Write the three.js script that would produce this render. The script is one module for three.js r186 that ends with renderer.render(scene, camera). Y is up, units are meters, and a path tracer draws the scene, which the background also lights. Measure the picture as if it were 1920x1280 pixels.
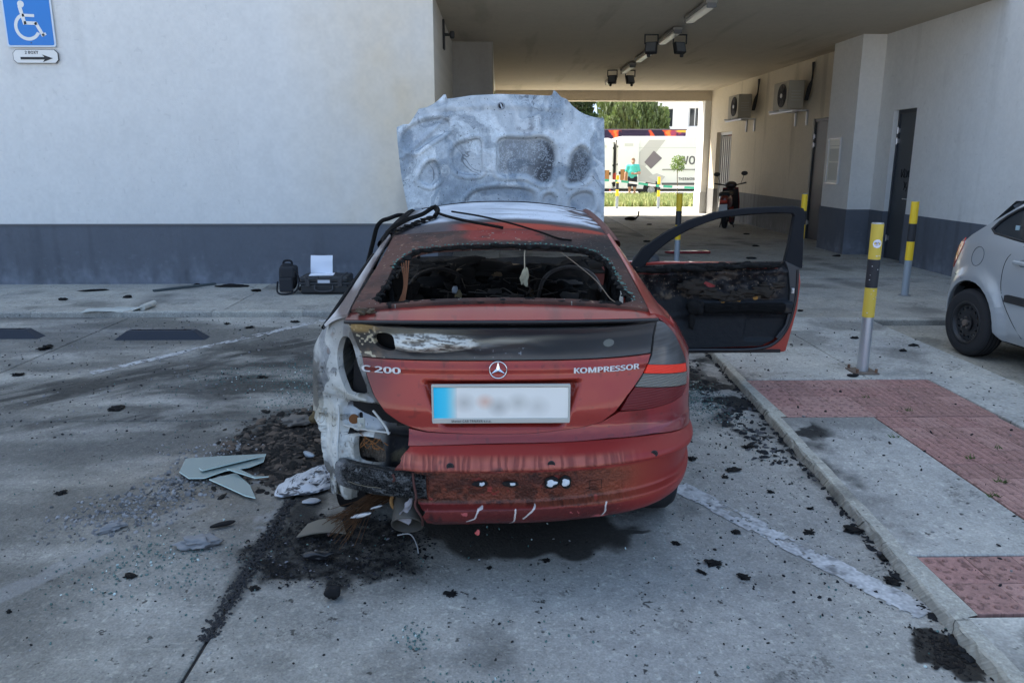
import * as THREE from 'three';
import { mergeGeometries, mergeVertices } from 'three/addons/utils/BufferGeometryUtils.js';
import { RoundedBoxGeometry } from 'three/addons/geometries/RoundedBoxGeometry.js';
import { TessellateModifier } from 'three/addons/modifiers/TessellateModifier.js';
import { TextGeometry } from 'three/addons/geometries/TextGeometry.js';
import { FontLoader } from 'three/addons/loaders/FontLoader.js';
import { MarchingCubes } from 'three/addons/objects/MarchingCubes.js';

// ---------------------------------------------------------------- camera, sky, sun, exposure
const scene = new THREE.Scene();
const camera = new THREE.PerspectiveCamera(47.62, 1024 / 682, 0.05, 600);
camera.position.set(0, 1.7, 0);
camera.rotation.order = 'YXZ';
camera.rotation.set(THREE.MathUtils.degToRad(-13.2), THREE.MathUtils.degToRad(-0.95), 0);
const renderer = new THREE.WebGLRenderer({ antialias: true });
renderer.setSize(1024, 682);
renderer.toneMapping = THREE.LinearToneMapping;
renderer.toneMappingExposure = 3.3;
renderer.shadowMap.enabled = true;
const SUN = new THREE.Vector3(-0.5, 0.8, -0.36).normalize();
{
  const w = 256, h = 128, d = new Float32Array(w * h * 4);
  for (let j = 0; j < h; j++) for (let i = 0; i < w; i++) {
    const el = ((j + .5) / h - .5) * Math.PI, az = ((i + .5) / w - .5) * 2 * Math.PI;
    const v = new THREE.Vector3(Math.cos(el) * Math.cos(az), Math.sin(el), Math.cos(el) * Math.sin(az));
    const s = Math.max(0, Math.sin(el)), c = Math.max(0, v.dot(SUN));
    const hz = Math.pow(1 - s, 3);
    const glow = Math.pow(c, 8) * .5 + Math.pow(c, 40) * 1.2;
    const k = 1.0;
    const o = (j * w + i) * 4;
    if (el > 0) {
      d[o] = k * (.14 + .20 * hz + glow); d[o + 1] = k * (.228 + .205 * hz + glow * .95); d[o + 2] = k * (.385 + .19 * hz + glow * .85);
    } else { d[o] = .16; d[o + 1] = .16; d[o + 2] = .16; }
    d[o + 3] = 1;
  }
  const t = new THREE.DataTexture(d, w, h, THREE.RGBAFormat, THREE.FloatType);
  t.mapping = THREE.EquirectangularReflectionMapping; t.magFilter = THREE.LinearFilter; t.minFilter = THREE.LinearFilter; t.needsUpdate = true;
  scene.background = t; scene.environment = t;
}
const sun = new THREE.DirectionalLight(new THREE.Color().setRGB(1, .93, .82), 5.0);
sun.position.copy(SUN).multiplyScalar(120).add(new THREE.Vector3(5, 0, -30));
sun.target.position.set(5, 0, -30);
sun.castShadow = true; sun.shadow.mapSize.set(4096, 4096);
Object.assign(sun.shadow.camera, { left: -60, right: 60, top: 60, bottom: -60, near: 1, far: 300 });
scene.add(sun, sun.target);

// ---------------------------------------------------------------- helpers
const rng = seed => () => { seed |= 0; seed = seed + 0x6D2B79F5 | 0; let t = Math.imul(seed ^ seed >>> 15, 1 | seed); t = t + Math.imul(t ^ t >>> 7, 61 | t) ^ t; return ((t ^ t >>> 14) >>> 0) / 4294967296; };
const R0 = rng(7);
const PERM = new Uint16Array(1024), VAL = new Float32Array(1024);
{ const r = rng(11); const p = [...Array(512).keys()]; for (let i = 511; i > 0; i--) { const j = r() * (i + 1) | 0; [p[i], p[j]] = [p[j], p[i]]; } for (let i = 0; i < 1024; i++) { PERM[i] = p[i & 511]; VAL[i] = r() * 2 - 1; } for (let i = 512; i < 1024; i++) VAL[i] = VAL[i - 512]; }
function n2(x, y) {
  const xi = Math.floor(x), yi = Math.floor(y), fx = x - xi, fy = y - yi;
  const u = fx * fx * (3 - 2 * fx), v = fy * fy * (3 - 2 * fy);
  const a = PERM[xi & 511], b = PERM[(xi + 1) & 511], y0 = yi & 511, y1 = (yi + 1) & 511;
  const p = VAL[PERM[a + y0]], q = VAL[PERM[b + y0]], r = VAL[PERM[a + y1]], s = VAL[PERM[b + y1]];
  return p + (q - p) * u + (r - p + (p - q - r + s) * u) * v;
}
function n3(x, y, z) { const zi = Math.floor(z), f = z - zi, t = f * f * (3 - 2 * f); const a = n2(x + zi * 37.7, y + zi * 17.3), b = n2(x + (zi + 1) * 37.7, y + (zi + 1) * 17.3); return a + (b - a) * t; }
const fbm = (x, y, o = 4) => { let s = 0, a = .5; for (let i = 0; i < o; i++) { s += a * n2(x, y); x = x * 2.03 + 13.1; y = y * 2.03 + 7.7; a *= .5; } return s; };
const fbm3 = (x, y, z, o = 3) => { let s = 0, a = .5; for (let i = 0; i < o; i++) { s += a * n3(x, y, z); x = x * 2.03 + 3.1; y = y * 2.03 + 7.7; z = z * 2.03 + 1.7; a *= .5; } return s; };
const clamp = (x, a = 0, b = 1) => x < a ? a : x > b ? b : x;
const ss = (a, b, x) => { const t = clamp((x - a) / (b - a)); return t * t * (3 - 2 * t); };
const lerp = (a, b, t) => a + (b - a) * t;
const mix3 = (a, b, t) => [lerp(a[0], b[0], t), lerp(a[1], b[1], t), lerp(a[2], b[2], t)];
const toS = x => { x = clamp(x); return x <= .0031308 ? x * 12.92 : 1.055 * Math.pow(x, 1 / 2.4) - .055; };
const LUT = new Uint8Array(4097); for (let i = 0; i <= 4096; i++) LUT[i] = Math.round(toS(i / 4096) * 255);
function texPair(w, h, fn, repeat = true) {          // fn(u, v) -> [r, g, b, height]; linear values
  const c = new Uint8Array(w * h * 4), b = new Uint8Array(w * h * 4);
  for (let j = 0; j < h; j++) for (let i = 0; i < w; i++) {
    const q = fn((i + .5) / w, (j + .5) / h), o = (j * w + i) * 4;
    c[o] = LUT[clamp(q[0]) * 4096 | 0]; c[o + 1] = LUT[clamp(q[1]) * 4096 | 0]; c[o + 2] = LUT[clamp(q[2]) * 4096 | 0]; c[o + 3] = 255;
    const g = clamp(q[3] ?? .5) * 255; b[o] = b[o + 1] = b[o + 2] = g; b[o + 3] = 255;
  }
  const mk = (d, s) => { const t = new THREE.DataTexture(d, w, h); t.wrapS = t.wrapT = repeat ? THREE.RepeatWrapping : THREE.ClampToEdgeWrapping; t.magFilter = THREE.LinearFilter; t.minFilter = THREE.LinearMipmapLinearFilter; t.generateMipmaps = true; if (s) t.colorSpace = THREE.SRGBColorSpace; t.needsUpdate = true; return t; };
  return [mk(c, true), mk(b, false)];
}
const rep = (t, su, sv = su) => { const c = t.clone(); c.repeat.set(su, sv); c.needsUpdate = true; return c; };
const col = (r, g, b) => new THREE.Color().setRGB(r, g, b);
const mat = (r, g, b, rough = .8, extra = {}) => new THREE.MeshPhysicalMaterial({ color: col(r, g, b), roughness: rough, specularIntensity: rough >= .7 ? .3 : 1, ...extra });
const matte = o => new THREE.MeshPhysicalMaterial({ specularIntensity: .3, ...o });
const pmat = (r, g, b, rough = .4, extra = {}) => new THREE.MeshPhysicalMaterial({ color: col(r, g, b), roughness: rough, ...extra });
const used = {};
function numbered(n) { if (!(n in used)) { used[n] = 0; return n; } used[n]++; return n + '_' + String(used[n]).padStart(3, '0'); }
function thing(name, label, category, pos = [0, 0, 0], group) {
  const o = new THREE.Group(); o.name = numbered(name); o.position.set(...pos); o.userData = { label, category }; if (group) o.userData.group = group; scene.add(o); return o;
}
function struct(name) { const o = new THREE.Group(); o.name = numbered(name); o.userData = { kind: 'structure' }; scene.add(o); return o; }
function part(name, geo, m, parent, extra) {
  const g = Array.isArray(geo) ? (geo.length > 1 ? mergeGeometries(geo.map(clean)) : geo[0]) : geo;
  const o = new THREE.Mesh(g, m); o.name = name; o.castShadow = o.receiveShadow = true; if (extra) Object.assign(o.userData, extra);
  parent.add(o); return o;
}
function solo(name, geo, m, label, category, group, pos) {
  const o = part(numbered(name), geo, m, scene); o.userData = { label, category }; if (group) o.userData.group = group; if (pos) o.position.set(...pos); return o;
}
function clean(g) {
  g = g.index ? g.toNonIndexed() : g;
  for (const k of Object.keys(g.attributes)) if (!['position', 'normal', 'uv', 'color'].includes(k)) g.deleteAttribute(k);
  if (!g.attributes.normal) g.computeVertexNormals();
  if (!g.attributes.uv) g.setAttribute('uv', new THREE.BufferAttribute(new Float32Array(g.attributes.position.count * 2), 2));
  return g;
}
function mUV(g, s = 1) {                              // uv in metres from position and normal
  g = clean(g); const p = g.attributes.position, n = g.attributes.normal, u = g.attributes.uv;
  for (let i = 0; i < p.count; i++) {
    const ax = Math.abs(n.getX(i)), ay = Math.abs(n.getY(i)), az = Math.abs(n.getZ(i));
    if (ay >= ax && ay >= az) u.setXY(i, p.getX(i) * s, -p.getZ(i) * s);
    else if (ax >= az) u.setXY(i, -p.getZ(i) * s, p.getY(i) * s); else u.setXY(i, p.getX(i) * s, p.getY(i) * s);
  }
  return g;
}
// box from world limits; Z counts metres away from the camera
const box = (x0, x1, y0, y1, Z0, Z1) => mUV(new THREE.BoxGeometry(x1 - x0, y1 - y0, Z1 - Z0).translate((x0 + x1) / 2, (y0 + y1) / 2, -(Z0 + Z1) / 2));
const rbox = (w, h, d, r = .01, seg = 2) => clean(new RoundedBoxGeometry(w, h, d, seg, r));
const V = (x, y, Z) => new THREE.Vector3(x, y, -Z);
function tube(pts, r, n = 8, radial = 6, closed = false) {
  const c = new THREE.CatmullRomCurve3(pts.map(p => p.isVector3 ? p : V(...p)), closed, 'centripetal');
  return clean(new THREE.TubeGeometry(c, Math.max(2, n * (pts.length - 1)), r, radial, closed));
}
function rodGeo(a, b, r0, r1 = r0, seg = 8) {
  a = a.isVector3 ? a : V(...a); b = b.isVector3 ? b : V(...b);
  const d = b.clone().sub(a), g = new THREE.CylinderGeometry(r1, r0, d.length(), seg);
  g.applyQuaternion(new THREE.Quaternion().setFromUnitVectors(new THREE.Vector3(0, 1, 0), d.clone().normalize()));
  g.translate(...a.clone().add(b).multiplyScalar(.5).toArray()); return clean(g);
}
function lump(w, h, d, seed, amp = .3, detail = 3, freq = 2.5) {
  let g = new THREE.IcosahedronGeometry(.5, detail); g.deleteAttribute('uv'); g.deleteAttribute('normal'); g = mergeVertices(g, 1e-4);
  const p = g.attributes.position;
  for (let i = 0; i < p.count; i++) {
    const x = p.getX(i), y = p.getY(i), z = p.getZ(i), k = 1 + amp * 2 * fbm3(x * freq + seed * 9.1, y * freq + 5, z * freq + seed * 3.3, 3);
    p.setXYZ(i, x * k * w, y * k * h, z * k * d);
  }
  g.computeVertexNormals(); return clean(g);
}
function chunk(w, h, d, seed) {                      // an angular broken piece
  const r = rng(seed * 77 + 5); let g = new THREE.IcosahedronGeometry(.5, 1); g.deleteAttribute('uv'); g.deleteAttribute('normal'); g = mergeVertices(g, 1e-4);
  const p = g.attributes.position; for (let i = 0; i < p.count; i++) { const k = .7 + .55 * r(); p.setXYZ(i, p.getX(i) * k * w, p.getY(i) * k * h, p.getZ(i) * k * d); }
  g = g.toNonIndexed(); g.computeVertexNormals(); return clean(g);
}
function slabGeo(x0, x1, Z0, Z1, top, thick = .12, ch = .006) {   // chamfered slab, uv 0..1 across x and Z
  const P = [], q = (a, b, c, d) => P.push(a, b, c, a, c, d);
  const T = [[x0 + ch, top, Z0 + ch], [x1 - ch, top, Z0 + ch], [x1 - ch, top, Z1 - ch], [x0 + ch, top, Z1 - ch]];
  const E = [[x0, top - ch, Z0], [x1, top - ch, Z0], [x1, top - ch, Z1], [x0, top - ch, Z1]], B = E.map(p => [p[0], top - thick, p[2]]);
  q(...T); for (let i = 0; i < 4; i++) { const j = (i + 1) % 4; q(E[i], E[j], T[j], T[i]); q(B[i], B[j], E[j], E[i]); }
  const g = new THREE.BufferGeometry(), pos = new Float32Array(P.length * 3), uv = new Float32Array(P.length * 2);
  P.forEach((p, i) => { pos.set([p[0], p[1], -p[2]], i * 3); uv.set([(p[0] - x0) / (x1 - x0), (p[2] - Z0) / (Z1 - Z0)], i * 2); });
  g.setAttribute('position', new THREE.BufferAttribute(pos, 3)); g.setAttribute('uv', new THREE.BufferAttribute(uv, 2)); g.computeVertexNormals(); return g;
}
function worldUV(g, x0, x1, Z0, Z1) { const p = g.attributes.position, u = g.attributes.uv; for (let i = 0; i < p.count; i++) u.setXY(i, (p.getX(i) - x0) / (x1 - x0), (-p.getZ(i) - Z0) / (Z1 - Z0)); return g; }
// hermite curve through points [x, y]
function curve(pts) {
  const n = pts.length;
  return x => {
    if (x <= pts[0][0]) return pts[0][1]; if (x >= pts[n - 1][0]) return pts[n - 1][1];
    let i = 0; while (x > pts[i + 1][0]) i++;
    const h = pts[i + 1][0] - pts[i][0], t = (x - pts[i][0]) / h;
    const m = k => { const a = pts[Math.max(k - 1, 0)], b = pts[Math.min(k + 1, n - 1)]; return (b[1] - a[1]) / (b[0] - a[0]); };
    return (2 * t ** 3 - 3 * t * t + 1) * pts[i][1] + (t ** 3 - 2 * t * t + t) * h * m(i) + (-2 * t ** 3 + 3 * t * t) * pts[i + 1][1] + (t ** 3 - t * t) * h * m(i + 1);
  };
}
const lin = pts => x => { const n = pts.length; if (x <= pts[0][0]) return pts[0][1]; if (x >= pts[n - 1][0]) return pts[n - 1][1]; let i = 0; while (x > pts[i + 1][0]) i++; return lerp(pts[i][1], pts[i + 1][1], (x - pts[i][0]) / (pts[i + 1][0] - pts[i][0])); };
function smoothPoly(pts, n = 6) {                     // closed spline through 2-D points
  const c = new THREE.CatmullRomCurve3(pts.map(p => new THREE.Vector3(p[0], p[1], 0)), true, 'centripetal');
  return c.getPoints(pts.length * n).slice(0, -1).map(p => [p.x, p.y]);
}
const circ = (x, y, rx, ry = rx, n = 20) => [...Array(n)].map((_, i) => [x + rx * Math.cos(i / n * 6.2832), y + ry * Math.sin(i / n * 6.2832)]);
function ringDense(pts, max) { const o = []; for (let i = 0; i < pts.length; i++) { const a = pts[i], b = pts[(i + 1) % pts.length], n = Math.max(1, Math.ceil(Math.hypot(a[0] - b[0], a[1] - b[1]) / max)); for (let k = 0; k < n; k++) o.push([lerp(a[0], b[0], k / n), lerp(a[1], b[1], k / n)]); } return o; }
// sheet-metal patch: outline and holes in two parameters, mapped into space by map(a, b, inset) -> Vector3
function patch(outline, holes, map, { max = .03, flange = .018, uv = (p => [p.x, p.y]), iter = 9, back = 0 } = {}) {
  const sh = new THREE.Shape(ringDense(outline, max).map(p => new THREE.Vector2(...p)));
  for (const h of holes) sh.holes.push(new THREE.Path(ringDense(h, max).map(p => new THREE.Vector2(...p))));
  let g = new THREE.ShapeGeometry(sh); g = g.toNonIndexed(); g.deleteAttribute('uv'); g.deleteAttribute('normal');
  g = new TessellateModifier(max, iter).modify(g); g = mergeVertices(g, 1e-6);
  const p = g.attributes.position;
  for (let i = 0; i < p.count; i++) { const v = map(p.getX(i), p.getY(i), 0); p.setXYZ(i, v.x, v.y, v.z); }
  g.computeVertexNormals();
  const out = [g.toNonIndexed()];
  if (flange) for (const ring of [outline, ...holes]) {
    const r = ringDense(ring, max), P = [];
    for (let i = 0; i < r.length; i++) { const a = r[i], b = r[(i + 1) % r.length]; const A = map(a[0], a[1], 0), B = map(b[0], b[1], 0), C = map(b[0], b[1], flange), D = map(a[0], a[1], flange); P.push(A, B, C, A, C, D); }
    const f = new THREE.BufferGeometry().setFromPoints(P); f.computeVertexNormals(); out.push(f);
  }
  const m = mergeGeometries(out.map(x => { x.deleteAttribute('uv'); return x; }));
  const q = m.attributes.position, u = new Float32Array(q.count * 2), t = new THREE.Vector3();
  for (let i = 0; i < q.count; i++) { t.fromBufferAttribute(q, i); const w = uv(t); u[i * 2] = w[0]; u[i * 2 + 1] = w[1]; }
  m.setAttribute('uv', new THREE.BufferAttribute(u, 2)); return m;
}
// grid surface f(a, b) -> Vector3 with uv
function grid(na, nb, f, uv) {
  const pos = [], u = [], idx = [];
  for (let j = 0; j <= nb; j++) for (let i = 0; i <= na; i++) { const v = f(i / na, j / nb); pos.push(v.x, v.y, v.z); const w = uv ? uv(v, i / na, j / nb) : [i / na, j / nb]; u.push(w[0], w[1]); }
  for (let j = 0; j < nb; j++) for (let i = 0; i < na; i++) { const a = j * (na + 1) + i, b = a + 1, c = a + na + 1, d = c + 1; idx.push(a, b, d, a, d, c); }
  const g = new THREE.BufferGeometry(); g.setAttribute('position', new THREE.Float32BufferAttribute(pos, 3)); g.setAttribute('uv', new THREE.Float32BufferAttribute(u, 2)); g.setIndex(idx); g.computeVertexNormals(); return clean(g);
}
function thickGrid(na, nb, f, uv, t) {                // closed sheet: f and f moved by vector t, edges joined
  const back = (a, b) => f(a, b).add(t), G = [grid(na, nb, f, uv), grid(na, nb, back, uv)];
  const edge = (k, n) => grid(n, 1, (a, b) => { const [x, y] = k(a); return b ? back(x, y) : f(x, y); }, uv);
  G.push(edge(a => [a, 0], na), edge(a => [a, 1], na), edge(a => [0, a], nb), edge(a => [1, a], nb)); return mergeGeometries(G);
}
function clipPoly(poly, nx, ny, c) {                  // keep nx*x + ny*y <= c
  const o = []; for (let i = 0; i < poly.length; i++) { const a = poly[i], b = poly[(i + 1) % poly.length], da = nx * a[0] + ny * a[1] - c, db = nx * b[0] + ny * b[1] - c; if (da <= 0) o.push(a); if (da * db < 0) { const t = da / (da - db); o.push([lerp(a[0], b[0], t), lerp(a[1], b[1], t)]); } } return o;
}
function extr(pts, depth, bevel = 0, holes = []) {
  const s = new THREE.Shape(pts.map(p => new THREE.Vector2(...p))); for (const h of holes) s.holes.push(new THREE.Path(h.map(p => new THREE.Vector2(...p))));
  return clean(new THREE.ExtrudeGeometry(s, { depth, bevelEnabled: bevel > 0, bevelSize: bevel, bevelThickness: bevel, bevelSegments: 2, curveSegments: 10 }));
}
const segD = (x, y, a, b) => { const dx = b[0] - a[0], dy = b[1] - a[1], t = clamp(((x - a[0]) * dx + (y - a[1]) * dy) / (dx * dx + dy * dy)); return Math.hypot(x - a[0] - t * dx, y - a[1] - t * dy); };
const polyD = (x, y, P) => { let m = 1e9; for (let i = 0; i < P.length - 1; i++) m = Math.min(m, segD(x, y, P[i], P[i + 1])); return m; };
const inPoly = (x, y, P) => { let c = false; for (let i = 0, j = P.length - 1; i < P.length; j = i++) { const a = P[i], b = P[j]; if ((a[1] > y) !== (b[1] > y) && x < (b[0] - a[0]) * (y - a[1]) / (b[1] - a[1]) + a[0]) c = !c; } return c; };
const canvasTex = (w, h, draw) => { const c = document.createElement('canvas'); c.width = w; c.height = h; draw(c.getContext('2d'), w, h); const t = new THREE.CanvasTexture(c); t.colorSpace = THREE.SRGBColorSpace; return t; };
const font = await new FontLoader().loadAsync('fonts/droid/droid_sans_bold.typeface.json');
const fontR = await new FontLoader().loadAsync('fonts/droid/droid_sans_regular.typeface.json');

// ---------------------------------------------------------------- ground
// concrete with its soot, oil, tyre dust and wear, as a function of the place (x, Z)
const ell = (x, Z, cx, cz, rx, rz) => Math.hypot((x - cx) / rx, (Z - cz) / rz);
const pSoot1 = [[-5.2, 5.0], [-3.9, 5.35], [-3.0, 5.9], [-2.2, 6.8], [-1.5, 7.7]], pSoot2 = [[-5, 4.75], [-3.4, 4.9], [-2.2, 5.0], [-1.2, 4.9]];
function concrete(x, Z) {
  const w1 = fbm(x * .9 + 3, Z * .9, 4), w2 = fbm(x * 5 + 20, Z * 5, 3), w3 = fbm(x * 28, Z * 28 + 9, 3), g = n2(x * 190, Z * 190) * .5 + n2(x * 95 + 7, Z * 95) * .5;
  const gg = n2(x * 310 + 5, Z * 310) * .6 + n2(x * 150 + 9, Z * 150) * .4;
  let k = (.318 + .08 * w1 + .05 * w2 + .05 * w3) * (1 + .28 * gg + .14 * g), h = .5 + .25 * g + .15 * gg + .15 * w3;
  const warm = .5 + w1 * 1.1;
  let r = k * (1.02 + .03 * warm), G = k * (1.0 + .006 * warm), b = k * (.94 - .045 * warm);
  // pale worn aggregate
  if (n2(x * 70 + 50, Z * 70) > .62) { r *= 1.25; G *= 1.25; b *= 1.22; }
  // brownish rust/dust by the left rear corner
  const br = ss(1.2, .2, ell(x, Z, -1.5, 3.9, .9, .7)) * (.4 + .6 * ss(-.2, .4, w2 + .3)) * .5;
  r *= 1 - .18 * br; G *= 1 - .3 * br; b *= 1 - .42 * br;
  let s = 0;
  const wx = x + .22 * fbm(x * 3.1, Z * 3.1 + 40, 4), wz = Z + .22 * fbm(x * 3.1 + 60, Z * 3.1, 4), leftFar = x < -.5 && Z > 3.9, rear = x > -2.3 && x < .9 && Z < 5.9, right = x > .2;
  if (leftFar) {
  const streak = .62 + .9 * fbm((x * .65 + Z * .76) * 2.2, (x * .76 - Z * .65) * 11, 4);
  s = Math.max(s, .84 * ss(.75, .05, polyD(wx, wz, pSoot1)) * clamp(streak + .25));
  s = Math.max(s, .72 * ss(.42, .02, polyD(wx, wz, pSoot2)) * clamp(streak + .2));
  s = Math.max(s, .8 * ss(1.5, .5, ell(wx, wz, -1.9, 6.2, 1.35, 1.5)) * clamp(.72 + 1.3 * fbm(x * 2.4, Z * 5, 4)));
  s = Math.max(s, .5 * ss(1.5, .3, ell(wx, wz, -4.6, 4.4, 1.5, .9)) * clamp(.5 + 1.3 * fbm(x * 1.3, Z * 2.4, 4)));
  }
  if (rear) {
  const e1 = ell(x + .16 * fbm(x * 6, Z * 6, 4), Z + .16 * fbm(x * 6 + 9, Z * 6, 4), -.72, 3.18, .44, .36);
  s = Math.max(s, .985 * ss(1.12, .72, e1) * clamp(.95 + .25 * w3 + .2 * w2));
  s = Math.max(s, .8 * ss(1.85, .7, e1) * clamp(.55 + .9 * w2));
  s = Math.max(s, .97 * ss(1.35, .75, ell(wx, wz, -1.25, 4.55, .5, .66)) * clamp(.95 + .4 * w3));
  s = Math.max(s, .6 * ss(1.6, .6, ell(wx, wz, -1.2, 4.0, .55, .9)) * clamp(.7 + .6 * w2));
  s = Math.max(s, .9 * ss(.24, .04, polyD(wx, wz, [[-.75, 3.3], [-.95, 3.6], [-1.0, 4.1]])));
  s = Math.max(s, .6 * ss(1.3, .5, ell(wx, wz, -1.35, 3.75, .5, .3)) * clamp(.5 + w2));
  }
  // joint packed with crumbs
  s = Math.max(s, .8 * ss(.1 + .05 * w2, .015, Math.abs(x + 1.07 - .0)) * ss(2.2, 3.0, Z) * ss(4.3, 3.4, Z));
  if (right) {
  const e3 = polyD(wx, wz, [[1.75, 7.2], [1.5, 6.2], [1.68, 5.3], [1.73, 4.6]]);
  s = Math.max(s, .93 * ss(.4, .1, e3) * ss(.02, .3, .2 + fbm(x * 6, Z * 6 + 3, 4)));
  s = Math.max(s, .75 * ss(.16, .03, Math.abs(x - 1.8)) * ss(2.3, 3.8, Z) * clamp(.35 + 1.4 * fbm(x * 7, Z * 7, 3)) * ss(8.5, 7, Z));
  s = Math.max(s, .55 * ss(1.1, .4, ell(wx, wz, 1.25, 5.5, .6, 2.0)) * clamp(.3 + 1.3 * w2));
  }
  // beneath the car
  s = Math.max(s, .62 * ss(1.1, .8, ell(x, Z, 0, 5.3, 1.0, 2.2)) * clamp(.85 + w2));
  // general dirt patches in the foreground
  s = Math.max(s, .42 * ss(.02, .42, fbm(x * 1.7 + 30, Z * 1.7, 5)));
  s = Math.max(s, .58 * ss(-.4, .3, fbm(x * .8 + 5, Z * 2.2 + 8, 4)) * ss(.3, -1.8, x));
  // spatter
  const sp = n2(x * 30 + 3, Z * 30 + 3) + .6 * n2(x * 75, Z * 75) + .4 * n2(x * 180, Z * 180), dn = .5 + .5 * fbm(x * 1.1 + 9, Z * 1.1 + 2, 3) * 2;
  s = Math.max(s, .8 * ss(1.28, 1.5, sp + .3 * dn));
  const sp2 = n2(x * 13 + 13, Z * 13 + 31) + .5 * n2(x * 40, Z * 40) + .25 * n2(x * 110, Z * 110);
  s = Math.max(s, .8 * ss(1.3, 1.5, sp2 + .16 * dn));
  s = Math.max(s, .5 * ss(.2, .5, fbm(x * 4.3 + 70, Z * 4.3, 5)) * ss(-.1, .4, g + w3));
  const k2 = 1 - s; const so = .006 + .006 * (w3 + g * .5);
  r = r * k2 + so * s; G = G * k2 + so * 1.02 * s; b = b * k2 + so * 1.08 * s; h += s * .3 * (w3 + g);
  // oil drips, dark brown and wet
  if (right || rear) {
  let o = .88 * ss(1.1, .85, ell(wx, wz + .1 * n2(x * 9, 3), .12, 3.36, .5, .24));
  o = Math.max(o, .85 * ss(1.1, .7, ell(wx, wz, .56, 3.39, .09, .05)));
  const eb = ell(x + .1 * fbm(x * 12, Z * 12, 4), Z + .12 * fbm(x * 12 + 5, Z * 12, 4), 1.6, 2.4, .13, .17);
  o = Math.max(o, .95 * ss(1.1, .8, eb));
  o = Math.max(o, .6 * ss(1.1, .4, ell(wx, wz, 2.1, 2.42, .22, .14)));
  const oc = [.022, .019, .016]; r = lerp(r, oc[0], o); G = lerp(G, oc[1], o); b = lerp(b, oc[2], o);
  }
  if (x < -1 && Z < 4.6) { const d = polyD(x, Z, [[-2.3, 2.3], [-1.1, 4.4]]), wv = .32 * ss(.07, .045, d) * ss(-.25, .25, fbm(x * 7, Z * 7, 4)); r = lerp(r, .34, wv); G = lerp(G, .34, wv); b = lerp(b, .34, wv); }
  // pale ash smears
  const a = .55 * ss(1.1, .2, ell(wx, wz, -1.27, 3.95, .2, .12)) * ss(-.1, .3, w3 + w2 * .4) + .35 * ss(1.0, .2, ell(wx, wz, -1.15, 3.5, .08, .25)) * ss(-.1, .3, w3);
  r = lerp(r, .33, a); G = lerp(G, .34, a); b = lerp(b, .36, a);
  return [r, G, b, h];
}
const flatMat = (x0, x1, Z0, Z1, ppm, fn = concrete, extra = {}) => {
  const w = Math.min(2048, Math.round((x1 - x0) * ppm)), h = Math.min(2048, Math.round((Z1 - Z0) * ppm));
  const [map, bump] = texPair(w, h, (u, v) => fn(lerp(x0, x1, u), lerp(Z0, Z1, v)), false);
  return matte({ map, bumpMap: bump, bumpScale: .004, roughness: .88, ...extra });
};
const ground = struct('ground');
const [farMap, farBump] = texPair(512, 512, (u, v) => { const k = .5 + .1 * fbm(u * 8, v * 8, 4) + .05 * n2(u * 200, v * 200); return [k * 1.03, k, k * .94, .5 + .4 * n2(u * 200, v * 200)]; });
part('ground_sheet', (() => { const g = new THREE.PlaneGeometry(900, 900).rotateX(-Math.PI / 2).translate(0, -.075, 0); return mUV(g, 1 / 6); })(), matte({ map: farMap, roughness: .95 }), ground);
const lot = struct('parking_lot');
const gap = .007, xs = [-10.1, -7.1, -4.1, -1.07, 1.86], zs = [-4, -1.05, 1.95, 4.96, 8.5];
for (let i = 0; i < xs.length - 1; i++) for (let j = 0; j < zs.length - 1; j++) {
  const [x0, x1, Z0, Z1] = [xs[i], xs[i + 1], zs[j], zs[j + 1]], near = i >= 1 && j >= 2;
  const ppm = near ? (j === 2 && i >= 2 ? 360 : j === 2 ? 150 : i >= 2 ? 230 : 130) : 40;
  part('concrete_slab', slabGeo(x0 + gap, x1 - gap, Z0 + gap, Z1 - gap, 0, .07), flatMat(x0, x1, Z0, Z1, ppm), lot);
}
// joints are filled with packed dirt below the slab edges
part('joint_filler', box(-10.2, 1.86, -.066, -.012, -4.1, 8.5), mat(.035, .033, .032, .95), lot);
// painted lines, worn: thin sheets above the slabs with ragged edges
function paintLine(a, b, w, wear, seed) {
  const dx = b[0] - a[0], dz = b[1] - a[1], L = Math.hypot(dx, dz), ux = dx / L, uz = dz / L, P = [], st = .011, nw = Math.round(w / st), nl = Math.round(L / st);
  const at = (i, j) => { const s = i * st + .003 * n2(i * 3.1 + seed, j * 2.7), t = (j - nw / 2) * st + .003 * n2(i * 2.3, j * 3.9 + seed); return [a[0] + ux * s - uz * t, a[1] + uz * s + ux * t]; };
  for (let i = 0; i < nl; i++) for (let j = 0; j < nw; j++) {
    const e = Math.min(j, nw - 1 - j) === 0 ? .22 : 0;
    if (.5 + fbm(i * .09 + seed, j * .17, 4) * 1.2 + .3 * n2(i * .45 + seed, j * .45) + .2 * n2(i * .9, j * .9 + seed) < wear(i / nl) + e) continue;
    const q = [at(i, j), at(i + 1, j), at(i + 1, j + 1), at(i, j + 1)].map(p => V(p[0], .0035, p[1])); P.push(q[0], q[1], q[2], q[0], q[2], q[3]);
  }
  const g = new THREE.BufferGeometry().setFromPoints(P); g.computeVertexNormals(); const nn = g.attributes.normal; for (let i = 0; i < nn.count; i++) nn.setXYZ(i, 0, 1, 0); return mUV(g);
}
const [wpMap, wpBump] = texPair(512, 512, (u, v) => { const k = .44 + .16 * fbm(u * 10, v * 10, 4) + .1 * n2(u * 90, v * 90); const d = ss(.1, .5, fbm(u * 14 + 4, v * 14, 4)) * .5; return [k * (1 - d), k * (1 - d), k * 1.0 * (1 - d), .5 + .3 * n2(u * 90, v * 90)]; });
const linePaint = matte({ map: wpMap, roughness: .85 });
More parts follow.
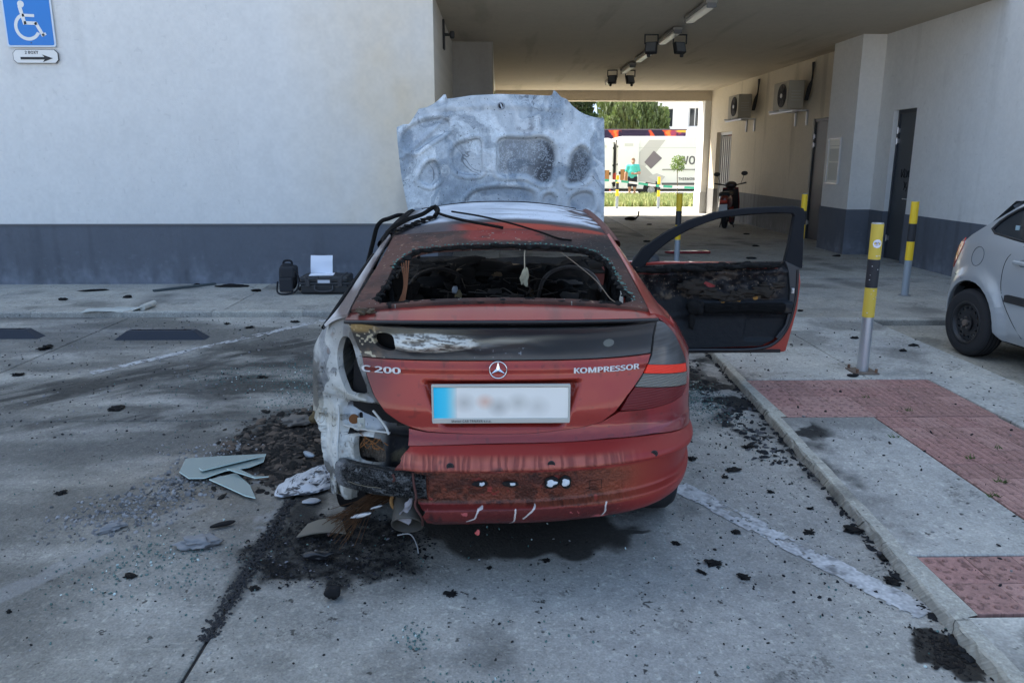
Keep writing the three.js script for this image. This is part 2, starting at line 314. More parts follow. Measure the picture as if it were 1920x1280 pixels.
part('painted_line', paintLine([.95, 3.84], [1.64, 2.62], .13, t => .08 + .14 * Math.sin(t * 3), 1), linePaint, lot);
part('painted_line', paintLine([-3.35, 6.15], [-1.9, 8.3], .11, t => .38, 5), linePaint, lot);

// raised concrete: sidewalk by the left wall, passage floor, sidewalk on the right
const SW = .06;
const raised = struct('sidewalk');
const farConc = (x, Z) => { const q = concrete(x * 1 + 40, Z + 40); const e = .5 + fbm(x * 2, Z * .9, 3); return [q[0] * 1.12, q[1] * 1.11, q[2] * 1.08, q[3]]; };
const walkTex = texPair(800, 800, (u, v) => { // tileable by cross-fading
  const x = u * 3, Z = v * 3, f = ss(.85, 1, v), fu = ss(.85, 1, u), a = farConc(x, Z); if (!f && !fu) return a; const b = farConc(x, Z - 3), c = farConc(x - 3, Z), d = farConc(x - 3, Z - 3);
  return [0, 1, 2, 3].map(i => lerp(lerp(a[i], b[i], f), lerp(c[i], d[i], f), fu));
});
const walkMat = [0, 1, 2].map(i => { const m = matte({ map: walkTex[0], bumpMap: walkTex[1], bumpScale: .004, roughness: .88 }); m.color.setRGB(1 - .06 * i, 1 - .06 * i, 1 - .055 * i); return m; });
let wk = 0;
function walkSlab(x0, x1, Z0, Z1, parent = raised) {
  const g = slabGeo(x0 + .005, x1 - .005, Z0 + .005, Z1 - .005, SW, .13, .005), p = g.attributes.position, u = g.attributes.uv, ox = (wk * .37) % 1, oz = (wk * .61) % 1;
  for (let i = 0; i < p.count; i++) u.setXY(i, p.getX(i) / 3 + ox, -p.getZ(i) / 3 + oz);
  return part('concrete_slab', g, walkMat[wk++ % 3], parent);
}
for (const [a, b] of [[-9.3, -6.2], [-6.2, -3.1], [-3.1, 0], [0, 1.86]]) walkSlab(a, b, 8.62, 10.9);
for (let Z = 10.9; Z < 25; Z += 3.5) for (const [a, b] of [[-1.2, 0], [0, 3.2], [3.2, 6.75]]) walkSlab(a, b, Z, Math.min(25.1, Z + 3.5));
walkSlab(1.86, 3.2, 8.62, 10.9); walkSlab(3.2, 6.75, 8.05, 10.9);
// right sidewalk: nearer slabs with their own surface
const edgeX = Z => lerp(1.655, 1.885, clamp((Z - 2.4) / 4.4, -.4, 1.1)) + .012 * fbm(Z * 5, 3, 3);
const leftEdge = (g, d) => { const p = g.attributes.position; let m = 1e9; for (let i = 0; i < p.count; i++) m = Math.min(m, p.getX(i)); for (let i = 0; i < p.count; i++) if (p.getX(i) < m + .02) p.setX(i, edgeX(-p.getZ(i)) + d + p.getX(i) - m); return g; };
for (const [x0, x1, Z0, Z1, ppm] of [[1.88, 2.85, 5.68, 8.62, 160], [2.85, 3.92, 5.68, 8.62, 120], [1.75, 2.46, 2.97, 4.79, 230], [3.3, 3.92, 1.0, 5.68, 90], [1.75, 2.46, 1.2, 2.52, 180]])
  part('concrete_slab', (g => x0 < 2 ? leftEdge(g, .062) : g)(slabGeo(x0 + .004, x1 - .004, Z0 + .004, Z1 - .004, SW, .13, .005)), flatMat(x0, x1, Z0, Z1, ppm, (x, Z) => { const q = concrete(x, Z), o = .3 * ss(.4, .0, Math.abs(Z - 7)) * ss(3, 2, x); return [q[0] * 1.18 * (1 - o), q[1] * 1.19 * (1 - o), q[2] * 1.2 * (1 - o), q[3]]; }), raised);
// kerb stones
const kerbMat = walkMat[0].clone(); kerbMat.color.setRGB(1.08, 1.08, 1.05);
function kerb(x0, x1, Z0, Z1, light) {
  const g = slabGeo(x0 + .001, x1 - .001, Z0 + .001, Z1 - .001, SW + .001, .15, light ? .005 : .012), p = g.attributes.position, u = g.attributes.uv;
  if (light) for (let i = 0; i < p.count; i++) { const k = p.getX(i) - x0; p.setX(i, edgeX(-p.getZ(i)) + k + (k < .02 ? .006 * n2(p.getZ(i) * 9, p.getY(i) * 60) : 0)); }
  for (let i = 0; i < p.count; i++) { u.setXY(i, p.getX(i) / 3 + wk * .17, (-p.getZ(i) + p.getY(i)) / 3); }
  wk++; part('kerb_stone', g, light ? kerbMat : walkMat[wk % 3], raised);
}
for (let x = -9.2; x < 1.8; x += 1.0) kerb(x, Math.min(x + 1, 1.98), 8.5, 8.62);
for (let Z = 1.0; Z < 8.4; Z += 1.5) {
  const Z1 = Math.min(Z + 1.496, 8.5), pr = [[0, -.1], [.001, .02], [.002, .046], [.003, .0535], [.009, .0605], [1, .0605]];
  const g = grid(pr.length - 1, 110, (a, b) => { const z = lerp(Z, Z1, b), k = Math.round(a * (pr.length - 1)), e = edgeX(z), inner = z > 2.52 && z < 2.965 ? 1.768 : z > 4.79 && z < 5.67 ? 1.886 : e + .0635, chip = k > 0 && k < 4 ? Math.max(0, fbm(z * 14, k * .4 + 3, 4)) : 0; return V(k === 5 ? inner : e + pr[k][0] + .014 * chip + .003 * n2(z * 40, k * 3), pr[k][1] - .012 * chip * (k > 1 ? 1 : 0), z); }, v => [v.x / 3, (-v.z + v.y) / 3 + .31]); g.computeVertexNormals();
  const gk = g.index ? g.toNonIndexed() : g; gk.computeVertexNormals(); part('kerb_stone', gk, kerbMat, raised);
}
kerb(3.92, 5.2, 7.93, 8.05); kerb(5.2, 6.5, 7.93, 8.05);
part('bay_surface', slabGeo(3.93, 6.5, .5, 7.92, 0, .07), flatMat(3.93, 6.5, .5, 7.92, 90, (x, Z) => { const q = concrete(x + 20, Z + 20); return [q[0] * .95, q[1] * .92, q[2] * .86, q[3]]; }), lot);
// red tactile paving, each tile a piece
{
  const tones = [[.36, .20, .175], [.33, .19, .165], [.38, .225, .195]];
  const mk = ribs => tones.map((t, k) => {
    const [m, b] = texPair(128, 128, (u, v) => { const x = u * 5 + k * 20, y = v * 5; const w = fbm(x * 2, y * 2, 4), d = ss(.2, .5, fbm(x + 40, y, 4)) * .45 + (n2(x * 9, y * 9) > .7 ? .3 : 0), f = (1 + .35 * w) * (1 - d); return [t[0] * f, t[1] * f, t[2] * f, .5 + .3 * n2(x * 12, y * 12)]; });
    return matte({ map: m, bumpMap: b, bumpScale: .002, roughness: .85 });
  });
  const ms = mk();
  const tile = (kind, seed) => {                 // ribbed guide tile or studded warning tile
    const s = .2, parts = [slabGeo(.001, s - .001, .001, s - .001, .06, .04, .002)];
    if (kind === 'rib') for (let i = 0; i < 4; i++) { const x = .025 + i * .05; parts.push(clean(new THREE.BoxGeometry(.018, .003, .187).translate(x, .06, -.1))); }
    if (kind === 'cross') for (let i = 0; i < 4; i++) { const x = .025 + i * .05; parts.push(clean(new THREE.BoxGeometry(.17, .006, .02).translate(.1, .0615, -x))); }
    if (kind === 'stud') for (let i = 0; i < 3; i++) for (let j = 0; j < 3; j++) parts.push(clean(new THREE.CylinderGeometry(.009, .013, .007, 7).translate(.035 + i * .065, .0625, -.035 - j * .065)));
    return mergeGeometries(parts.map(clean));
  };
  const G = { rib: tile('rib'), cross: tile('cross'), stud: tile('stud') }, r = rng(5);
  const put = (kind, x, Z, sz) => { const o = part('paving_tile', G[kind], ms[r() * 3 | 0], raised); o.position.set(x, (r() - .5) * .003, -Z); if (sz) o.scale.z = sz; };
  for (let i = 0; i < 7; i++) for (let j = 0; j < 4; j++) put(i < 3 ? 'stud' : 'rib', 1.887 + i * .2, 4.795 + j * .2165, 1.0825);
  for (let i = 0; i < 4; i++) for (let j = 0; j < 17; j++) put('rib', 2.465 + i * .2015, 1.38 + j * .2);
  for (let i = 0; i < 3; i++) for (let j = 0; j < 2; j++) put('stud', 1.77 + i * .2, 2.535 + j * .213, 1.065);
  part('tile_bed', box(1.9, 3.31, -.06, .03, 1.2, 5.67), mat(.13, .09, .08, .95), raised);
}
// weeds in the tile joints
{
  const r = rng(31), mk = (x, Z, n) => { const gs = []; for (let i = 0; i < n; i++) { const a = r() * 6.28, l = .02 + .03 * r(), x0 = x + (r() - .5) * .06, z0 = Z + (r() - .5) * .025; const A = V(x0 - .003, .062, z0), B = V(x0 + .003, .062, z0), C = V(x0 + Math.cos(a) * l * .7, .062 + l * .6, z0 + Math.sin(a) * l * .7); const g = new THREE.BufferGeometry().setFromPoints([A, B, C]); gs.push(clean(g)); } return gs; };
  const gs = []; for (const [x, Z, n] of [[2.62, 3.72, 26], [2.66, 4.05, 22], [2.47, 3.55, 24], [2.75, 4.9, 10], [2.6, 5.2, 9], [2.4, 4.4, 10], [2.9, 4.2, 8]]) gs.push(...mk(x, Z, n));
  const o = part('weeds', gs, mat(.07, .11, .03, .8), scene); o.userData = { kind: 'stuff', label: 'small green weeds growing in the red tile joints', category: 'weeds' };
}

// ---------------------------------------------------------------- the apartment building with its drive-through passage
const stuccoTint = (tint, dirt, splash = 0) => texPair(1024, 1024, (u, v) => {
  const x = u * 9, y = v * 9; let k = 1 + .035 * fbm(x * .7, y * .7, 4) + .03 * fbm(x * 3 + 9, y * 3, 3);
  const st = dirt * ss(.15, .5, fbm(x * 3.2, y * .35 + 5, 4)); const spk = n2(x * 22, y * 22) > .85 ? .93 : 1; k *= (1 - st) * spk * (1 + .018 * n2(x * 9, y * 9) + .03 * n2(x * 30 + 3, y * 30)); if (splash && y < 1) { const sp = ss(.42, .0, y + .22 * fbm(x * 4, y * 2, 4) + .08 * n2(x * 20, y * 20)); k *= 1 + splash * sp * (.5 + fbm(x * 9, y * 5, 3)); if (n2(x * 16 + 9, y * 22) > .72 && y < .5) k *= 1.12; }
  return [tint[0] * k, tint[1] * k * (1 - st * .03), tint[2] * k * (1 - st * .1), .5];
});
const grain = texPair(512, 512, (u, v) => { const x = u * 512, y = v * 512; const h = .5 + .26 * n2(x / 3.2, y / 3.2) + .18 * n2(x / 6.4 + 9, y / 6.4) + .1 * n2(x / 1.6, y / 1.6); return [h, h, h, h]; })[1];
const stuccoMat = (tint, dirt, uvScale = 1 / 9, splash = 0) => { const m = stuccoTint(tint, dirt, splash)[0]; return matte({ map: rep(m, uvScale), bumpMap: rep(grain, 1 / .7), bumpScale: .0022, roughness: .92 }); };
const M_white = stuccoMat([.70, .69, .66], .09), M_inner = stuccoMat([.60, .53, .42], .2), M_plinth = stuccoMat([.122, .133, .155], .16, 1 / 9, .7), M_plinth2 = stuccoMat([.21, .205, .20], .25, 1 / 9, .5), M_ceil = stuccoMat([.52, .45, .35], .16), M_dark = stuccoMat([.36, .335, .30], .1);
const apt = thing('apartment_building', 'white stuccoed apartment building with dark grey plinth and a drive-through passage', 'building');
const TOP = 34, CE = 3.76, DY = .85;
const wall = (...b) => part('wall', box(...b), M_white, apt);
// left front: wall above plinth, the plinth standing 12 mm proud, a drip edge between them
part('wall', box(-40, -3.4, DY + .02, TOP, 10.5, 14.68), M_white, apt);
{ // wall end, turning from white to cream towards the passage, darker by the corner
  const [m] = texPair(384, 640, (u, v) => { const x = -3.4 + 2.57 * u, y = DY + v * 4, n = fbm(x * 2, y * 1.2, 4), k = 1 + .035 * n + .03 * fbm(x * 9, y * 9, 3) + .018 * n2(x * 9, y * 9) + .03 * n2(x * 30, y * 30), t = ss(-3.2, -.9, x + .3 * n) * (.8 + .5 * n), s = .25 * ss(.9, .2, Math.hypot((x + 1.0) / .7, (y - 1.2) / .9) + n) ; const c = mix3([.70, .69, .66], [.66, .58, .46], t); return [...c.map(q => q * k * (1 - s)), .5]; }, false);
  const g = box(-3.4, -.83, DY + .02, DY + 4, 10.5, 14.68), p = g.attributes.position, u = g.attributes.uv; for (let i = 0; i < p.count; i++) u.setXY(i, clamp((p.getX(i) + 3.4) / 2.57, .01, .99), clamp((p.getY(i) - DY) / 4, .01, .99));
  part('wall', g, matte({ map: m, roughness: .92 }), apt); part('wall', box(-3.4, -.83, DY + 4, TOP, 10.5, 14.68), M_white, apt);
}
part('plinth', box(-40, -.83 + .0, -.1, DY, 10.488, 14.67), M_plinth, apt);
part('plinth_edge', box(-40, -.822, DY, DY + .02, 10.474, 14.66), mat(.12, .12, .12, .6), apt);
// passage, left: pier standing forward into the passage, then the wall to the far side
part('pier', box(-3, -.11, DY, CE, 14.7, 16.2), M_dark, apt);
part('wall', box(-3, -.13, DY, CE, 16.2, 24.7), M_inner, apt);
part('plinth', box(-3, -.1, -.1, DY, 14.69, 24.7), M_plinth2, apt);
part('wall', box(-40, -.1, CE + .001, TOP, 14.68, 24.9), M_white, apt);
// the storeys above the passage with the ceiling under them
part('wall', box(-.83, 12, CE + .25, TOP, 10.5, 14.679), M_white, apt);
part('wall', box(-.1, 12, CE + .25, TOP, 14.68, 24.9), M_white, apt);
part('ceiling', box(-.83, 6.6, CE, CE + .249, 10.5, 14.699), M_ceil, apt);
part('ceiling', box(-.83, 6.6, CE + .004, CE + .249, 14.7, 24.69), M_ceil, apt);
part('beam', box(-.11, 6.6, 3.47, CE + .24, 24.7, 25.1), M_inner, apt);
// right wall of the passage, with openings for three doors
const RX = 6.55, D3 = [12.5, 13.22], D2 = [15.35, 16.6], D1 = [22.35, 23.9], RT = 7.4;
const rw = (Z0, Z1, y0, y1) => { if (y0 < DY) part('plinth', box(RX - .012, RT, -.1, DY, Z0, Z1), Z0 < 14 ? M_plinth : M_plinth2, apt); part('wall', box(RX, RT, Math.max(y0, DY), y1, Z0, Z1), Z0 < 14 ? M_white : M_inner, apt); };
rw(4.5, D3[0], 0, 14); rw(D3[1], D2[0], 0, CE + .24); rw(D2[1], D1[0], 0, CE + .24); rw(D1[1], 24.7, 0, CE + .24);
rw(D3[0], D3[1], 2.5, 14); rw(D2[0], D2[1], 2.53, CE + .24); rw(D1[0], D1[1], 2.5, CE + .24);
part('wall', box(RX + .3, RT, CE + .25, 14, 13.22, 14.6), M_white, apt);
// pillar block standing out from the right wall
part('pillar', box(6.14, RX - .001, DY, CE - .001, 13.72, 14.85), M_white, apt);
part('plinth', box(6.128, RX - .013, -.1, DY - .001, 13.708, 14.862), M_plinth, apt);
// far pier on the right
part('pier', box(6.36, RT, .72, CE + .24, 24.71, 25.5), M_white, apt); part('plinth', box(6.34, RT, -.1, .719, 24.705, 25.51), stuccoMat([.5, .5, .49], .05), apt);
// doors: leaf set back in its opening, frame, hinges, handle
const steel = mat(.075, .085, .095, .5, { metalness: .3 }), steelD = mat(.05, .055, .065, .5, { metalness: .3 }), chrome = mat(.55, .55, .56, .28, { metalness: .9 });
function doorSet(Z0, Z1, top, x, m) {
  const d = new THREE.Group(); d.name = 'door'; apt.add(d);
  part('leaf', box(x, x + .06, .07, top - .06, Z0 + .05, Z1 - .05), m, d);
  part('frame', [box(x - .02, x + .1, .06, top, Z0, Z0 + .05), box(x - .02, x + .1, .06, top, Z1 - .05, Z1), box(x - .02, x + .1, top - .06, top, Z0 + .051, Z1 - .051)], steelD, d);
  for (const y of [.35, 1.95, 2.12]) part('hinge', [rodGeo([x - .03, y, Z1 - .045], [x - .03, y + .11, Z1 - .045], .012), box(x - .03, x - .004, y + .02, y + .09, Z1 - .09, Z1 - .05)], chrome, d);
  part('handle', [rodGeo([x - .05, 1.08, Z0 + .12], [x - .05, 1.08, Z0 + .24], .01), rodGeo([x, 1.08, Z0 + .12], [x - .05, 1.08, Z0 + .12], .01), box(x - .008, x, .98, 1.16, Z0 + .1, Z0 + .14)], chrome, d);
  return d;
}
const d3 = doorSet(D3[0], D3[1], 2.5, RX + .1, steel);
part('graffiti', [tube([[6.645, 1.55, 12.95], [6.645, 1.42, 12.94], [6.645, 1.49, 12.9], [6.645, 1.56, 12.86]], .004), tube([[6.645, 1.49, 12.91], [6.645, 1.42, 12.86]], .004), tube([[6.645, 1.55, 12.84], [6.645, 1.42, 12.84], [6.645, 1.43, 12.79]], .004), tube([[6.645, 1.54, 12.8], [6.645, 1.49, 12.77], [6.645, 1.42, 12.77], [6.645, 1.53, 12.74]], .004), tube([[6.645, 1.53, 12.72], [6.645, 1.43, 12.7], [6.645, 1.48, 12.66], [6.645, 1.53, 12.7]], .004), tube([[6.645, 1.36, 12.84], [6.645, 1.3, 12.8], [6.645, 1.22, 12.82]], .004), tube([[6.645, 1.34, 12.76], [6.645, 1.26, 12.78], [6.645, 1.27, 12.72], [6.645, 1.2, 12.75]], .004)], mat(.012, .012, .014, .8), d3);
doorSet(D2[0], D2[1], 2.53, RX + .05, mat(.025, .03, .036, .5));
// barred glazed door near the far end
{
  const d = new THREE.Group(); d.name = 'glazed_door'; apt.add(d); const x = RX + .12, [Z0, Z1] = D1;
  part('frame', [box(x, x + .08, .06, 2.5, Z0, Z0 + .07), box(x, x + .08, .06, 2.5, Z1 - .07, Z1), box(x, x + .08, 2.42, 2.5, Z0 + .07, Z1 - .07), box(x, x + .08, .06, .16, Z0 + .07, Z1 - .07)], mat(.5, .5, .5, .5), d);
  part('pane', box(x + .05, x + .058, .16, 2.42, Z0 + .07, Z1 - .07), mat(.06, .07, .075, .08), d);
  for (let i = 0; i < 7; i++) part('blind_strip', box(x + .02, x + .035, .3, 2.38, Z0 + .12 + i * .2, Z0 + .23 + i * .2), mat(.42, .4, .38, .8), d);
}
// sky-lit storeys of the front: window openings high above the frame are left out of view
// things fixed to the building
const alu = mat(.6, .6, .6, .45, { metalness: .5 }), black = mat(.02, .02, .022, .6), beige = mat(.34, .31, .245, .6);
function acUnit(Z0, Z1, label) {
  const t = thing('air_conditioner', label, 'air conditioner', [RX, 2.72, -(Z0 + Z1) / 2], 'air conditioners on the passage wall'), L = Z1 - Z0;
  const b = (n, w, h, d, x, y, z, m, r = .02) => part(n, rbox(w, h, d, r).translate(x, y, z), m, t);
  b('casing', .34, .58, L, -.33, .31, 0, beige, .025);
  // fan grille faces the passage
  const f = part('fan_grille', [new THREE.CylinderGeometry(.24, .24, .012, 24).rotateZ(Math.PI / 2).translate(-.503, .31, .1), ...[.06, .12, .18, .235].map(q => new THREE.TorusGeometry(q, .006, 5, 24).rotateY(Math.PI / 2).translate(-.513, .31, .1)), ...[0, 1, 2, 3].map(k => new THREE.BoxGeometry(.008, .47, .008).rotateX(k * Math.PI / 4).translate(-.516, .31, .1))].map(clean), black, t);
  part('hub', clean(new THREE.CylinderGeometry(.045, .045, .02, 14).rotateZ(Math.PI / 2).translate(-.52, .31, .1)), alu, t);
  for (let i = 0; i < 4; i++) part('louvre', clean(new THREE.BoxGeometry(.2, .012, .014).translate(-.33, .2 + i * .06, L / 2 + .006)), mat(.4, .38, .33, .6), t);
  for (const s of [-1, 1]) part('bracket', [new THREE.BoxGeometry(.62, .035, .035).translate(-.31, 0, s * L * .36), new THREE.BoxGeometry(.035, .3, .035).translate(-.018, -.15, s * L * .36)].map(clean), alu, t);
  part('rail', clean(new THREE.BoxGeometry(.03, .03, L + .5).translate(-.5, -.033, .1)), alu, t);
  part('pipe', [0, 1, 2].map(i => tube([V(-.1 - i * .02, .2, -L / 2 + L + .02), V(-.09 - i * .03, .35 + i * .05, -(-L / 2) + .1 + i * .03), V(-.07, .6, L / 2 + .12), V(-.03, .95, L / 2 + .06 - i * .03)].map(v => new THREE.Vector3(v.x, v.y, Math.abs(v.z))), .02, 6, 6)), black, t);
  part('cable_loop', tube([0, 1, 2, 3, 4, 5, 6, 7].map(k => new THREE.Vector3(-.2, .28 + .11 * Math.cos(k * .9), -L / 2 - .1 + .08 * Math.sin(k * .9))), .008, 4, 5), black, t);
  return t;
}
acUnit(20.25, 21.15, 'beige air conditioner on brackets, the farther one, near the bright far opening');
acUnit(16.8, 17.7, 'beige air conditioner on brackets, the nearer one, above the narrow dark door');
{
  const t = thing('notice_board', 'tall narrow framed notice board on the side of the passage pillar', 'notice board', [6.14, 1.28, -14.42]);
  part('frame', [[-.02, .4, -.245, .03, .83, .02], [-.02, .4, .245, .03, .83, .02]].map(([x, y, z, w, h, d]) => new THREE.BoxGeometry(w, h, d).translate(x, y, z)).concat([new THREE.BoxGeometry(.03, .03, .47).translate(-.02, .8, 0), new THREE.BoxGeometry(.03, .03, .47).translate(-.02, 0, 0)]).map(clean), alu, t);
  const tx = canvasTex(256, 420, (c, w, h) => { c.fillStyle = '#efeadb'; c.fillRect(0, 0, w, h); c.fillStyle = '#b9b3a4'; c.fillRect(14, 60, 228, 6); c.fillStyle = '#c9c6bb'; c.fillRect(20, 90, 216, 120); c.fillRect(20, 225, 216, 170); });
  part('sheet', clean(new THREE.BoxGeometry(.012, .77, .466).translate(-.012, .4, 0)), matte({ map: tx, roughness: .6 }), t);
}
// accessible parking sign and the arrow plate under it
{
  const t = thing('parking_sign', 'blue square wheelchair parking sign on the white left wall', 'sign', [-5.9, 3.09, -10.5]);
  const blue = mat(.012, .19, .56, .35), wht = mat(.75, .74, .7, .5);
  part('backing', extr(smoothRect(.61, .64, .03), .012).translate(0, 0, .02), mat(.62, .7, .78, .45), t);
  part('face', extr(smoothRect(.57, .6, .02), .003).translate(0, .02, .0325), blue, t);
  const z = .0365, sym = [];
  sym.push(new THREE.CircleGeometry(.042, 18).translate(-.07, .505, z));
  const bar = (x0, y0, x1, y1, w) => { const L = Math.hypot(x1 - x0, y1 - y0), a = Math.atan2(y1 - y0, x1 - x0); sym.push(new THREE.BoxGeometry(L + w * .6, w, .003).rotateZ(a).translate((x0 + x1) / 2, (y0 + y1) / 2, z)); };
  bar(-.085, .47, -.05, .28, .045); bar(-.06, .375, .07, .37, .034); bar(-.045, .285, .09, .28, .04); bar(.09, .28, .16, .14, .04); bar(.16, .14, .19, .155, .032);
  const rg = new THREE.RingGeometry(.125, .165, 30, 1, Math.PI * .62, Math.PI * 1.22).translate(-.02, .24, z + .0005); sym.push(rg);
  part('wheelchair_symbol', sym.map(clean), wht, t);
  part('rivet', [clean(new THREE.CylinderGeometry(.008, .008, .006, 8).rotateX(Math.PI / 2).translate(0, .05, .037))], steel, t);
  const a = thing('arrow_plate', 'small white plate with a black arrow below the wheelchair sign', 'sign', [-5.87, 2.895, -10.5]);
  const cut = .04, w = .285, h = .165;
  const oct = [[-w + cut, 0], [w - cut, 0], [w, cut], [w, h - cut], [w - cut, h], [-w + cut, h], [-w, h - cut], [-w, cut]];
  part('backing', extr(oct, .012).translate(0, 0, .018), mat(.05, .05, .05, .6), a);
  part('face', extr(oct.map(p => [p[0] * .975, (p[1] - h / 2) * .94 + h / 2]), .003).translate(0, 0, .031), wht, a);
  const blk = mat(.012, .014, .016, .6);
  part('arrow', extr([[-.19, .045], [.11, .045], [.085, .015], [.215, .06], [.085, .105], [.11, .075], [-.19, .075]], .003).translate(0, 0, .0345), blk, a);
  const tg = new TextGeometry('2 BOXY', { font, size: .036, depth: .002, curveSegments: 3 }); tg.computeBoundingBox(); tg.translate(-.13, .112, .0345);
  part('lettering', clean(tg), mat(.06, .06, .06, .6), a);
}
function smoothRect(w, h, r) { const o = []; for (const [cx, cy, a] of [[w / 2 - r, r, -90], [w / 2 - r, h - r, 0], [-w / 2 + r, h - r, 90], [-w / 2 + r, r, 180]]) for (let k = 0; k <= 4; k++) { const t = (a + k * 22.5) * Math.PI / 180; o.push([cx + r * Math.cos(t), cy + r * Math.sin(t)]); } return o; }
// ceiling lamps and floodlights (not lit)
[[2.8, 11.45, 'nearest'], [2.84, 13.6, 'second nearest'], [2.87, 16.1, 'third'], [2.9, 18.2, 'fourth'], [2.9, 20.9, 'farthest']].forEach(([x, Z, w]) => {
  const t = thing('tube_lamp', `unlit tube lamp under the passage ceiling, ${w} of five in the row`, 'lamp', [x, CE, -Z], 'tube lamps along the passage ceiling');
  part('housing', rbox(.16, .06, 1.28, .02).translate(0, -.04, 0), mat(.2, .19, .17, .6), t);
  part('diffuser', rbox(.125, .06, 1.22, .028).translate(0, -.085, 0), pmat(.72, .68, .6, .35), t);
  for (const s of [-1, 1]) part('end_cap', rbox(.13, .066, .04, .01).translate(0, -.083, s * .62), mat(.1, .1, .1, .6), t);
});
[[2.58, 13.8, -1, 'left one of the nearer pair'], [3.06, 13.8, 1, 'right one of the nearer pair'], [2.68, 19.1, -1, 'left one of the farther pair'], [3.1, 19.1, 1, 'right one of the farther pair']].forEach(([x, Z, s, w]) => {
  const t = thing('floodlight', `black square floodlight hanging from the passage ceiling, ${w}`, 'floodlight', [x, CE, -Z], 'floodlights under the passage ceiling');
  part('yoke', [new THREE.BoxGeometry(.02, .16, .02).translate(-.11, -.08, 0), new THREE.BoxGeometry(.02, .16, .02).translate(.11, -.08, 0), new THREE.BoxGeometry(.24, .02, .03).translate(0, -.012, 0)].map(clean), black, t);
  part('head', rbox(.2, .19, .09, .015).rotateX(-.35).rotateY(s * .35).translate(0, -.22, 0), black, t);
  part('glass', clean(new THREE.BoxGeometry(.16, .15, .006).translate(0, 0, .048).rotateX(-.35).rotateY(s * .35).translate(0, -.22, 0)), mat(.12, .13, .14, .1), t);
  part('sensor', rbox(.06, .06, .06, .02).translate(s * .04, -.34, .01), black, t);
});
{
  const t = thing('wall_lamp', 'black wall lamp high on the left wall inside the passage', 'lamp', [-.83, 3.52, -12.3]);
  part('back_plate', rbox(.03, .42, .16, .012).translate(.015, 0, 0), black, t); part('arm', rodGeo(new THREE.Vector3(.02, 0, 0), new THREE.Vector3(.12, 0, 0), .02), black, t); part('head', rbox(.07, .1, .1, .02).translate(.14, 0, 0), black, t);
}

// ---------------------------------------------------------------- the sunlit yard beyond
const pave = struct('pavement'); part('pavement_slab', box(-12, 30, -.07, .05, 25.52, 28.2), matte({ map: rep(farMap, 1 / 4), roughness: .9 }), pave);
part('lawn_soil', box(-12, 30, -.074, .02, 28.2, 35.2), mat(.3, .28, .14, .95), struct('lawn'));
{
  const r = rng(3), g = []; for (let k = 0; k < 7; k++) { const a = r() * 6.28, h = .12 + .16 * r(), s = .07 * r(); const q = [[-.008, 0, 0], [.008, 0, 0], [s, h, s * .4]].map(p => new THREE.Vector3(...p).applyAxisAngle(new THREE.Vector3(0, 1, 0), a).add(new THREE.Vector3(r() * .1, 0, r() * .1))); g.push(clean(new THREE.BufferGeometry().setFromPoints(q))); }
  const N = 9000, m = new THREE.InstancedMesh(mergeGeometries(g), mat(.40, .45, .24, .8, { side: THREE.DoubleSide }), N), M = new THREE.Matrix4(), c = new THREE.Color();
  for (let i = 0; i < N; i++) { const s = .6 + .9 * r(); M.makeRotationY(r() * 6).scale(new THREE.Vector3(s, s, s)).setPosition(2 + r() * 9, .02, -28.25 - r() * 6.8); m.setMatrixAt(i, M); const y = r(); c.setRGB(.7 + .6 * y, .8 + .35 * y, .6 + .5 * y); m.setColorAt(i, c); }
  m.name = 'grass'; m.userData = { kind: 'stuff', label: 'sunlit dry grass strip between the pavement and the vans', category: 'grass' }; scene.add(m);
}
const bandY = mat(.85, .55, .02, .5), bandK = mat(.022, .022, .026, .6), bandYl = mat(.66, .47, .06, .6), galv = mat(.55, .57, .6, .38, { metalness: .75 }), galvD = mat(.32, .36, .4, .5, { metalness: .4 });
function bollard(x, Z, base, h, label, opts = {}) {
  const t = thing('bollard', label, 'bollard', [x, base, -Z], 'yellow and black banded bollards'), r = opts.r ?? .045;
  const cyl = (n, y0, y1, m, rr = r) => part(n, clean(new THREE.CylinderGeometry(rr, rr, y1 - y0, 24).translate(0, (y0 + y1) / 2, 0)), m, t);
  const Y = opts.worn ? bandYl : bandY, f = opts.f ?? [.385, .62, .77];
  cyl('post', 0, h, opts.worn ? galv : galvD, r - .002); cyl('yellow_band', h * .765, h - .008, Y); cyl('black_band', h * .578, h * .765 - .001, bandK, r + .0005); cyl('yellow_band', h * .38, h * .578 - .001, Y);
  part('cap', clean(new THREE.SphereGeometry(r, 16, 6, 0, 6.3, 0, 1.57).scale(1, .25, 1).translate(0, h - .008, 0)), mat(.3, .3, .28, .6), t);
  if (opts.plate) {
    part('base_plate', rbox(.19, .012, .19, .003).translate(0, .006, 0), mat(.2, .16, .13, .7, { metalness: .4 }), t);
    for (const [a, b] of [[-1, -1], [1, -1], [-1, 1], [1, 1]]) part('bolt', clean(new THREE.CylinderGeometry(.011, .011, .035, 6).translate(a * .075, .025, b * .075)), mat(.22, .13, .09, .7, { metalness: .5 }), t);
  } else part('base_collar', clean(new THREE.CylinderGeometry(r + .022, r + .028, .012, 20).translate(0, .006, 0)), mat(.2, .2, .2, .8), t);
  return t;
}
const b0 = bollard(2.886, 5.89, SW, 1.175, 'worn yellow and black bollard with a sticker on a bolted plate by the red paving', { worn: true, plate: true });
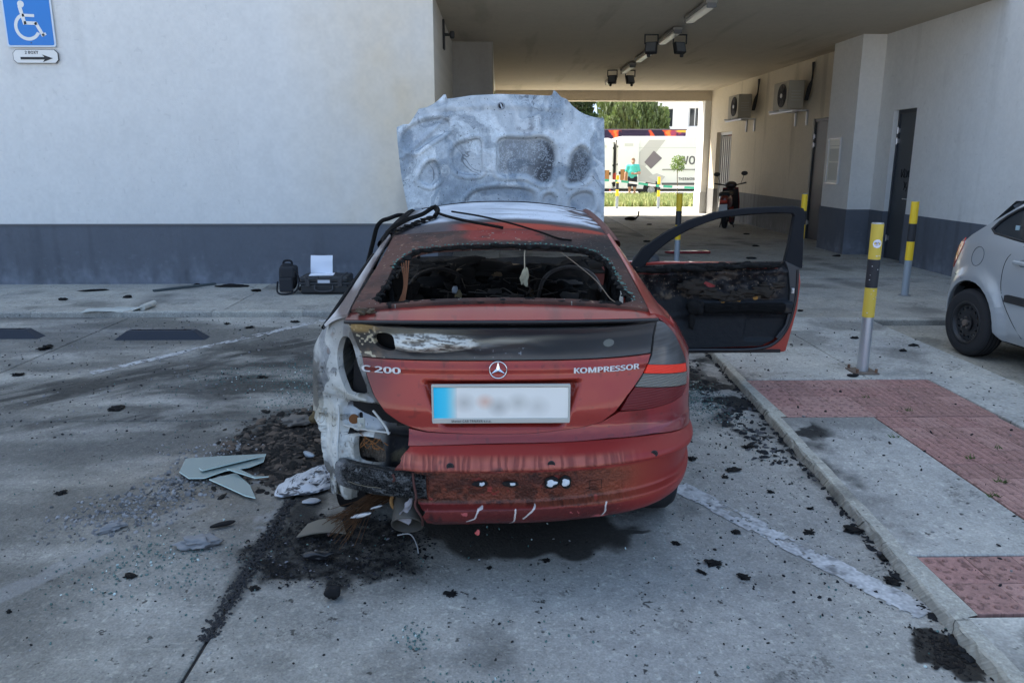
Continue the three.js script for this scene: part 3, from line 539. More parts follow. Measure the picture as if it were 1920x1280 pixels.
{ // round sticker wrapped on the post
  const tx = canvasTex(128, 128, (c, w, h) => { c.fillStyle = '#e8e4ea'; c.fillRect(0, 0, w, h); c.strokeStyle = '#5a3a6a'; c.lineWidth = 7; c.beginPath(); c.moveTo(28, 80); c.lineTo(45, 45); c.lineTo(58, 78); c.lineTo(70, 40); c.lineTo(84, 58); c.lineTo(100, 50); c.stroke(); c.lineWidth = 4; c.beginPath(); c.moveTo(36, 95); c.lineTo(92, 84); c.stroke(); });
  const g = new THREE.CircleGeometry(.032, 28), p = g.attributes.position; for (let i = 0; i < p.count; i++) { const a = p.getX(i) / .0462; p.setXYZ(i, Math.sin(a - .2) * .0468, p.getY(i) + 1.02, Math.cos(a - .2) * .0468); } g.computeVertexNormals();
  part('sticker', clean(g), matte({ map: tx, roughness: .5 }), b0);
  const r = rng(8), ch = []; for (let i = 0; i < 14; i++) { const a = -.9 + 1.8 * r(), y = .46 + .62 * r(), s = .003 + .006 * r(); ch.push(clean(new THREE.PlaneGeometry(s * 1.6, s).translate(0, 0, .0464).rotateY(a).translate(0, y, 0))); }
  part('paint_chip', ch, mat(.6, .6, .58, .5), b0, { kind: 'stuff' });
}
bollard(5.04, 9.41, SW, 1.16, 'clean yellow and black bollard standing before the dark steel door at the right');
bollard(2.77, 12.0, SW, 1.15, 'clean yellow and black bollard beyond the open car door window');
bollard(4.78, 12.2, SW, 1.13, 'yellow topped bollard behind the rear post of the open car door');
bollard(4.1, 27.2, .05, 1.14, 'far sunlit bollard at the left holding the barrier tape', { r: .05 });
bollard(5.52, 27.1, .05, 1.1, 'far sunlit bollard at the right holding the barrier tape', { r: .05 });
{ // barrier tape, green and white
  const P = [[3.0, 1.06, 27.2], [4.1, 1.0, 27.13], [5.52, .83, 27.03], [7.1, .76, 26.4]], c = new THREE.CatmullRomCurve3(P.map(p => V(...p)), false, 'catmullrom', .1);
  const t = thing('barrier_tape', 'green and white barrier tape strung between the far bollards', 'barrier tape');
  const N = 18, gm = mat(.06, .42, .28, .5), wm = mat(.8, .8, .78, .5);
  for (let i = 0; i < N; i++) part('tape_band', clean(new THREE.BoxGeometry(c.getPoint(i / N).distanceTo(c.getPoint((i + 1) / N)), .075, .003).rotateZ(Math.asin(c.getTangent((i + .5) / N).y)).rotateY(-Math.atan2(c.getTangent((i + .5) / N).z, c.getTangent((i + .5) / N).x)).translate(...c.getPoint((i + .5) / N).toArray())), i % 2 ? gm : wm, t);
}

// vans, wall, trees, building beyond
const whiteP = pmat(.82, .81, .77, .35, { clearcoat: .4 }), tyreM = mat(.03, .03, .032, .85), glassD = pmat(.03, .035, .04, .06);
function vanWheel(parent, x, z, r) {
  const w = new THREE.Group(); w.name = 'wheel'; w.position.set(x, r, z); parent.add(w);
  part('tyre', clean(new THREE.TorusGeometry(r - .09, .09, 10, 26)), tyreM, w);
  part('rim', [new THREE.CylinderGeometry(r - .13, r - .13, .08, 22).rotateX(Math.PI / 2), new THREE.CylinderGeometry(.06, .07, .06, 12).rotateX(Math.PI / 2).translate(0, 0, .06), ...[0, 1, 2, 3, 4, 5].map(k => new THREE.CylinderGeometry(.025, .025, .05, 8).rotateX(Math.PI / 2).translate(.12 * Math.cos(k * 1.047), .12 * Math.sin(k * 1.047), .05))].map(clean), mat(.45, .45, .45, .5, { metalness: .4 }), w);
}
function van(x, Z, label, withPrint) {
  const t = thing('panel_van', label, 'van', [x, 0, -Z]), L = 6.2;
  // local: x from the rear doors (0) towards the cab, z towards the camera side = 0
  const prof = [[0, .45], [0, 2.5], [.06, 2.66], [.25, 2.72], [4.6, 2.72], [4.95, 2.6], [5.5, 1.75], [6.15, 1.35], [6.25, .9], [6.2, .42]];
  const arch = (cx, r) => [...Array(11)].map((_, k) => [cx + r * Math.cos(k / 10 * Math.PI), .42 + r * Math.sin(k / 10 * Math.PI) * .98]);
  const out = [...prof, ...arch(5.3, .42), ...arch(1.68, .42)];
  part('body', extr(out, 1.8, .04).translate(0, 0, -1.9), whiteP, t);
  part('underbody', clean(new THREE.BoxGeometry(5.9, .3, 1.7).translate(3.1, .42, -1)), black, t);
  part('sill_strip', clean(new THREE.BoxGeometry(2.7, .1, .02).translate(3.5, .62, -.05)), mat(.1, .1, .1, .6), t);
  part('sliding_rail', rbox(1.9, .05, .03, .01).translate(3.1, 1.27, -.045), mat(.28, .27, .25, .5), t);
  part('side_trim', clean(new THREE.BoxGeometry(5.0, .015, .01).translate(2.6, 2.25, -.055)), mat(.5, .5, .48, .5), t);
  for (const [a, b] of [[1.68, -.16], [5.3, -.16], [1.68, -1.85], [5.3, -1.85]]) vanWheel(t, a, b, .34);
  // rear door folded open against the side
  const d = new THREE.Group(); d.name = 'rear_door'; t.add(d);
  part('panel', rbox(.98, 2.2, .06, .025).translate(.53, 1.52, .03), whiteP, d);
  part('pressing', rbox(.4, .13, .02, .008).translate(.55, 2.38, .062), mat(.6, .59, .56, .5), d);
  part('trim_board', rbox(.34, .52, .02, .008).translate(.36, 1.02, .062), mat(.42, .2, .08, .7), d);
  part('lock', rbox(.08, .13, .04, .01).translate(.16, 1.12, .07), black, d); part('plate_recess', rbox(.16, .12, .02, .008).translate(.45, 1.2, .068), mat(.05, .05, .05, .6), d);
  for (const y of [.65, 1.5, 2.3]) part('hinge', rbox(.05, .09, .05, .01).translate(.03, y, .04), black, d);
  part('rear_pillar', rbox(.07, 2.1, .08, .02).translate(-.02, 1.55, -.1), black, t);
  part('tail_lamp', rbox(.07, .35, .1, .02).translate(-.03, .95, -.08), mat(.5, .06, .03, .4), t);
  if (withPrint) {
    const pr = new THREE.Group(); pr.name = 'side_print'; t.add(pr); const z = -.058 + .002;
    const flat = (p, m, k) => part('print_shape', clean(new THREE.ShapeGeometry(new THREE.Shape(p.map(q => new THREE.Vector2(...q)))).translate(0, 0, z + k * .003)), m, pr);
    const g1 = mat(.50, .48, .46, .5), g2 = mat(.40, .37, .36, .5), g3 = mat(.56, .54, .52, .5);
    flat([[1.06, 2.05], [1.5, 2.6], [2.25, 2.6], [1.2, 1.2], [1.06, 1.25]], g3, 1); flat([[1.06, 1.5], [1.06, .75], [1.9, .62], [1.75, 1.0], [1.3, 1.45]], g1, 2); flat([[1.5, .95], [2.05, .65], [2.3, .95], [1.9, 1.1]], g3, 3);
    flat([[1.3, 1.6], [1.72, 2.12], [2.12, 1.78], [1.62, 1.3]], mat(.19, .16, .18, .5), 4);
    for (const [s, x0, y0, h] of [['WOODA', 2.92, 1.5, .38], ['THERMOWOOD · TERA', 2.92, .78, .13]]) { const g = new TextGeometry(s, { font, size: h, depth: .004, curveSegments: 3 }); g.scale(.86, 1, 1).translate(x0, y0, z + .002); part('lettering', clean(g), mat(.12, .11, .12, .6), pr); }
  }
  return t;
}
van(5.42, 36.5, 'white panel van with grey print and lettering parked beyond the grass strip', true);
const v2 = van(5.3, 36.6, 'white panel van mostly hidden behind the raised bonnet, left of the lettered van', false); v2.scale.set(-1, .97, 1);
// painted fence wall behind the vans
{
  const [m] = texPair(1024, 256, (u, v) => {
    const x = u * 14, y = v * 3.4; const wx = x + .9 * fbm(x * .9, y * .9 + 4, 4), wy = y + .9 * fbm(x * .9 + 8, y * .9, 4); const k = Math.sin(wx * 4.2 + 2.5 * Math.sin(wy * 2.2)) * .5 + .5, q = fbm(wx * 2, wy * 2, 3);
    let c = mix3([.03, .022, .045], [.55, .07, .03], ss(.55, .8, k + q * .6)); c = mix3(c, [.7, .2, .05], ss(.88, 1.05, k + q * .5)); c = mix3(c, [.16, .05, .16], ss(.2, .5, fbm(wx * 1.3 + 9, wy * 1.3, 3)) * .7); c = mix3(c, [.7, .42, .06], ss(.42, .5, fbm(x * .5 + 4, y * 1.5, 2) + .1 * q)); return [...c, .5];
  });
  const t = thing('painted_wall', 'long wall painted with orange, red and purple swirls behind the vans', 'wall', [0, 0, -44]);
  part('wall', clean(new THREE.BoxGeometry(24, 3.3, .25).translate(-1.7, 1.65, 0)), matte({ map: rep(m, 1.7, 1), roughness: .8 }), t); part('coping', clean(new THREE.BoxGeometry(24.1, .06, .32).translate(-1.7, 3.33, 0)), mat(.12, .1, .12, .8), t);
}
function tree(x, Z, h, rx, seed, label, tone, droop) {
  const t = thing('tree', label, 'tree', [x, 0, -Z], 'trees beyond the painted wall'), r = rng(seed), bark = mat(.12, .09, .065, .9);
  part('trunk', [rodGeo(new THREE.Vector3(), new THREE.Vector3(.2, h * .35, 0), .32, .22), ...[0, 1, 2, 3, 4].map(k => { const a = k * 1.3 + r(); return rodGeo(new THREE.Vector3(.2, h * (.28 + .03 * k), 0), new THREE.Vector3(Math.cos(a) * rx * .6, h * (.6 + .1 * r()), Math.sin(a) * rx * .6), .14, .04, 6); })], bark, t);
  const pos = [], cols = [], lobes = []; for (let k = 0; k < 16; k++) { const a = r() * 6.28, e = r(); lobes.push([Math.cos(a) * rx * (.2 + .6 * r()), h * (.42 + .46 * e), Math.sin(a) * rx * .6 * r(), rx * (.28 + .24 * r()), .75 + .5 * r()]); }
  for (let i = 0; i < 15000; i++) {
    const L = lobes[r() * lobes.length | 0], d = new THREE.Vector3(r() - .5, r() - .5, r() - .5).normalize(), q = Math.pow(r(), .3) * L[3];
    const c = new THREE.Vector3(L[0] + d.x * q, L[1] + d.y * q * .85 - (droop ? r() * r() * 1.3 : 0), L[2] + d.z * q), s = .07 + .09 * r(); const u = new THREE.Vector3(r() - .5, droop ? (r() - .5) * .4 : r() - .5, r() - .5).normalize().multiplyScalar(s), w = new THREE.Vector3(r() - .5, droop ? -2 : r() - .5, r() - .5).normalize().multiplyScalar(s * (droop ? 3.2 : 1.8));
    for (const v of [c.clone().sub(u), c.clone().add(u), c.clone().add(w)]) pos.push(v.x, v.y, v.z); const k = L[4] * (.8 + .4 * r()); for (let j = 0; j < 3; j++) cols.push(tone[0] * k, tone[1] * k, tone[2] * k);
  }
  const g = new THREE.BufferGeometry(); g.setAttribute('position', new THREE.Float32BufferAttribute(pos, 3)); g.setAttribute('color', new THREE.Float32BufferAttribute(cols, 3)); g.computeVertexNormals();
  part('crown', g, new THREE.MeshPhysicalMaterial({ vertexColors: true, roughness: .9, transmission: .35, thickness: 0, side: THREE.DoubleSide }), t);
}
tree(5.4, 57, 8.2, 2.4, 21, 'dense dark green tree at the left, beside the raised bonnet edge', [.055, .10, .022], false);
tree(9.0, 54, 7.6, 2.6, 22, 'light green drooping tree nearest the white building', [.105, .15, .035], true);
tree(7.2, 50, 5.6, 1.5, 24, 'small rounded light green tree in front of the taller ones', [.12, .17, .04], true);
tree(2.5, 60, 9, 3.2, 23, 'broad green tree largely hidden by the raised bonnet', [.06, .10, .03], false);
tree(11.6, 57, 4.6, .8, 25, 'thin sparse green tree at the foot of the white building', [.09, .12, .04], true);
{ // white building far behind with window openings
  const t = thing('residential_block', 'pale white residential block in full sun far behind the trees', 'building', [12.3, 0, -66]); t.rotation.y = -.5;
  const Wm = mat(.78, .77, .74, .85), L = 16, Hh = 22;
  const holes = [], win = []; for (let f = 0; f < 7; f++) for (let k = 0; k < 7; k++) { const x = 1.1 + k * 2.25, y = 1.3 + f * 3.0; holes.push([[x, y], [x + 1.0, y], [x + 1.0, y + 1.5], [x, y + 1.5]]); win.push([x, y]); }
  part('wall', extr([[0, 0], [L, 0], [L, Hh], [0, Hh]], .3, 0, holes).translate(0, 0, -.3), Wm, t); part('wall', clean(new THREE.BoxGeometry(L, Hh, 8).translate(L / 2, Hh / 2, -4.6)), Wm, t);
  for (const [x, y] of win) { part('window', [new THREE.BoxGeometry(1, .07, .08).translate(x + .5, y + .035, -.2), new THREE.BoxGeometry(1, .07, .08).translate(x + .5, y + 1.465, -.2), new THREE.BoxGeometry(.07, 1.36, .08).translate(x + .035, y + .75, -.2), new THREE.BoxGeometry(.07, 1.36, .08).translate(x + .965, y + .75, -.2), new THREE.BoxGeometry(.06, 1.36, .07).translate(x + .5, y + .75, -.2)].map(clean), mat(.7, .7, .68, .5), t); part('pane', clean(new THREE.BoxGeometry(.86, 1.36, .02).translate(x + .5, y + .75, -.22)), glassD, t); }
  for (const x of [.35, 5.05, 9.6]) part('downpipe', clean(new THREE.BoxGeometry(.3, Hh, .2).translate(x, Hh / 2, .1)), mat(.5, .5, .54, .7), t);
  part('cornice', clean(new THREE.BoxGeometry(L + .3, .4, .6).translate(L / 2, Hh + .2, 0)), Wm, t);
}
{ // sapling in the grass strip
  const t = thing('sapling', 'thin young tree with a small leafy crown in front of the lettered van', 'tree', [7.02, .02, -31]), r = rng(6);
  part('trunk', tube([new THREE.Vector3(), new THREE.Vector3(.03, .6, 0), new THREE.Vector3(.0, 1.2, 0), new THREE.Vector3(.04, 1.75, 0)], .016, 6, 6), mat(.2, .15, .1, .9), t);
  const pos = []; for (let i = 0; i < 420; i++) { const d = new THREE.Vector3(r() - .5, r() - .5, r() - .5).normalize().multiplyScalar(.3 * Math.pow(r(), .4)); d.y *= 1.15; d.add(new THREE.Vector3(.02, 1.55, 0)); const a = new THREE.Vector3(r() - .5, r() - .5, r() - .5).normalize().multiplyScalar(.035), b = new THREE.Vector3(r() - .5, r() - .8, r() - .5).normalize().multiplyScalar(.08); for (const v of [d.clone().sub(a), d.clone().add(a), d.clone().add(b)]) pos.push(v.x, v.y, v.z); }
  const g = new THREE.BufferGeometry(); g.setAttribute('position', new THREE.Float32BufferAttribute(pos, 3)); g.computeVertexNormals();
  part('crown', g, new THREE.MeshPhysicalMaterial({ color: col(.16, .24, .05), roughness: .9, transmission: .4, thickness: 0, side: THREE.DoubleSide }), t);
}
// ---------------------------------------------------------------- person beyond the tape
// a continuous skin from tapered capsules joined with a smooth minimum, meshed by marching cubes
function field(bones, lo, hi, n, k = .03) {
  const mc = new MarchingCubes(n, new THREE.MeshBasicMaterial(), false, false, 400000); mc.isolation = 0;
  const S = Math.max(hi[0] - lo[0], hi[1] - lo[1], hi[2] - lo[2]), c = lo.map((v, i) => (v + hi[i]) / 2), half = n / 2;
  for (let z = 0; z < n; z++) for (let y = 0; y < n; y++) for (let x = 0; x < n; x++) {
    const p = [(x - half) / half * S / 2 + c[0], (y - half) / half * S / 2 + c[1], (z - half) / half * S / 2 + c[2]]; let acc = 0;
    for (const [a, b, ra, rb, sx = 1, sz = 1] of bones) {
      const dx = (b[0] - a[0]), dy = b[1] - a[1], dz = b[2] - a[2], t = clamp(((p[0] - a[0]) * dx + (p[1] - a[1]) * dy + (p[2] - a[2]) * dz) / (dx * dx + dy * dy + dz * dz + 1e-9));
      const d = Math.hypot((p[0] - a[0] - t * dx) / sx, p[1] - a[1] - t * dy, (p[2] - a[2] - t * dz) / sz) - lerp(ra, rb, t); acc += Math.exp(-d / k);
    }
    mc.field[x + y * n + z * n * n] = k * Math.log(acc + 1e-30);
  }
  mc.update();
  const g = new THREE.BufferGeometry(), cnt = mc.count; const pos = new Float32Array(mc.positionArray.slice(0, cnt * 3)), nor = new Float32Array(mc.normalArray.slice(0, cnt * 3));
  for (let i = 0; i < cnt; i++) for (let a = 0; a < 3; a++) pos[i * 3 + a] = pos[i * 3 + a] * S / 2 + c[a];
  g.setAttribute('position', new THREE.BufferAttribute(pos, 3)); let q = mergeVertices(g, 1e-5); q.computeVertexNormals(); return clean(q);
}
{
  const t = thing('person', 'person in a teal t-shirt and dark shorts standing by the grass, one forearm raised', 'person', [5.87, .05, -34.6]); t.rotation.y = -.35;
  const skin = mat(.5, .27, .19, .6);
  const H = 1.0, sh = [[-.2, 1.38, 0], [.2, 1.38, 0]], el = [[-.3, 1.09, .02], [.3, 1.1, .03]], wr = [[-.33, .84, .08], [.1, 1.06, .26]];
  const bones = [[[0, .93, 0], [0, 1.14, .01], .155, .15, 1.1, .85], [[0, 1.14, .01], [0, 1.34, 0], .15, .14, 1.2, .85], [sh[0], sh[1], .075, .075], [[0, 1.4, 0], [0, 1.5, .01], .06, .055]];
  for (const i of [0, 1]) { const s = i ? 1 : -1; bones.push([sh[i], el[i], .058, .045], [el[i], wr[i], .044, .03], [[s * .09, .9, 0], [s * .11, .48, .015], .095, .062], [[s * .11, .48, .01], [s * .115, .09, -.02], .06, .038], [[s * .115, .05, -.04], [s * .13, .035, .13], .042, .032]); }
  const body = field(bones, [-.5, -.02, -.3], [.5, 1.6, .4], 92, .022);
  const head = field([[[0, 1.56, 0], [0, 1.63, -.005], .082, .088, .88, 1.0], [[0, 1.52, .035], [0, 1.56, .04], .045, .06], [[0, 1.575, .088], [0, 1.555, .105], .008, .014], [[-.03, 1.52, .082], [.03, 1.52, .082], .008, .008], [[-.074, 1.58, -.005], [-.076, 1.565, -.005], .018, .014, .5], [[.074, 1.58, -.005], [.076, 1.565, -.005], .018, .014, .5], [[-.04, 1.603, .08], [.04, 1.603, .08], .009, .009]], [-.13, 1.45, -.13], [.13, 1.75, .15], 76, .009);
  const hand = (w, dir, side) => { // palm and five curled fingers
    const d = new THREE.Vector3(...dir).normalize(), up = new THREE.Vector3(0, 0, 1).cross(d).normalize(), nr = d.clone().cross(up).normalize(), at = (a, b, c) => new THREE.Vector3(...w).addScaledVector(d, a).addScaledVector(up, b).addScaledVector(nr, c).toArray();
    const bs = [[at(0, 0, 0), at(.07, 0, .004), .024, .032, 1, 1]]; [[-.03, .055], [-.01, .066], [.01, .062], [.029, .048]].forEach(([o, l]) => bs.push([at(.075, o, 0), at(.075 + l * .6, o * 1.1, .012), .0095, .0088], [at(.075 + l * .6, o * 1.1, .012), at(.075 + l, o * 1.1, .035), .0088, .008])); bs.push([at(.02, -.025, .006), at(.055, -.052, .02), .012, .01], [at(.055, -.052, .02), at(.085, -.056, .032), .01, .009]);
    const lo = [0, 1, 2].map(i => Math.min(...bs.flatMap(b => [b[0][i], b[1][i]])) - .05), hi = [0, 1, 2].map(i => Math.max(...bs.flatMap(b => [b[0][i], b[1][i]])) + .05); return field(bs, lo, hi, 64, .004);
  };
  part('body', [body, head, hand(wr[0], [-.05, -1, .12], -1), hand(wr[1], [-.8, .25, .45], 1)], skin, t);
  for (const s of [-1, 1]) part('eye', clean(new THREE.SphereGeometry(.009, 10, 8).translate(s * .03, 1.588, .082)), mat(.05, .04, .035, .3), t);
  part('hair', field([[[0, 1.63, -.02], [0, 1.655, -.01], .092, .086, .9, 1.05], [[0, 1.57, -.05], [0, 1.62, -.05], .07, .08, .95, 1]], [-.14, 1.45, -.16], [.14, 1.78, .13], 50, .01), mat(.16, .1, .06, .85), t);
  part('t_shirt', field([[[0, .93, 0], [0, 1.14, .01], .178, .165, 1.12, .88], [[0, 1.14, .01], [0, 1.34, 0], .165, .15, 1.22, .88], [sh[0], sh[1], .088, .088], [sh[0], [-.265, 1.2, .012], .077, .08], [sh[1], [.265, 1.21, .018], .077, .08]], [-.45, .7, -.3], [.45, 1.55, .3], 80, .02), mat(.10, .52, .47, .85), t);
  part('shorts', field([[[0, .93, 0], [0, .86, 0], .172, .16, 1.12, .9], [[-.09, .86, 0], [-.112, .56, .01], .118, .1], [[.09, .86, 0], [.112, .56, .01], .118, .1]], [-.4, .4, -.3], [.4, 1.1, .3], 72, .02), mat(.035, .035, .05, .85), t);
  for (const s of [-1, 1]) part('shoe', field([[[s * .115, .035, -.06], [s * .132, .03, .14], .05, .042, .9, 1]], [s * .12 - .15, -.05, -.2], [s * .12 + .15, .15, .25], 40, .01), mat(.6, .6, .58, .7), t);
}
// ---------------------------------------------------------------- scooter in the passage
{
  const t = thing('scooter', 'dark red scooter with a pale number plate parked by the passage wall, seen from behind', 'scooter', [5.78, SW, -19.6]); t.rotation.y = -.42; t.rotation.z = .05;
  const red = pmat(.17, .012, .014, .3, { clearcoat: .7 }), v3 = (x, y, z) => new THREE.Vector3(x, y, z);   // local -z is forward
  const wheel = (z, r) => { const w = new THREE.Group(); w.name = 'wheel'; w.position.set(0, r, z); t.add(w); part('tyre', clean(new THREE.TorusGeometry(r - .055, .058, 10, 26).rotateY(Math.PI / 2)), tyreM, w); part('rim', [new THREE.CylinderGeometry(r - .09, r - .09, .05, 20).rotateZ(Math.PI / 2), new THREE.CylinderGeometry(.04, .04, .12, 10).rotateZ(Math.PI / 2)].map(clean), mat(.1, .1, .1, .5), w); };
  wheel(.55, .25); wheel(-.72, .25);
  part('rear_body', lumpBody(.30, .36, .78, [[0, .62, .38]]), red, t);
  part('seat', rbox(.27, .11, .72, .05, 4).translate(0, .83, .3), mat(.018, .018, .02, .6), t);
  part('floor_board', rbox(.3, .09, .5, .03).translate(0, .36, -.2), mat(.03, .03, .03, .7), t);
  part('front_apron', grid(16, 16, (a, b) => { const x = (a - .5) * (.44 - .1 * Math.abs(b - .45)), y = .28 + b * .68; return v3(x, y, -.5 - .16 * (1 - b) + 1.2 * x * x - .02); }), red, t);
  part('inner_apron', grid(10, 10, (a, b) => { const x = (a - .5) * .38, y = .32 + b * .6; return v3(x, y, -.45 - .14 * (1 - b) + .4 * x * x); }), mat(.025, .02, .02, .6), t);
  part('fork', [rodGeo(v3(-.07, .95, -.5), v3(-.07, .28, -.72), .022), rodGeo(v3(.07, .95, -.5), v3(.07, .28, -.72), .022)], mat(.2, .2, .2, .4, { metalness: .6 }), t);
  part('front_mudguard', clean(new THREE.CylinderGeometry(.29, .29, .15, 18, 1, true, -.6, 2.2).rotateZ(Math.PI / 2).translate(0, .25, -.72)), red, t);
  part('handlebar', tube([v3(-.36, 1.06, -.36), v3(-.2, 1.03, -.46), v3(0, 1.0, -.5), v3(.2, 1.03, -.46), v3(.36, 1.06, -.36)], .016, 5, 8), black, t);
  for (const s of [-1, 1]) part('grip', rodGeo(v3(s * .27, 1.045, -.42), v3(s * .39, 1.07, -.34), .02), black, t);
  part('headlamp_cowl', lump(.3, .2, .24, 4, .05, 2).translate(0, 1.02, -.52), mat(.03, .02, .02, .4), t);
  for (const s of [-1, 1]) { const m = new THREE.Group(); m.name = 'mirror'; t.add(m); part('stem', tube([v3(s * .25, 1.05, -.44), v3(s * .3, 1.18, -.46), v3(s * .33, 1.27, -.43)], .007, 5, 6), black, m); part('mirror_head', clean(new THREE.SphereGeometry(.075, 14, 10).scale(1.1, .75, .3).translate(s * .34, 1.3, -.42)), black, m); }
  part('tail_light', rbox(.18, .07, .06, .025).translate(0, .66, .78), mat(.6, .05, .02, .35), t);
  part('number_plate', rbox(.2, .2, .012, .004).rotateX(-.25).translate(0, .5, .83), mat(.62, .68, .72, .4), t);
  part('rear_mudguard', [clean(new THREE.BoxGeometry(.15, .34, .02).rotateX(-.3).translate(0, .46, .78)), clean(new THREE.CylinderGeometry(.29, .29, .14, 18, 1, true, 1.9, 1.6).rotateZ(Math.PI / 2).translate(0, .25, .55))], black, t);
  part('exhaust', clean(new THREE.CapsuleGeometry(.05, .34, 4, 12).rotateX(Math.PI / 2 - .15).translate(.17, .32, .5)), mat(.12, .12, .12, .4, { metalness: .7 }), t);
  part('stand', [rodGeo(v3(-.1, .28, .15), v3(-.17, .0, .22), .013), rodGeo(v3(.1, .28, .15), v3(.17, .0, .22), .013)], black, t);
}
function lumpBody(w, h, d, [[x, y, z]]) { return grid(28, 18, (a, b) => { const th = a * 6.2832, ph = b * Math.PI, k = Math.sign(Math.cos(th)) * Math.pow(Math.abs(Math.cos(th)), .7), q = Math.sign(Math.sin(th)) * Math.pow(Math.abs(Math.sin(th)), .7), c = Math.pow(Math.abs(Math.sin(ph)), .55); return new THREE.Vector3(x + k * c * w / 2, y + q * c * h / 2 + .06 * b, z - Math.cos(ph) * d / 2); }); }
// ---------------------------------------------------------------- silver hatchback at the right
{
  const t = thing('silver_hatchback', 'silver hatchback with a black steel wheel cut by the right edge of the picture', 'car');
  const silver = pmat(.50, .53, .56, .3, { metalness: .5, clearcoat: .8, clearcoatRoughness: .1 });
  const XS = 4.13, wid = 1.62, tum = curve([[.2, .05], [.35, .01], [.6, 0], [.78, .012], [.93, .035], [1.0, .05], [1.2, .16], [1.38, .27], [1.46, .36]]);
  const endR = curve([[3.2, .62], [3.5, .16], [4.0, .03], [5, 0], [6.3, .0], [6.6, .01], [6.8, .03], [6.95, .06], [7.1, .13], [7.2, .26]]);
  // side skin: parameters (Z, y); side = -1 near the sidewalk, 1 far
  const flare = (Z, y) => { const d = Math.hypot(Z - 6.64, y - .32), d2 = Math.hypot(Z - 4.18, y - .32); return -.028 * (ss(.5, .385, d) + ss(.5, .385, d2)); };
  const sideMap = s => (Z, y, ins) => { const o = tum(y) + endR(Z) + flare(Z, y) - .012 * ss(.72, .75, y) * ss(.8, .77, y) * 0 + ins; return V(s < 0 ? XS + o : XS + wid - o, y, Z); };
  const arch = cz => [...Array(15)].map((_, k) => { const a = k / 14 * Math.PI * 1.06 - .095; return [cz + .355 * Math.cos(a), .32 + .355 * Math.sin(a)]; });
  const out = [[7.16, .33], [7.19, .48], [7.2, .62], [7.12, .72], [7.06, .82], [6.98, .93], [6.87, 1.05], [6.66, 1.2], [6.46, 1.345], [6.2, 1.44], [5.7, 1.462], [5.15, 1.44], [4.75, 1.3], [4.35, 1.06], [3.9, .98], [3.45, .86], [3.25, .7], [3.22, .4], [3.35, .27], ...arch(4.18).slice().reverse().map(p => [2 * 4.18 - p[0], p[1]]).reverse().sort((a, b) => a[0] - b[0]), [4.6, .25], [6.2, .235], ...arch(6.64).sort((a, b) => a[0] - b[0]), [7.1, .3]];
  const win = smoothPoly([[6.64, 1.12], [6.47, 1.295], [6.2, 1.385], [5.75, 1.405], [5.3, 1.37], [4.95, 1.21], [4.72, 1.06], [5.3, 1.03], [6.0, 1.045], [6.4, 1.075]], 5);
  for (const s of [-1, 1]) part('side_panel', patch(out, [win], sideMap(s), { max: s < 0 ? .03 : .07, flange: .03, iter: s < 0 ? 10 : 7 }), silver, t);
  part('side_window', patch(win, [], (Z, y, i) => sideMap(-1)(Z, y, i + .018), { max: .06, flange: 0 }), glassD, t); part('side_window', patch(win, [], (Z, y, i) => sideMap(1)(Z, y, i + .018), { max: .06, flange: 0 }), glassD, t);
  part('window_seal', [tube(win.filter((_, i) => i % 2 === 0).map(([Z, y]) => sideMap(-1)(Z, y, .004)), .012, 2, 6, true)], mat(.015, .015, .017, .5), t);
  part('window_pillar', [6.18, 5.42].map((z, k) => tube([sideMap(-1)(z - .0, 1.05, .008), sideMap(-1)(z + .14 - .2 * k * 0, 1.25, .008), sideMap(-1)(z + .1, 1.39, .008)], .02, 4, 6)), mat(.015, .015, .017, .5), t);
  // roof, bonnet, screens and ends as one skin between the sides
  const spine = [[7.1, .30], [7.24, .42], [7.27, .62], [7.2, .78], [7.1, .94], [6.94, 1.1], [6.66, 1.3], [6.46, 1.42], [6.15, 1.49], [5.7, 1.51], [5.15, 1.48], [4.7, 1.29], [4.3, 1.07], [3.9, 1.0], [3.45, .89], [3.12, .72], [3.08, .4], [3.3, .26]];
  const sp = new THREE.CatmullRomCurve3(spine.map(p => new THREE.Vector3(0, p[1], -p[0])), false, 'centripetal');
  part('centre_shell', grid(14, 70, (a, b) => { const c = sp.getPoint(b), Z = -c.z, o = tum(c.y) + endR(Math.min(7.16, Math.max(3.2, Z))), e = Math.abs(a - .5) * 2, w = wid / 2 - Math.min(o, .5) - .004; const sg = a < .5 ? -1 : 1; const f = Math.pow(e, 4); return V(XS + wid / 2 + sg * e * w, c.y - .022 * f * (c.y > 1 ? 1 : .3), Z + (Z > 6.6 ? -.12 * f : Z < 3.6 ? .16 * f : 0)); }), silver, t);
  part('rear_screen', grid(8, 8, (a, b) => V(XS + .28 + a * 1.06, lerp(1.0, 1.36, b), lerp(7.06, 6.6, b))), glassD, t); part('windscreen', grid(8, 8, (a, b) => V(XS + .24 + a * 1.14, lerp(1.09, 1.4, b), lerp(4.3, 4.93, b))), glassD, t);
  part('roof_spoiler', rbox(1.0, .035, .16, .015).rotateX(-.25).translate(XS + wid / 2, 1.475, -6.38), silver, t);
  // wheels of black steel with holes
  for (const [x, z] of [[XS + .085, 6.64], [XS + .085, 4.18], [XS + wid - .085, 6.64], [XS + wid - .085, 4.18]]) {
    const s = x < XS + .5 ? -1 : 1, w = new THREE.Group(); w.name = 'wheel'; w.position.set(x, .3, -z); t.add(w);
    const prof = [[.185, -.085], [.2, -.092], [.25, -.092], [.283, -.082], [.298, -.05], [.3, 0], [.298, .05], [.283, .082], [.25, .092], [.19, .085]].map(p => new THREE.Vector2(...p));
    part('tyre', clean(new THREE.LatheGeometry(prof, 44).rotateZ(Math.PI / 2)), tyreM, w);
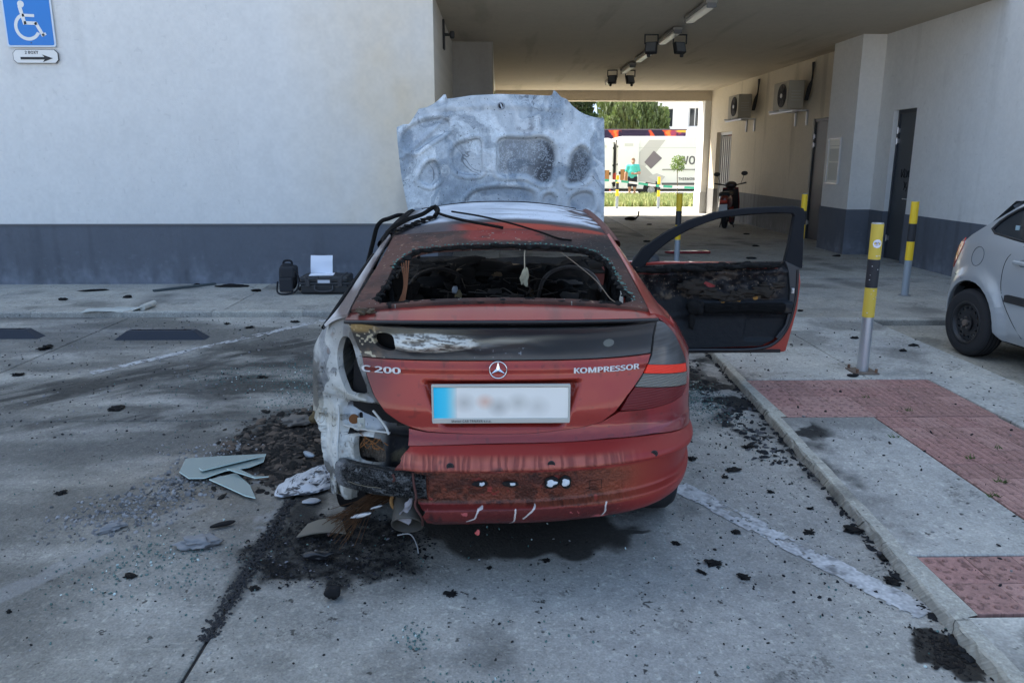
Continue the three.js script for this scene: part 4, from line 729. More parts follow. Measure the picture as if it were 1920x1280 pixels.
    part('tread_groove', [-.05, -.018, .018, .05].map(q => clean(new THREE.TorusGeometry(.2985, .004, 4, 44).rotateY(Math.PI / 2).translate(q, 0, 0))), mat(.008, .008, .008, .9), w);
    const hs = []; for (let k = 0; k < 14; k++) hs.push(circ(.128 * Math.cos(k * .4488), .128 * Math.sin(k * .4488), .016, .016, 10));
    part('rim', [extr(circ(0, 0, .152, .152, 40), .008, .003, hs).rotateY(Math.PI / 2).translate(s * .055 - .004, 0, 0), clean(new THREE.LatheGeometry([[.15, .05], [.16, .06], [.165, .085], [.185, .09], [.192, .078]].map(p => new THREE.Vector2(...p)), 40).rotateZ(s * Math.PI / -2 * -1 * -1)), clean(new THREE.CylinderGeometry(.058, .075, .03, 20).rotateZ(s * Math.PI / 2).translate(s * .066, 0, 0))], mat(.028, .028, .03, .45, { metalness: .3 }), w);
    part('hub', clean(new THREE.CylinderGeometry(.028, .03, .04, 14).rotateZ(Math.PI / 2).translate(s * .08, 0, 0)), mat(.2, .16, .13, .6, { metalness: .5 }), w);
    for (let k = 0; k < 5; k++) part('wheel_bolt', clean(new THREE.CylinderGeometry(.009, .009, .025, 6).rotateZ(Math.PI / 2).translate(s * .084, .05 * Math.cos(k * 1.2566), .05 * Math.sin(k * 1.2566))), mat(.15, .14, .13, .5, { metalness: .6 }), w);
    part('wheel_well', clean(new THREE.CylinderGeometry(.362, .362, .24, 26, 1, true, 0, Math.PI).rotateZ(Math.PI / 2).translate(-s * .17, .02, 0)), mat(.012, .012, .013, .9), w);
  }
  part('underbody', box(XS + .12, XS + wid - .12, .2, .5, 3.5, 6.95), mat(.012, .012, .013, .9), t);
  const sm = sideMap(-1);
  part('fuel_flap', (() => { const c = circ(6.655, .885, .082, .082, 30); return tube(c.map(([Z, y]) => sm(Z, y, -.0005)), .0035, 2, 5, true); })(), mat(.1, .11, .12, .5), t);
  part('door_gap', [tube([[6.14, 1.03], [6.28, .92], [6.29, .75], [6.24, .6], [6.1, .42], [5.98, .3]].map(p => sm(p[0], p[1], .001)), .004, 8, 5), tube([[5.35, 1.03], [5.33, .7], [5.32, .3]].map(p => sm(p[0], p[1], .001)), .004, 8, 5)], mat(.03, .03, .034, .7), t);
  const dh = new THREE.Group(); dh.name = 'door_handle'; t.add(dh);
  part('dish', lump(.02, .075, .1, 1, 0, 3).translate(...sm(6.1, .885, .004).toArray()), mat(.2, .215, .235, .4, { metalness: .4 }), dh); part('grip', rbox(.03, .034, .17, .014, 3).translate(...sm(6.1, .893, -.02).toArray()), silver, dh);
  part('rub_strip', patch([[6.2, .565], [6.2, .62], [6.17, .628], [5.36, .628], [5.36, .56]], [], (Z, y, i) => sm(Z, y, i - .014), { max: .05, flange: .016 }), mat(.02, .02, .022, .5), t);
  part('rear_lamp', patch([[7.13, .74], [7.09, .84], [7.02, .95], [6.95, 1.02], [6.92, .97], [6.98, .84], [7.03, .74]], [], (Z, y, i) => sm(Z, y, i - .006), { max: .04, flange: .01 }), pmat(.4, .02, .02, .15, { clearcoat: 1 }), t);
  part('bumper_strip', rbox(.06, .05, .3, .015).translate(XS + .32, .56, -7.13), mat(.02, .02, .022, .5), t);
  part('bumper_gap', tube([[7.12, .71], [6.95, .69], [6.78, .675]].map(p => sm(p[0], p[1], .001)), .004, 6, 5), mat(.03, .03, .034, .7), t);
  part('interior', [box(XS + .42, XS + wid - .42, .5, 1.0, 4.6, 6.6), box(XS + .5, XS + .9, 1.0, 1.28, 5.9, 6.0)], mat(.03, .035, .04, .8), t);
  { const a = .07, px = 4.13, pz = -6.64; t.rotation.y = a; t.position.set(px - (px * Math.cos(a) + pz * Math.sin(a)), 0, pz - (-px * Math.sin(a) + pz * Math.cos(a))); }
  part('windscreen_sticker', clean(new THREE.BoxGeometry(.006, .045, .045).translate(...sm(6.36, 1.15, .012).toArray())), mat(.3, .42, .48, .5), t);
}

// ---------------------------------------------------------------- the burnt-out car
const car = thing('burnt_car', 'burnt-out red three-door car with raised bonnet and open right door', 'car');
const cW = curve([[.25, .835], [.35, .855], [.5, .872], [.62, .877], [.8, .874], [.92, .86], [1.0, .838], [1.08, .795], [1.14, .745]]);
const cK = curve([[.88, 0], [.94, .03], [1.0, .057], [1.05, .095], [1.08, .12]]);
const cZ = curve([[.28, 2.86], [.33, 2.81], [.42, 2.80], [.5, 2.79], [.56, 2.80], [.6, 2.83], [.64, 2.88], [.75, 2.895], [.95, 2.93], [1.0, 2.925], [1.09, 2.90], [1.14, 2.91]]);
const ZW = 3.7, NE = 3;
function body0(s, y) { const sg = s < 0 ? -1 : 1, a = Math.abs(s), w = cW(y) * (1 - cK(y) * ss(.5, .95, a)), z0 = cZ(y); if (a >= 1) return [sg * (w - .02 * (a - 1) ** 2), y, ZW + (a - 1) * 1.2]; const th = a * Math.PI / 2; return [sg * w * Math.pow(Math.sin(th), 2 / NE), y, z0 + (ZW - z0) * (1 - Math.pow(Math.cos(th), 2 / NE))]; }
function bodyP(s, y, off = 0) {                       // off > 0 is outwards
  const p = body0(s, y); if (!off) return V(...p);
  const e = .004, a = body0(s - e, y), b = body0(s + e, y); let nx = (b[2] - a[2]), nz = -(b[0] - a[0]); const l = Math.hypot(nx, nz) || 1; nx /= l; nz /= l;
  return V(p[0] + nx * off, p[1], p[2] + nz * off);
}
const sOf = (x, y) => Math.sign(x) * Math.asin(Math.pow(clamp(Math.abs(x) / cW(y)), NE / 2)) / (Math.PI / 2);
// paint and burn marks, as functions of the place on the rear of the car (x across, y up)
const RED = [.285, .024, .02];
const PX = 1.9, PY = 1.15, PX0 = -.95, PY0 = .22, planar = p => [(p.x - PX0) / PX, (p.y - PY0) / PY];
const near4 = (x, y, P) => polyD(x, y, P);
const carTex = (w, h, fn) => texPair(w, h, (u, v) => fn(PX0 + u * PX, PY0 + v * PY), false);
const tailTex = carTex(1400, 850, (x, y) => {
  let c = RED.slice(); const n = fbm(x * 4, y * 4, 4), f = fbm(x * 30, y * 30, 3);
  // heat-browned orange patches and soot film
  c = mix3(c, [.36, .055, .028], .45 * ss(.0, .4, n + .15) * ss(.0, .25, y - .6)); c = mix3(c, [.30, .03, .05], .5 * ss(.05, .4, fbm(x * 3 + 7, y * 3, 3)));
  const e = x + .62 - .35 * (.95 - y); const d = ss(.28, .0, e + .06 * n) * ss(.4, 1, y); c = mix3(c, [.07, .028, .024], .85 * d); c = c.map(v => v * (1 - .25 * ss(.75, .62, y)));
  const edge = ss(.03, .0, e - .0 + .02 * f); c = mix3(c, [.5, .3, .28], .7 * edge * ss(-.1, .3, f));
  c = mix3(c, [.03, .015, .013], .35 * ss(.1, .5, fbm(x * 9, y * 3 + 4, 4)) + .25 * ss(.62, .8, n2(x * 60, y * 60)));
  return [...c, .5 + .1 * f];
});
const paintTail = new THREE.MeshPhysicalMaterial({ map: tailTex[0], roughness: .38, metalness: .35, specularIntensity: .5, clearcoat: .6, clearcoatRoughness: .08 });
const bandTex = carTex(1700, 1024, (x, y) => {         // dark lower window panel, blistered at the left
  const n = fbm(x * 5, y * 9, 4), f = fbm(x * 40, y * 40, 3); let c = [.022, .025, .03], h = .5;
  c = mix3(c, [.06, .055, .052], ss(.0, .4, fbm(x * 2, y * 26, 4)) * .7); c = mix3(c, [.05, .05, .056], .6 * ss(-.1, .4, n) * ss(1.02, .96, y));
  const wave = 1.012 + .012 * Math.sin(x * 24) * ss(.1, -.3, x) + .02 * fbm(x * 6, 3, 2) + .02 * ss(-.1, .4, x);
  const ash = ss(.02, .0, Math.abs(y - wave)) * ss(.35, -.1, x) * .55; c = mix3(c, [.42, .39, .31], ash);
  c = mix3(c, [.3, .27, .2], .5 * ss(.05, .0, Math.abs(y - 1.05 - .01 * n)) * ss(.0, -.35, x) * ss(-.2, .2, n + .1));
  const e = ((x + .28) / .19) ** 2 + ((y - 1.01) / .04) ** 2;          // silvery blister
  if (e < 1.25) { const wr = .5 + .5 * n2(x * 38 + 3 * n, y * 170 + x * 20) + .25 * n2(x * 150, y * 260); c = mix3(c, mix3([.13, .12, .10], [.58, .57, .52], ss(.15, .7, wr)), ss(1.2, .8, e)); h = .3 + .7 * wr; }
  const l = ss(-.40, -.55, x + .03 * n); const m = ss(-.25, .35, fbm(x * 9, y * 9, 3) + .5 * f); c = mix3(c, mix3([.025, .022, .02], [.16, .10, .055], m), l); if (n2(x * 90, y * 90) > .45 && l > .3) c = [.42, .36, .25];
  c = mix3(c, [.42, .27, .1], .8 * l * ss(1.03, 1.06, y + .02 * n) * ss(.0, .3, f + n));
  if (n2(x * 120, y * 120) > .8 && x > -.1 && x < .1 && y < .99) c = [.2, .22, .25];
  const g = ((x - .43) / .022) ** 2 + ((y - 1.0) / .016) ** 2; if (g < 1) c = mix3(c, [.22, .24, .22], .6);
  return [...c, h];
});
const bandMat = new THREE.MeshPhysicalMaterial({ map: bandTex[0], bumpMap: bandTex[1], bumpScale: .004, roughness: .38, clearcoat: .2, clearcoatRoughness: .3 });
const bumpTex = carTex(1700, 1030, (x, y) => {         // bumper: scorched and blistered except at the right end
  const n = fbm(x * 5, y * 5, 4), f = fbm(x * 45, y * 45, 3), g = n2(x * 160, y * 160); let c = RED.slice(), h = .5;
  const burn = ss(.6, .42, x + .05 * n), face = ss(.535, .52, y) * ss(.385, .4, y), strip = ss(.535, .545, y) * ss(.6, .585, y), lip = ss(.395, .385, y);
  let b = mix3([.075, .022, .013], [.17, .045, .025], ss(-.25, .35, n + 1.2 * f)); b = mix3(b, [.03, .014, .012], ss(.15, .5, fbm(x * 14, y * 14, 4) + .2 * g) * .9); b = mix3(b, [.36, .05, .04], ss(.42, .6, fbm(x * 26 + 9, y * 30, 3)) * .8);
  c = mix3(c, b, burn * face); h += burn * face * (.5 * f + .3 * g);
  c = mix3(c, [.09, .028, .02], burn * face * ss(.04, .0, Math.abs(y - .487 - .006 * n)) * .7);
  c = mix3(c, [.42, .11, .05], .35 * ss(.25, .0, Math.abs(x - .5)) * face);
  const wr = n2(x * 110 + 4 * n, y * 14); const ws = strip * burn; c = mix3(c, mix3([.2, .05, .035], [.42, .12, .08], ss(-.5, .6, wr)), ws * .8); c = mix3(c, [.05, .02, .02], ws * ss(.3, .6, fbm(x * 20, y * 20, 3)) * .7); h += ws * .5 * wr;
  let l = mix3([.15, .022, .02], [.10, .016, .014], ss(-.3, .3, n)); l = mix3(l, [.55, .12, .12], ss(.42, .55, fbm(x * 30 + 4, y * 30, 2) + .12 * g)); l = mix3(l, [.025, .012, .012], ss(.3, .5, fbm(x * 12 + 30, y * 12, 3))); c = mix3(c, l, lip * burn * .95); h += lip * burn * .5 * f;
  // pale scratches on the lip
  c = mix3(c, [.05, .022, .018], .85 * ss(-.31, -.43, x + .05 * n + .03 * f)); h += .4 * f * ss(-.25, -.4, x);
  if (y < .41 && y > .25) for (const P of [[[-.13, .33], [-.10, .345], [-.085, .385], [-.07, .39]], [[.035, .27], [.04, .31], [.055, .33], [.06, .385]], [[.09, .345], [.12, .375], [.135, .395]], [[.4, .33], [.412, .36], [.415, .4]]]) { const d = polyD(x + .003 * f, y, P); if (d < .0035) c = [.62, .55, .52]; }
  const sq = Math.max(Math.abs(x - .375) / .024, Math.abs(y - .462) / .021); if (sq > .9 && sq < 1.05) c = c.map(v => v * .3);
  return [...c, h];
});
const bumperMat = new THREE.MeshPhysicalMaterial({ map: bumpTex[0], bumpMap: bumpTex[1], bumpScale: .006, roughness: .5, metalness: .25, specularIntensity: .5, clearcoat: .3, clearcoatRoughness: .25 });
const quarterTex = carTex(1700, 1024, (x, y) => {      // bare, burnt steel: white zinc ash, rust, soot
  const n = fbm(x * 5, y * 5, 4), f = fbm(x * 24, y * 24, 4), g = n2(x * 120, y * 120); let c = mix3([.27, .28, .285], [.50, .50, .47], ss(-.35, .35, n + .3 * f)); let h = .5 + .2 * f;
  c = mix3(c, [.27, .24, .17], .6 * ss(.15, .5, fbm(x * 7 + 3, y * 4, 4))); c = mix3(c, [.045, .05, .06], ss(.05, .45, fbm(x * 4 + 11, y * 6, 4)) * .75);
  const belt = ss(.06, .0, Math.abs(y - (.735 - .35 * (x + .7)) - .02 * n)); c = mix3(c, [.05, .055, .075], belt * .8 * ss(-.82, -.72, x));
  c = mix3(c, [.035, .034, .034], ss(.62, .55, y + .5 * (x + .62) * -.6 + .03 * n) * ss(-.62, -.42, x)); c = mix3(c, [.045, .045, .047], ss(-.5, -.36, x + .02 * n) * ss(.7, .64, y));
  c = c.map(k => k * (1 + .3 * f + .12 * g)); { const w = fbm(x * 10 + n, y * 5, 5); c = mix3(c, [.10, .095, .085], .75 * ss(.12, .2, w)); c = mix3(c, [.55, .55, .51], .6 * ss(-.14, -.2, w)); c = mix3(c, [.05, .045, .04], .8 * ss(.01, .002, Math.abs(fbm(x * 7 + 50, y * 4, 4)))); }
  c = mix3(c, [.50, .54, .57], .7 * ss(.63, .645, y) * ss(.715, .70, y) * ss(-.66, -.64, x) * ss(-.45, -.5, x)); c = mix3(c, [.58, .57, .53], .8 * ss(.012, .004, Math.abs(x + .665 + .01 * n)) * ss(.74, .7, y)); c = mix3(c, [.012, .012, .013], ss(-.47, -.44, x) * ss(.66, .63, y)); c = mix3(c, [.1, .085, .05], .5 * ss(-.655, -.65, x) * ss(.60, .57, y) * ss(-.1, .3, f));
  c = mix3(c, [.2, .09, .04], ss(.5, .7, fbm(x * 13 + 31, y * 13, 4)) * .6); c = mix3(c, [.14, .12, .1], .5 * ss(.88, 1.02, y) * ss(-.74, -.66, x));
  if (g > .82) c = c.map(v => v * .5); return [...c, h];
});
const quarterMat = matte({ map: quarterTex[0], bumpMap: quarterTex[1], bumpScale: .003, roughness: .75, metalness: .1 });
const charTex = texPair(512, 512, (u, v) => { const x = u * 14, y = v * 14, n = fbm(x, y, 5), g = n2(x * 9, y * 9); const k = .014 + .02 * clamp(n + .4) + .012 * Math.max(0, g); return [k * 1.06, k, k * .98, .5 + .6 * n + .12 * g]; });
const charM = new THREE.MeshPhysicalMaterial({ map: charTex[0], bumpMap: charTex[1], bumpScale: .02, roughness: .9, specularIntensity: .25, color: col(.6, .6, .6) }), charDull = mat(.018, .017, .017, .9), charGloss = mat(.012, .012, .014, .35), ashM = mat(.30, .28, .25, .95), rust = mat(.16, .07, .03, .9), ochre = mat(.26, .18, .09, .9), bareS = mat(.25, .255, .26, .6, { metalness: .4 });

// tailgate
const tg = new THREE.Group(); tg.name = 'tailgate'; car.add(tg);
const seamR = [[.488, 1.076], [.437, 1.005], [.408, .931], [.36, .862], [.326, .823], [.292, .785], [.248, .726], [.203, .687], [.151, .672], [.096, .663], [.037, .653], [0, .65]];
const seamL = [[-.121, .659], [-.164, .673], [-.199, .692], [-.244, .731], [-.283, .791], [-.316, .872], [-.34, .937], [-.38, .994], [-.457, 1.084]];
const yB = .936, shrink = (P, d) => P.map(([s, y]) => [s - Math.sign(s) * d, y + (y < .7 ? d * .5 : 0)]);
const redOut = [[.408, yB], ...shrink(seamR.filter(p => p[1] < .93), .003), ...shrink(seamL.filter(p => p[1] < yB), .003), [-.338, yB]];
const recess = (x, y) => { const t = clamp((y - .67) / .19), hw = lerp(.215, .318, Math.pow(t, .55)), cx = .01; const d = Math.min((.859 - y) / .014, (y - .667) / .04, (hw - Math.abs(x - cx)) / .045); return ss(0, 1, d); };
part('panel', patch(redOut, [], (s, y, i) => { const p = body0(s, y); return bodyP(s, y, .008 - i - .042 * recess(p[0], y) + .004 * ss(.02, .0, Math.abs(y - .905))); }, { max: .0125, flange: .03, uv: planar, iter: 12 }), paintTail, tg);
const bandOut = [[-.34, .94], [-.38, .994], [-.445, 1.074], [.478, 1.066], [.437, 1.005], [.411, .941]].map(([s, y]) => [s * .993, y]);
const bandHole = smoothPoly([[-.305, 1.03], [-.27, 1.045], [-.225, 1.03], [-.212, .99], [-.225, .972], [-.27, .98], [-.296, 1.0]], 4);
part('lower_window', patch(bandOut, [bandHole], (s, y, i) => { const x = body0(s, y)[0]; const e = ((x + .28) / .19) ** 2 + ((y - 1.01) / .04) ** 2; const w = 1.0 + .014 * Math.sin(x * 24); return bodyP(s, y, .006 - i + .026 * ss(1.2, .2, e) + .014 * ss(.03, 0, Math.abs(y - w)) * ss(.3, -.1, x) * ss(-.5, -.3, x) + .012 * ss(1.04, 1.075, y)); }, { max: .014, flange: .025, uv: planar, iter: 11 }), bandMat, tg);
part('charred_lining', grid(24, 8, (a, b) => bodyP(lerp(-.44, .44, a), lerp(.66, 1.07, b), -.07)), charDull, tg);
// spoiler: red shelf that overhangs the dark panel
{
  const shelf = (a, b) => { const s = lerp(-.452, .482, a), lip = bodyP(s, 1.085, .028); lip.y = 1.11 - .026 * Math.pow(Math.abs(a - .5) * 2, 2.2); const x = lerp(-.592, .60, a), fr = V(x, 1.138 - .034 * Math.pow(Math.abs(a - .5) * 2, 2), 3.075 + .02 * Math.pow(Math.abs(a - .5) * 2, 3)); const p = lip.lerp(fr, b); p.y += .006 * Math.sin(b * Math.PI); return p; };
  part('spoiler', thickGrid(60, 8, shelf, planar, new THREE.Vector3(0, -.012, -.004)), paintTail, tg);
  part('spoiler_edge', tube([...Array(31)].map((_, i) => { const p = shelf(i / 30, 0); p.y -= .009; p.z -= .004; return p; }), .009, 2, 6), charGloss, tg);
  part('melted_lump', [[-.545, .02], [-.51, .016], [-.30, .014], [-.33, .012]].map(([x, r], i) => lump(r * 2.4, r * 1.1, r * 2, 30 + i, .7, 3, 4).translate(x, 1.118, -3.02)), mat(.09, .07, .05, .95), tg);
}
// rear window frame
const yA = curve([[2.98, 1.075], [3.02, 1.096], [3.1, 1.13], [3.6, 1.229], [3.95, 1.314], [4.0, 1.325]]);
{
  const wOut = [[-.595, 3.06], [.603, 3.06], [.592, 3.2], [.583, 3.6], [.555, 3.97], [-.535, 3.97], [-.56, 3.6], [-.585, 3.2]];
  const wHole = smoothPoly([[-.50, 3.10], [-.3, 3.085], [.3, 3.085], [.535, 3.1], [.525, 3.3], [.50, 3.62], [.43, 3.74], [.2, 3.76], [-.2, 3.76], [-.38, 3.735], [-.465, 3.62], [-.49, 3.3]], 5);
  const wm = texPair(1024, 1024, (u, v) => { const x = -.65 + u * 1.3, Z = 3 + v * 1.0, n = fbm(x * 6, Z * 6, 4), f = fbm(x * 40, Z * 40, 3), g = n2(x * 110, Z * 110); let c = mix3([.075, .038, .032], [.14, .065, .05], ss(-.4, .4, n)); c = mix3(c, [.02, .02, .022], .9 * ss(.2, .05, Math.abs(Z - 3.72) + .1 * n) * ss(-.45, .3, x + .4 * n)); c = mix3(c, [.33, .05, .04], .9 * ss(.0, .06, .22 - Math.abs(x - .02) + .05 * n) * ss(3.8, 3.84, Z)); c = mix3(c, [.03, .028, .028], .6 * ss(.2, .5, fbm(x * 12, Z * 12, 4))); c = c.map(q => q * .72); if (g > .88) c = [.2, .22, .2]; c = mix3(c, [.3, .2, .13], ss(.5, .62, f + .2 * n) * .6); return [...c, .5 + .3 * f]; }, false);
  const map = (x, Z, i) => V(x, yA(Z) + .035 * (1 - (x / .6) ** 2) - i, Z);
  part('window_frame', patch(wOut, [wHole], map, { max: .03, flange: .03, uv: p => [(p.x + .65) / 1.3, (-p.z - 3) / 1.0] }), matte({ map: wm[0], bumpMap: wm[1], bumpScale: .004, roughness: .6 }), tg);
  const r = rng(12), ring = ringDense(wHole, .03).map(([x, Z]) => { const p = map(x * (1 - .012 * r()), Z, .012); p.y += (r() - .5) * .012; return p; });
  part('melted_seal', [tube(ring, .011, 1, 6, true), ...ring.filter((_, i) => i % 3 === 0).map((p, i) => lump(.03 + .02 * r(), .014 + .014 * r(), .03 + .02 * r(), 50 + i, .4, 2).translate(p.x, p.y, p.z))], charM, tg);
  part('glass_crumb', ring.filter(p => p.z < -3.5 || (p.x > .3 && p.z < -3.12)).flatMap((p, i) => [0, 1].map(() => chunk(.006 + .006 * r(), .005, .006 + .005 * r(), i).translate(p.x * (1 + .03 * r()), p.y + .016, p.z + (r() - .5) * .03))), pmat(.10, .28, .25, .15, { transmission: .4, thickness: 0 }), tg, { kind: 'stuff' });
}
// emblem, letters, plate
const chromeM = mat(.72, .72, .73, .16, { metalness: 1 }), badgeM = mat(.42, .42, .43, .3, { metalness: .9 });
{
  const e = new THREE.Group(); e.name = 'emblem'; tg.add(e); const c = bodyP(sOf(-.006, .905), .905, .016);
  const star = []; for (let k = 0; k < 3; k++) { const a = Math.PI / 2 + k * 2.0944, q = (r, t, z) => new THREE.Vector3(c.x + r * Math.cos(t), c.y + r * Math.sin(t), c.z + z); const T = q(.0335, a, .002), L = q(.0085, a + 1.047, .002), R = q(.0085, a - 1.047, .002), C = q(0, 0, .009); const g = new THREE.BufferGeometry().setFromPoints([C, T, L, C, R, T]); g.computeVertexNormals(); star.push(clean(g)); }
  part('star', star, chromeM, e); part('ring', clean(new THREE.TorusGeometry(.0335, .0027, 8, 40).translate(c.x, c.y, c.z + .003)), chromeM, e);
  const text = (s, x0, x1, y0, h, slope) => { const g = new TextGeometry(s, { font: fontR, size: h, depth: .004, curveSegments: 4, bevelEnabled: true, bevelSize: .0012, bevelThickness: .0006, bevelSegments: 1 }); g.computeBoundingBox(); const b = g.boundingBox, p = g.attributes.position, W = b.max.x - b.min.x; for (let i = 0; i < p.count; i++) { const t = (p.getX(i) - b.min.x) / W, x = lerp(x0, x1, t), y = y0 + p.getY(i) + slope * t, v = bodyP(sOf(x, y), y, .0095 + p.getZ(i)); p.setXYZ(i, v.x, v.y, v.z); } const q = clean(g.toNonIndexed ? (g.index ? g.toNonIndexed() : g) : g); q.computeVertexNormals(); return q; };
  part('badge_lettering', text('C 200', -.545, -.386, .884, .0225, 0), badgeM, tg); part('badge_lettering', text('KOMPRESSOR', .29, .556, .887, .0195, 0), badgeM, tg);
  const pl = new THREE.Group(); pl.name = 'licence_plate'; tg.add(pl);
  const F = canvasTex(1100, 300, (c2, w, h) => { c2.fillStyle = '#e9e6dd'; c2.fillRect(0, 0, w, h); const bl = (x, y, r, k, a) => { const q = c2.createRadialGradient(x, y, 0, x, y, r); q.addColorStop(0, `rgba(${k},${a})`); q.addColorStop(1, `rgba(${k},0)`); c2.fillStyle = q; c2.fillRect(0, 0, w, h); }; const gr = c2.createLinearGradient(0, 0, 190, 0); gr.addColorStop(0, '#2fc3e6'); gr.addColorStop(.5, '#4fcbe4'); gr.addColorStop(1, '#dcdcd4'); c2.fillStyle = gr; c2.fillRect(0, 0, 190, h); bl(250, 150, 110, '176,170,160', .6); bl(420, 140, 90, '214,150,120', .55); bl(530, 190, 110, '168,164,156', .7); bl(690, 150, 110, '176,172,160', .55); bl(850, 190, 120, '180,176,166', .45); });
  const z = c.z + .016;
  part('plate_frame', [[.005, .846, .54, .012], [.005, .704, .54, .022]].map(([x, y, w, h]) => rbox(w, h, .016, .004).translate(x, y, z)).concat([-.262, .272].map(x => rbox(.008, .15, .016, .003).translate(x, .775, z))), mat(.46, .45, .40, .45), pl);
  part('plate', clean(new THREE.BoxGeometry(.526, .124, .008).translate(.005, .777, z)), matte({ map: F, roughness: .4 }), pl);
  const ft = new TextGeometry('Motor-CAR TRNAVA s.r.o.', { font, size: .0095, depth: .001, curveSegments: 2 }); ft.computeBoundingBox(); ft.translate(-.19, .699, z + .0085); part('frame_lettering', clean(ft), mat(.12, .12, .11, .6), pl);
}
// right rear quarter, tail lamp
const lampR = [[.548, 1.048], [.60, 1.0], [.645, .935], [.685, .86], [.70, .79], [.685, .745], [.62, .722], [.527, .716], [.4, .716], [.262, .722]];
const qR = [[-.168, .612], [0, .622], [.1, .623], [.22, .626], [.41, .619], [.55, .603], [.7, .583], [.85, .568], [.9, .6], [.96, .645], [1.05, .665], [1.14, .645], [1.22, .57], [1.27, .46], [1.29, .3], [1.5, .28], [1.5, 1.04], [1.2, 1.06], [.8, 1.055], [.62, 1.055], [.51, 1.078], ...lampR, ...seamR.filter(p => p[1] < .72), [-.121, .656], [-.168, .668]];
part('rear_quarter', patch(qR, [], (s, y, i) => bodyP(s, y, .006 - i), { max: .024, flange: .025, uv: planar, iter: 11 }), new THREE.MeshPhysicalMaterial({ map: tailTex[0], roughness: .34, metalness: .35, specularIntensity: .5, clearcoat: .8, clearcoatRoughness: .05 }), car);
{
  const L = new THREE.Group(); L.name = 'tail_lamp'; car.add(L);
  const poly = [...lampR.slice(0, -1).map(([s, y]) => [s - .004, y + .002]), ...[[.257, .727], [.292, .785], [.326, .823], [.36, .862], [.408, .931], [.437, 1.005], [.488, 1.07]].map(([s, y]) => [s + .008, y])];
  const k = .16, seg = (lo, hi) => { let p = poly; if (hi < 9) p = clipPoly(p, k, 1, hi); if (lo > -9) p = clipPoly(p, -k, -1, -lo); return p; };
  const c1 = .896 + k * .392, c2 = .862 + k * .368, c3 = .812 + k * .335, mk = (lo, hi, m, off) => part('lens', patch(seg(lo, hi), [], (s, y, i) => bodyP(s, y, off - i), { max: .02, flange: .02, uv: p => [p.x * 6, p.y * 6] }), m, L);
  const ribs = texPair(256, 256, (u, v) => { const h = .5 + .5 * Math.sin(v * 6.2832 * 16); return [h, h, h, h]; })[1];
  const smoke = texPair(512, 512, (u, v) => { const n = fbm(u * 5, v * 90, 3), m = fbm(u * 4 + 9, v * 4, 3), k2 = .025 + .025 * ss(-.3, .4, n) + .05 * ss(-.1, .4, m); return [k2 * 1.0, k2 * .98, k2 * .97, .5]; })[0];
  mk(c1, 99, new THREE.MeshPhysicalMaterial({ map: rep(smoke, .35), roughness: .35, specularIntensity: .6, clearcoat: .4, clearcoatRoughness: .1 }), .007);
  mk(c2 + .0015, c1 - .0015, pmat(.9, .045, .02, .4, { specularIntensity: .5, bumpMap: ribs, bumpScale: .0006 }), .006);
  mk(c3 + .0015, c2 - .0015, pmat(.17, .16, .135, .35, { specularIntensity: .7, bumpMap: ribs, bumpScale: .002 }), .006);
  mk(-99, c3 - .0015, pmat(.13, .008, .01, .3, { specularIntensity: .6, bumpMap: ribs, bumpScale: .0006 }), .007);
  part('housing', patch(poly, [], (s, y, i) => bodyP(s, y, -.015), { max: .05, flange: 0 }), charGloss, L);
}
// left rear quarter: bare metal with the lamp opening and vent opening
const cav = smoothPoly([[-.478, .998], [-.44, 1.004], [-.405, .975], [-.366, .90], [-.318, .80], [-.33, .783], [-.41, .78], [-.432, .805], [-.468, .86], [-.49, .93]], 3);
const vent = smoothPoly([[-.418, .592], [-.405, .602], [-.295, .606], [-.276, .598], [-.268, .53], [-.28, .518], [-.40, .508], [-.414, .518]], 4);
const qL = [[-.47, 1.082], [-.392, .994], [-.352, .937], [-.328, .872], [-.295, .791], [-.256, .731], [-.226, .65], [-.16, .655], [-.12, .648], [-.1, .59], [-.1, .44], [-.455, .44], [-.47, .32], [-.6, .29], [-.74, .28], [-.82, .38], [-.88, .5], [-.96, .6], [-1.05, .625], [-1.14, .6], [-1.22, .52], [-1.27, .42], [-1.29, .3], [-1.5, .28], [-1.5, 1.04], [-1.2, 1.06], [-.8, 1.055], [-.62, 1.055]];
const holesL = [cav, vent, circ(-.487, .845, .006, .012, 10), circ(-.447, .735, .009, .013, 12), circ(-.388, .672, .014, .017, 16), circ(-.292, .752, .005, .006, 8)];
part('burnt_quarter', patch(qL, holesL, (s, y, i) => {
  let d = 0; d -= .012; d -= .035 * ss(-.478, -.45, s) * ss(.735, .715, y - .1 * (s + .5)); d += .012 * ss(.03, .0, Math.abs(s + .50)) * ss(.735, .70, y); d += .012 * ss(.012, .0, Math.abs(y - .632)) * ss(-.47, -.45, s) * ss(-.23, -.25, s); d -= .022 * ss(.05, .01, Math.abs(y - .74 + .25 * (s + .45))) * ss(-.55, -.48, s); d -= .05 * ss(.63, .6, y) * ss(-.28, -.24, s); d -= .035 * ss(.615, .6, y + .06 * (s + .8)) * ss(-.56, -.66, s); d += .014 * ss(.014, .002, Math.abs(s + .60 + .1 * (y - .6))) * ss(.30, .4, y) * ss(.9, .8, y); d -= .012 * ss(-.60, -.575, s) * ss(.76, .73, y); d += .003 * fbm(s * 9, y * 9, 3); d -= .015 * ss(.44, .4, y);
  return bodyP(s, y, d - i);
}, { max: .016, flange: .03, uv: planar, iter: 11 }), quarterMat, car);
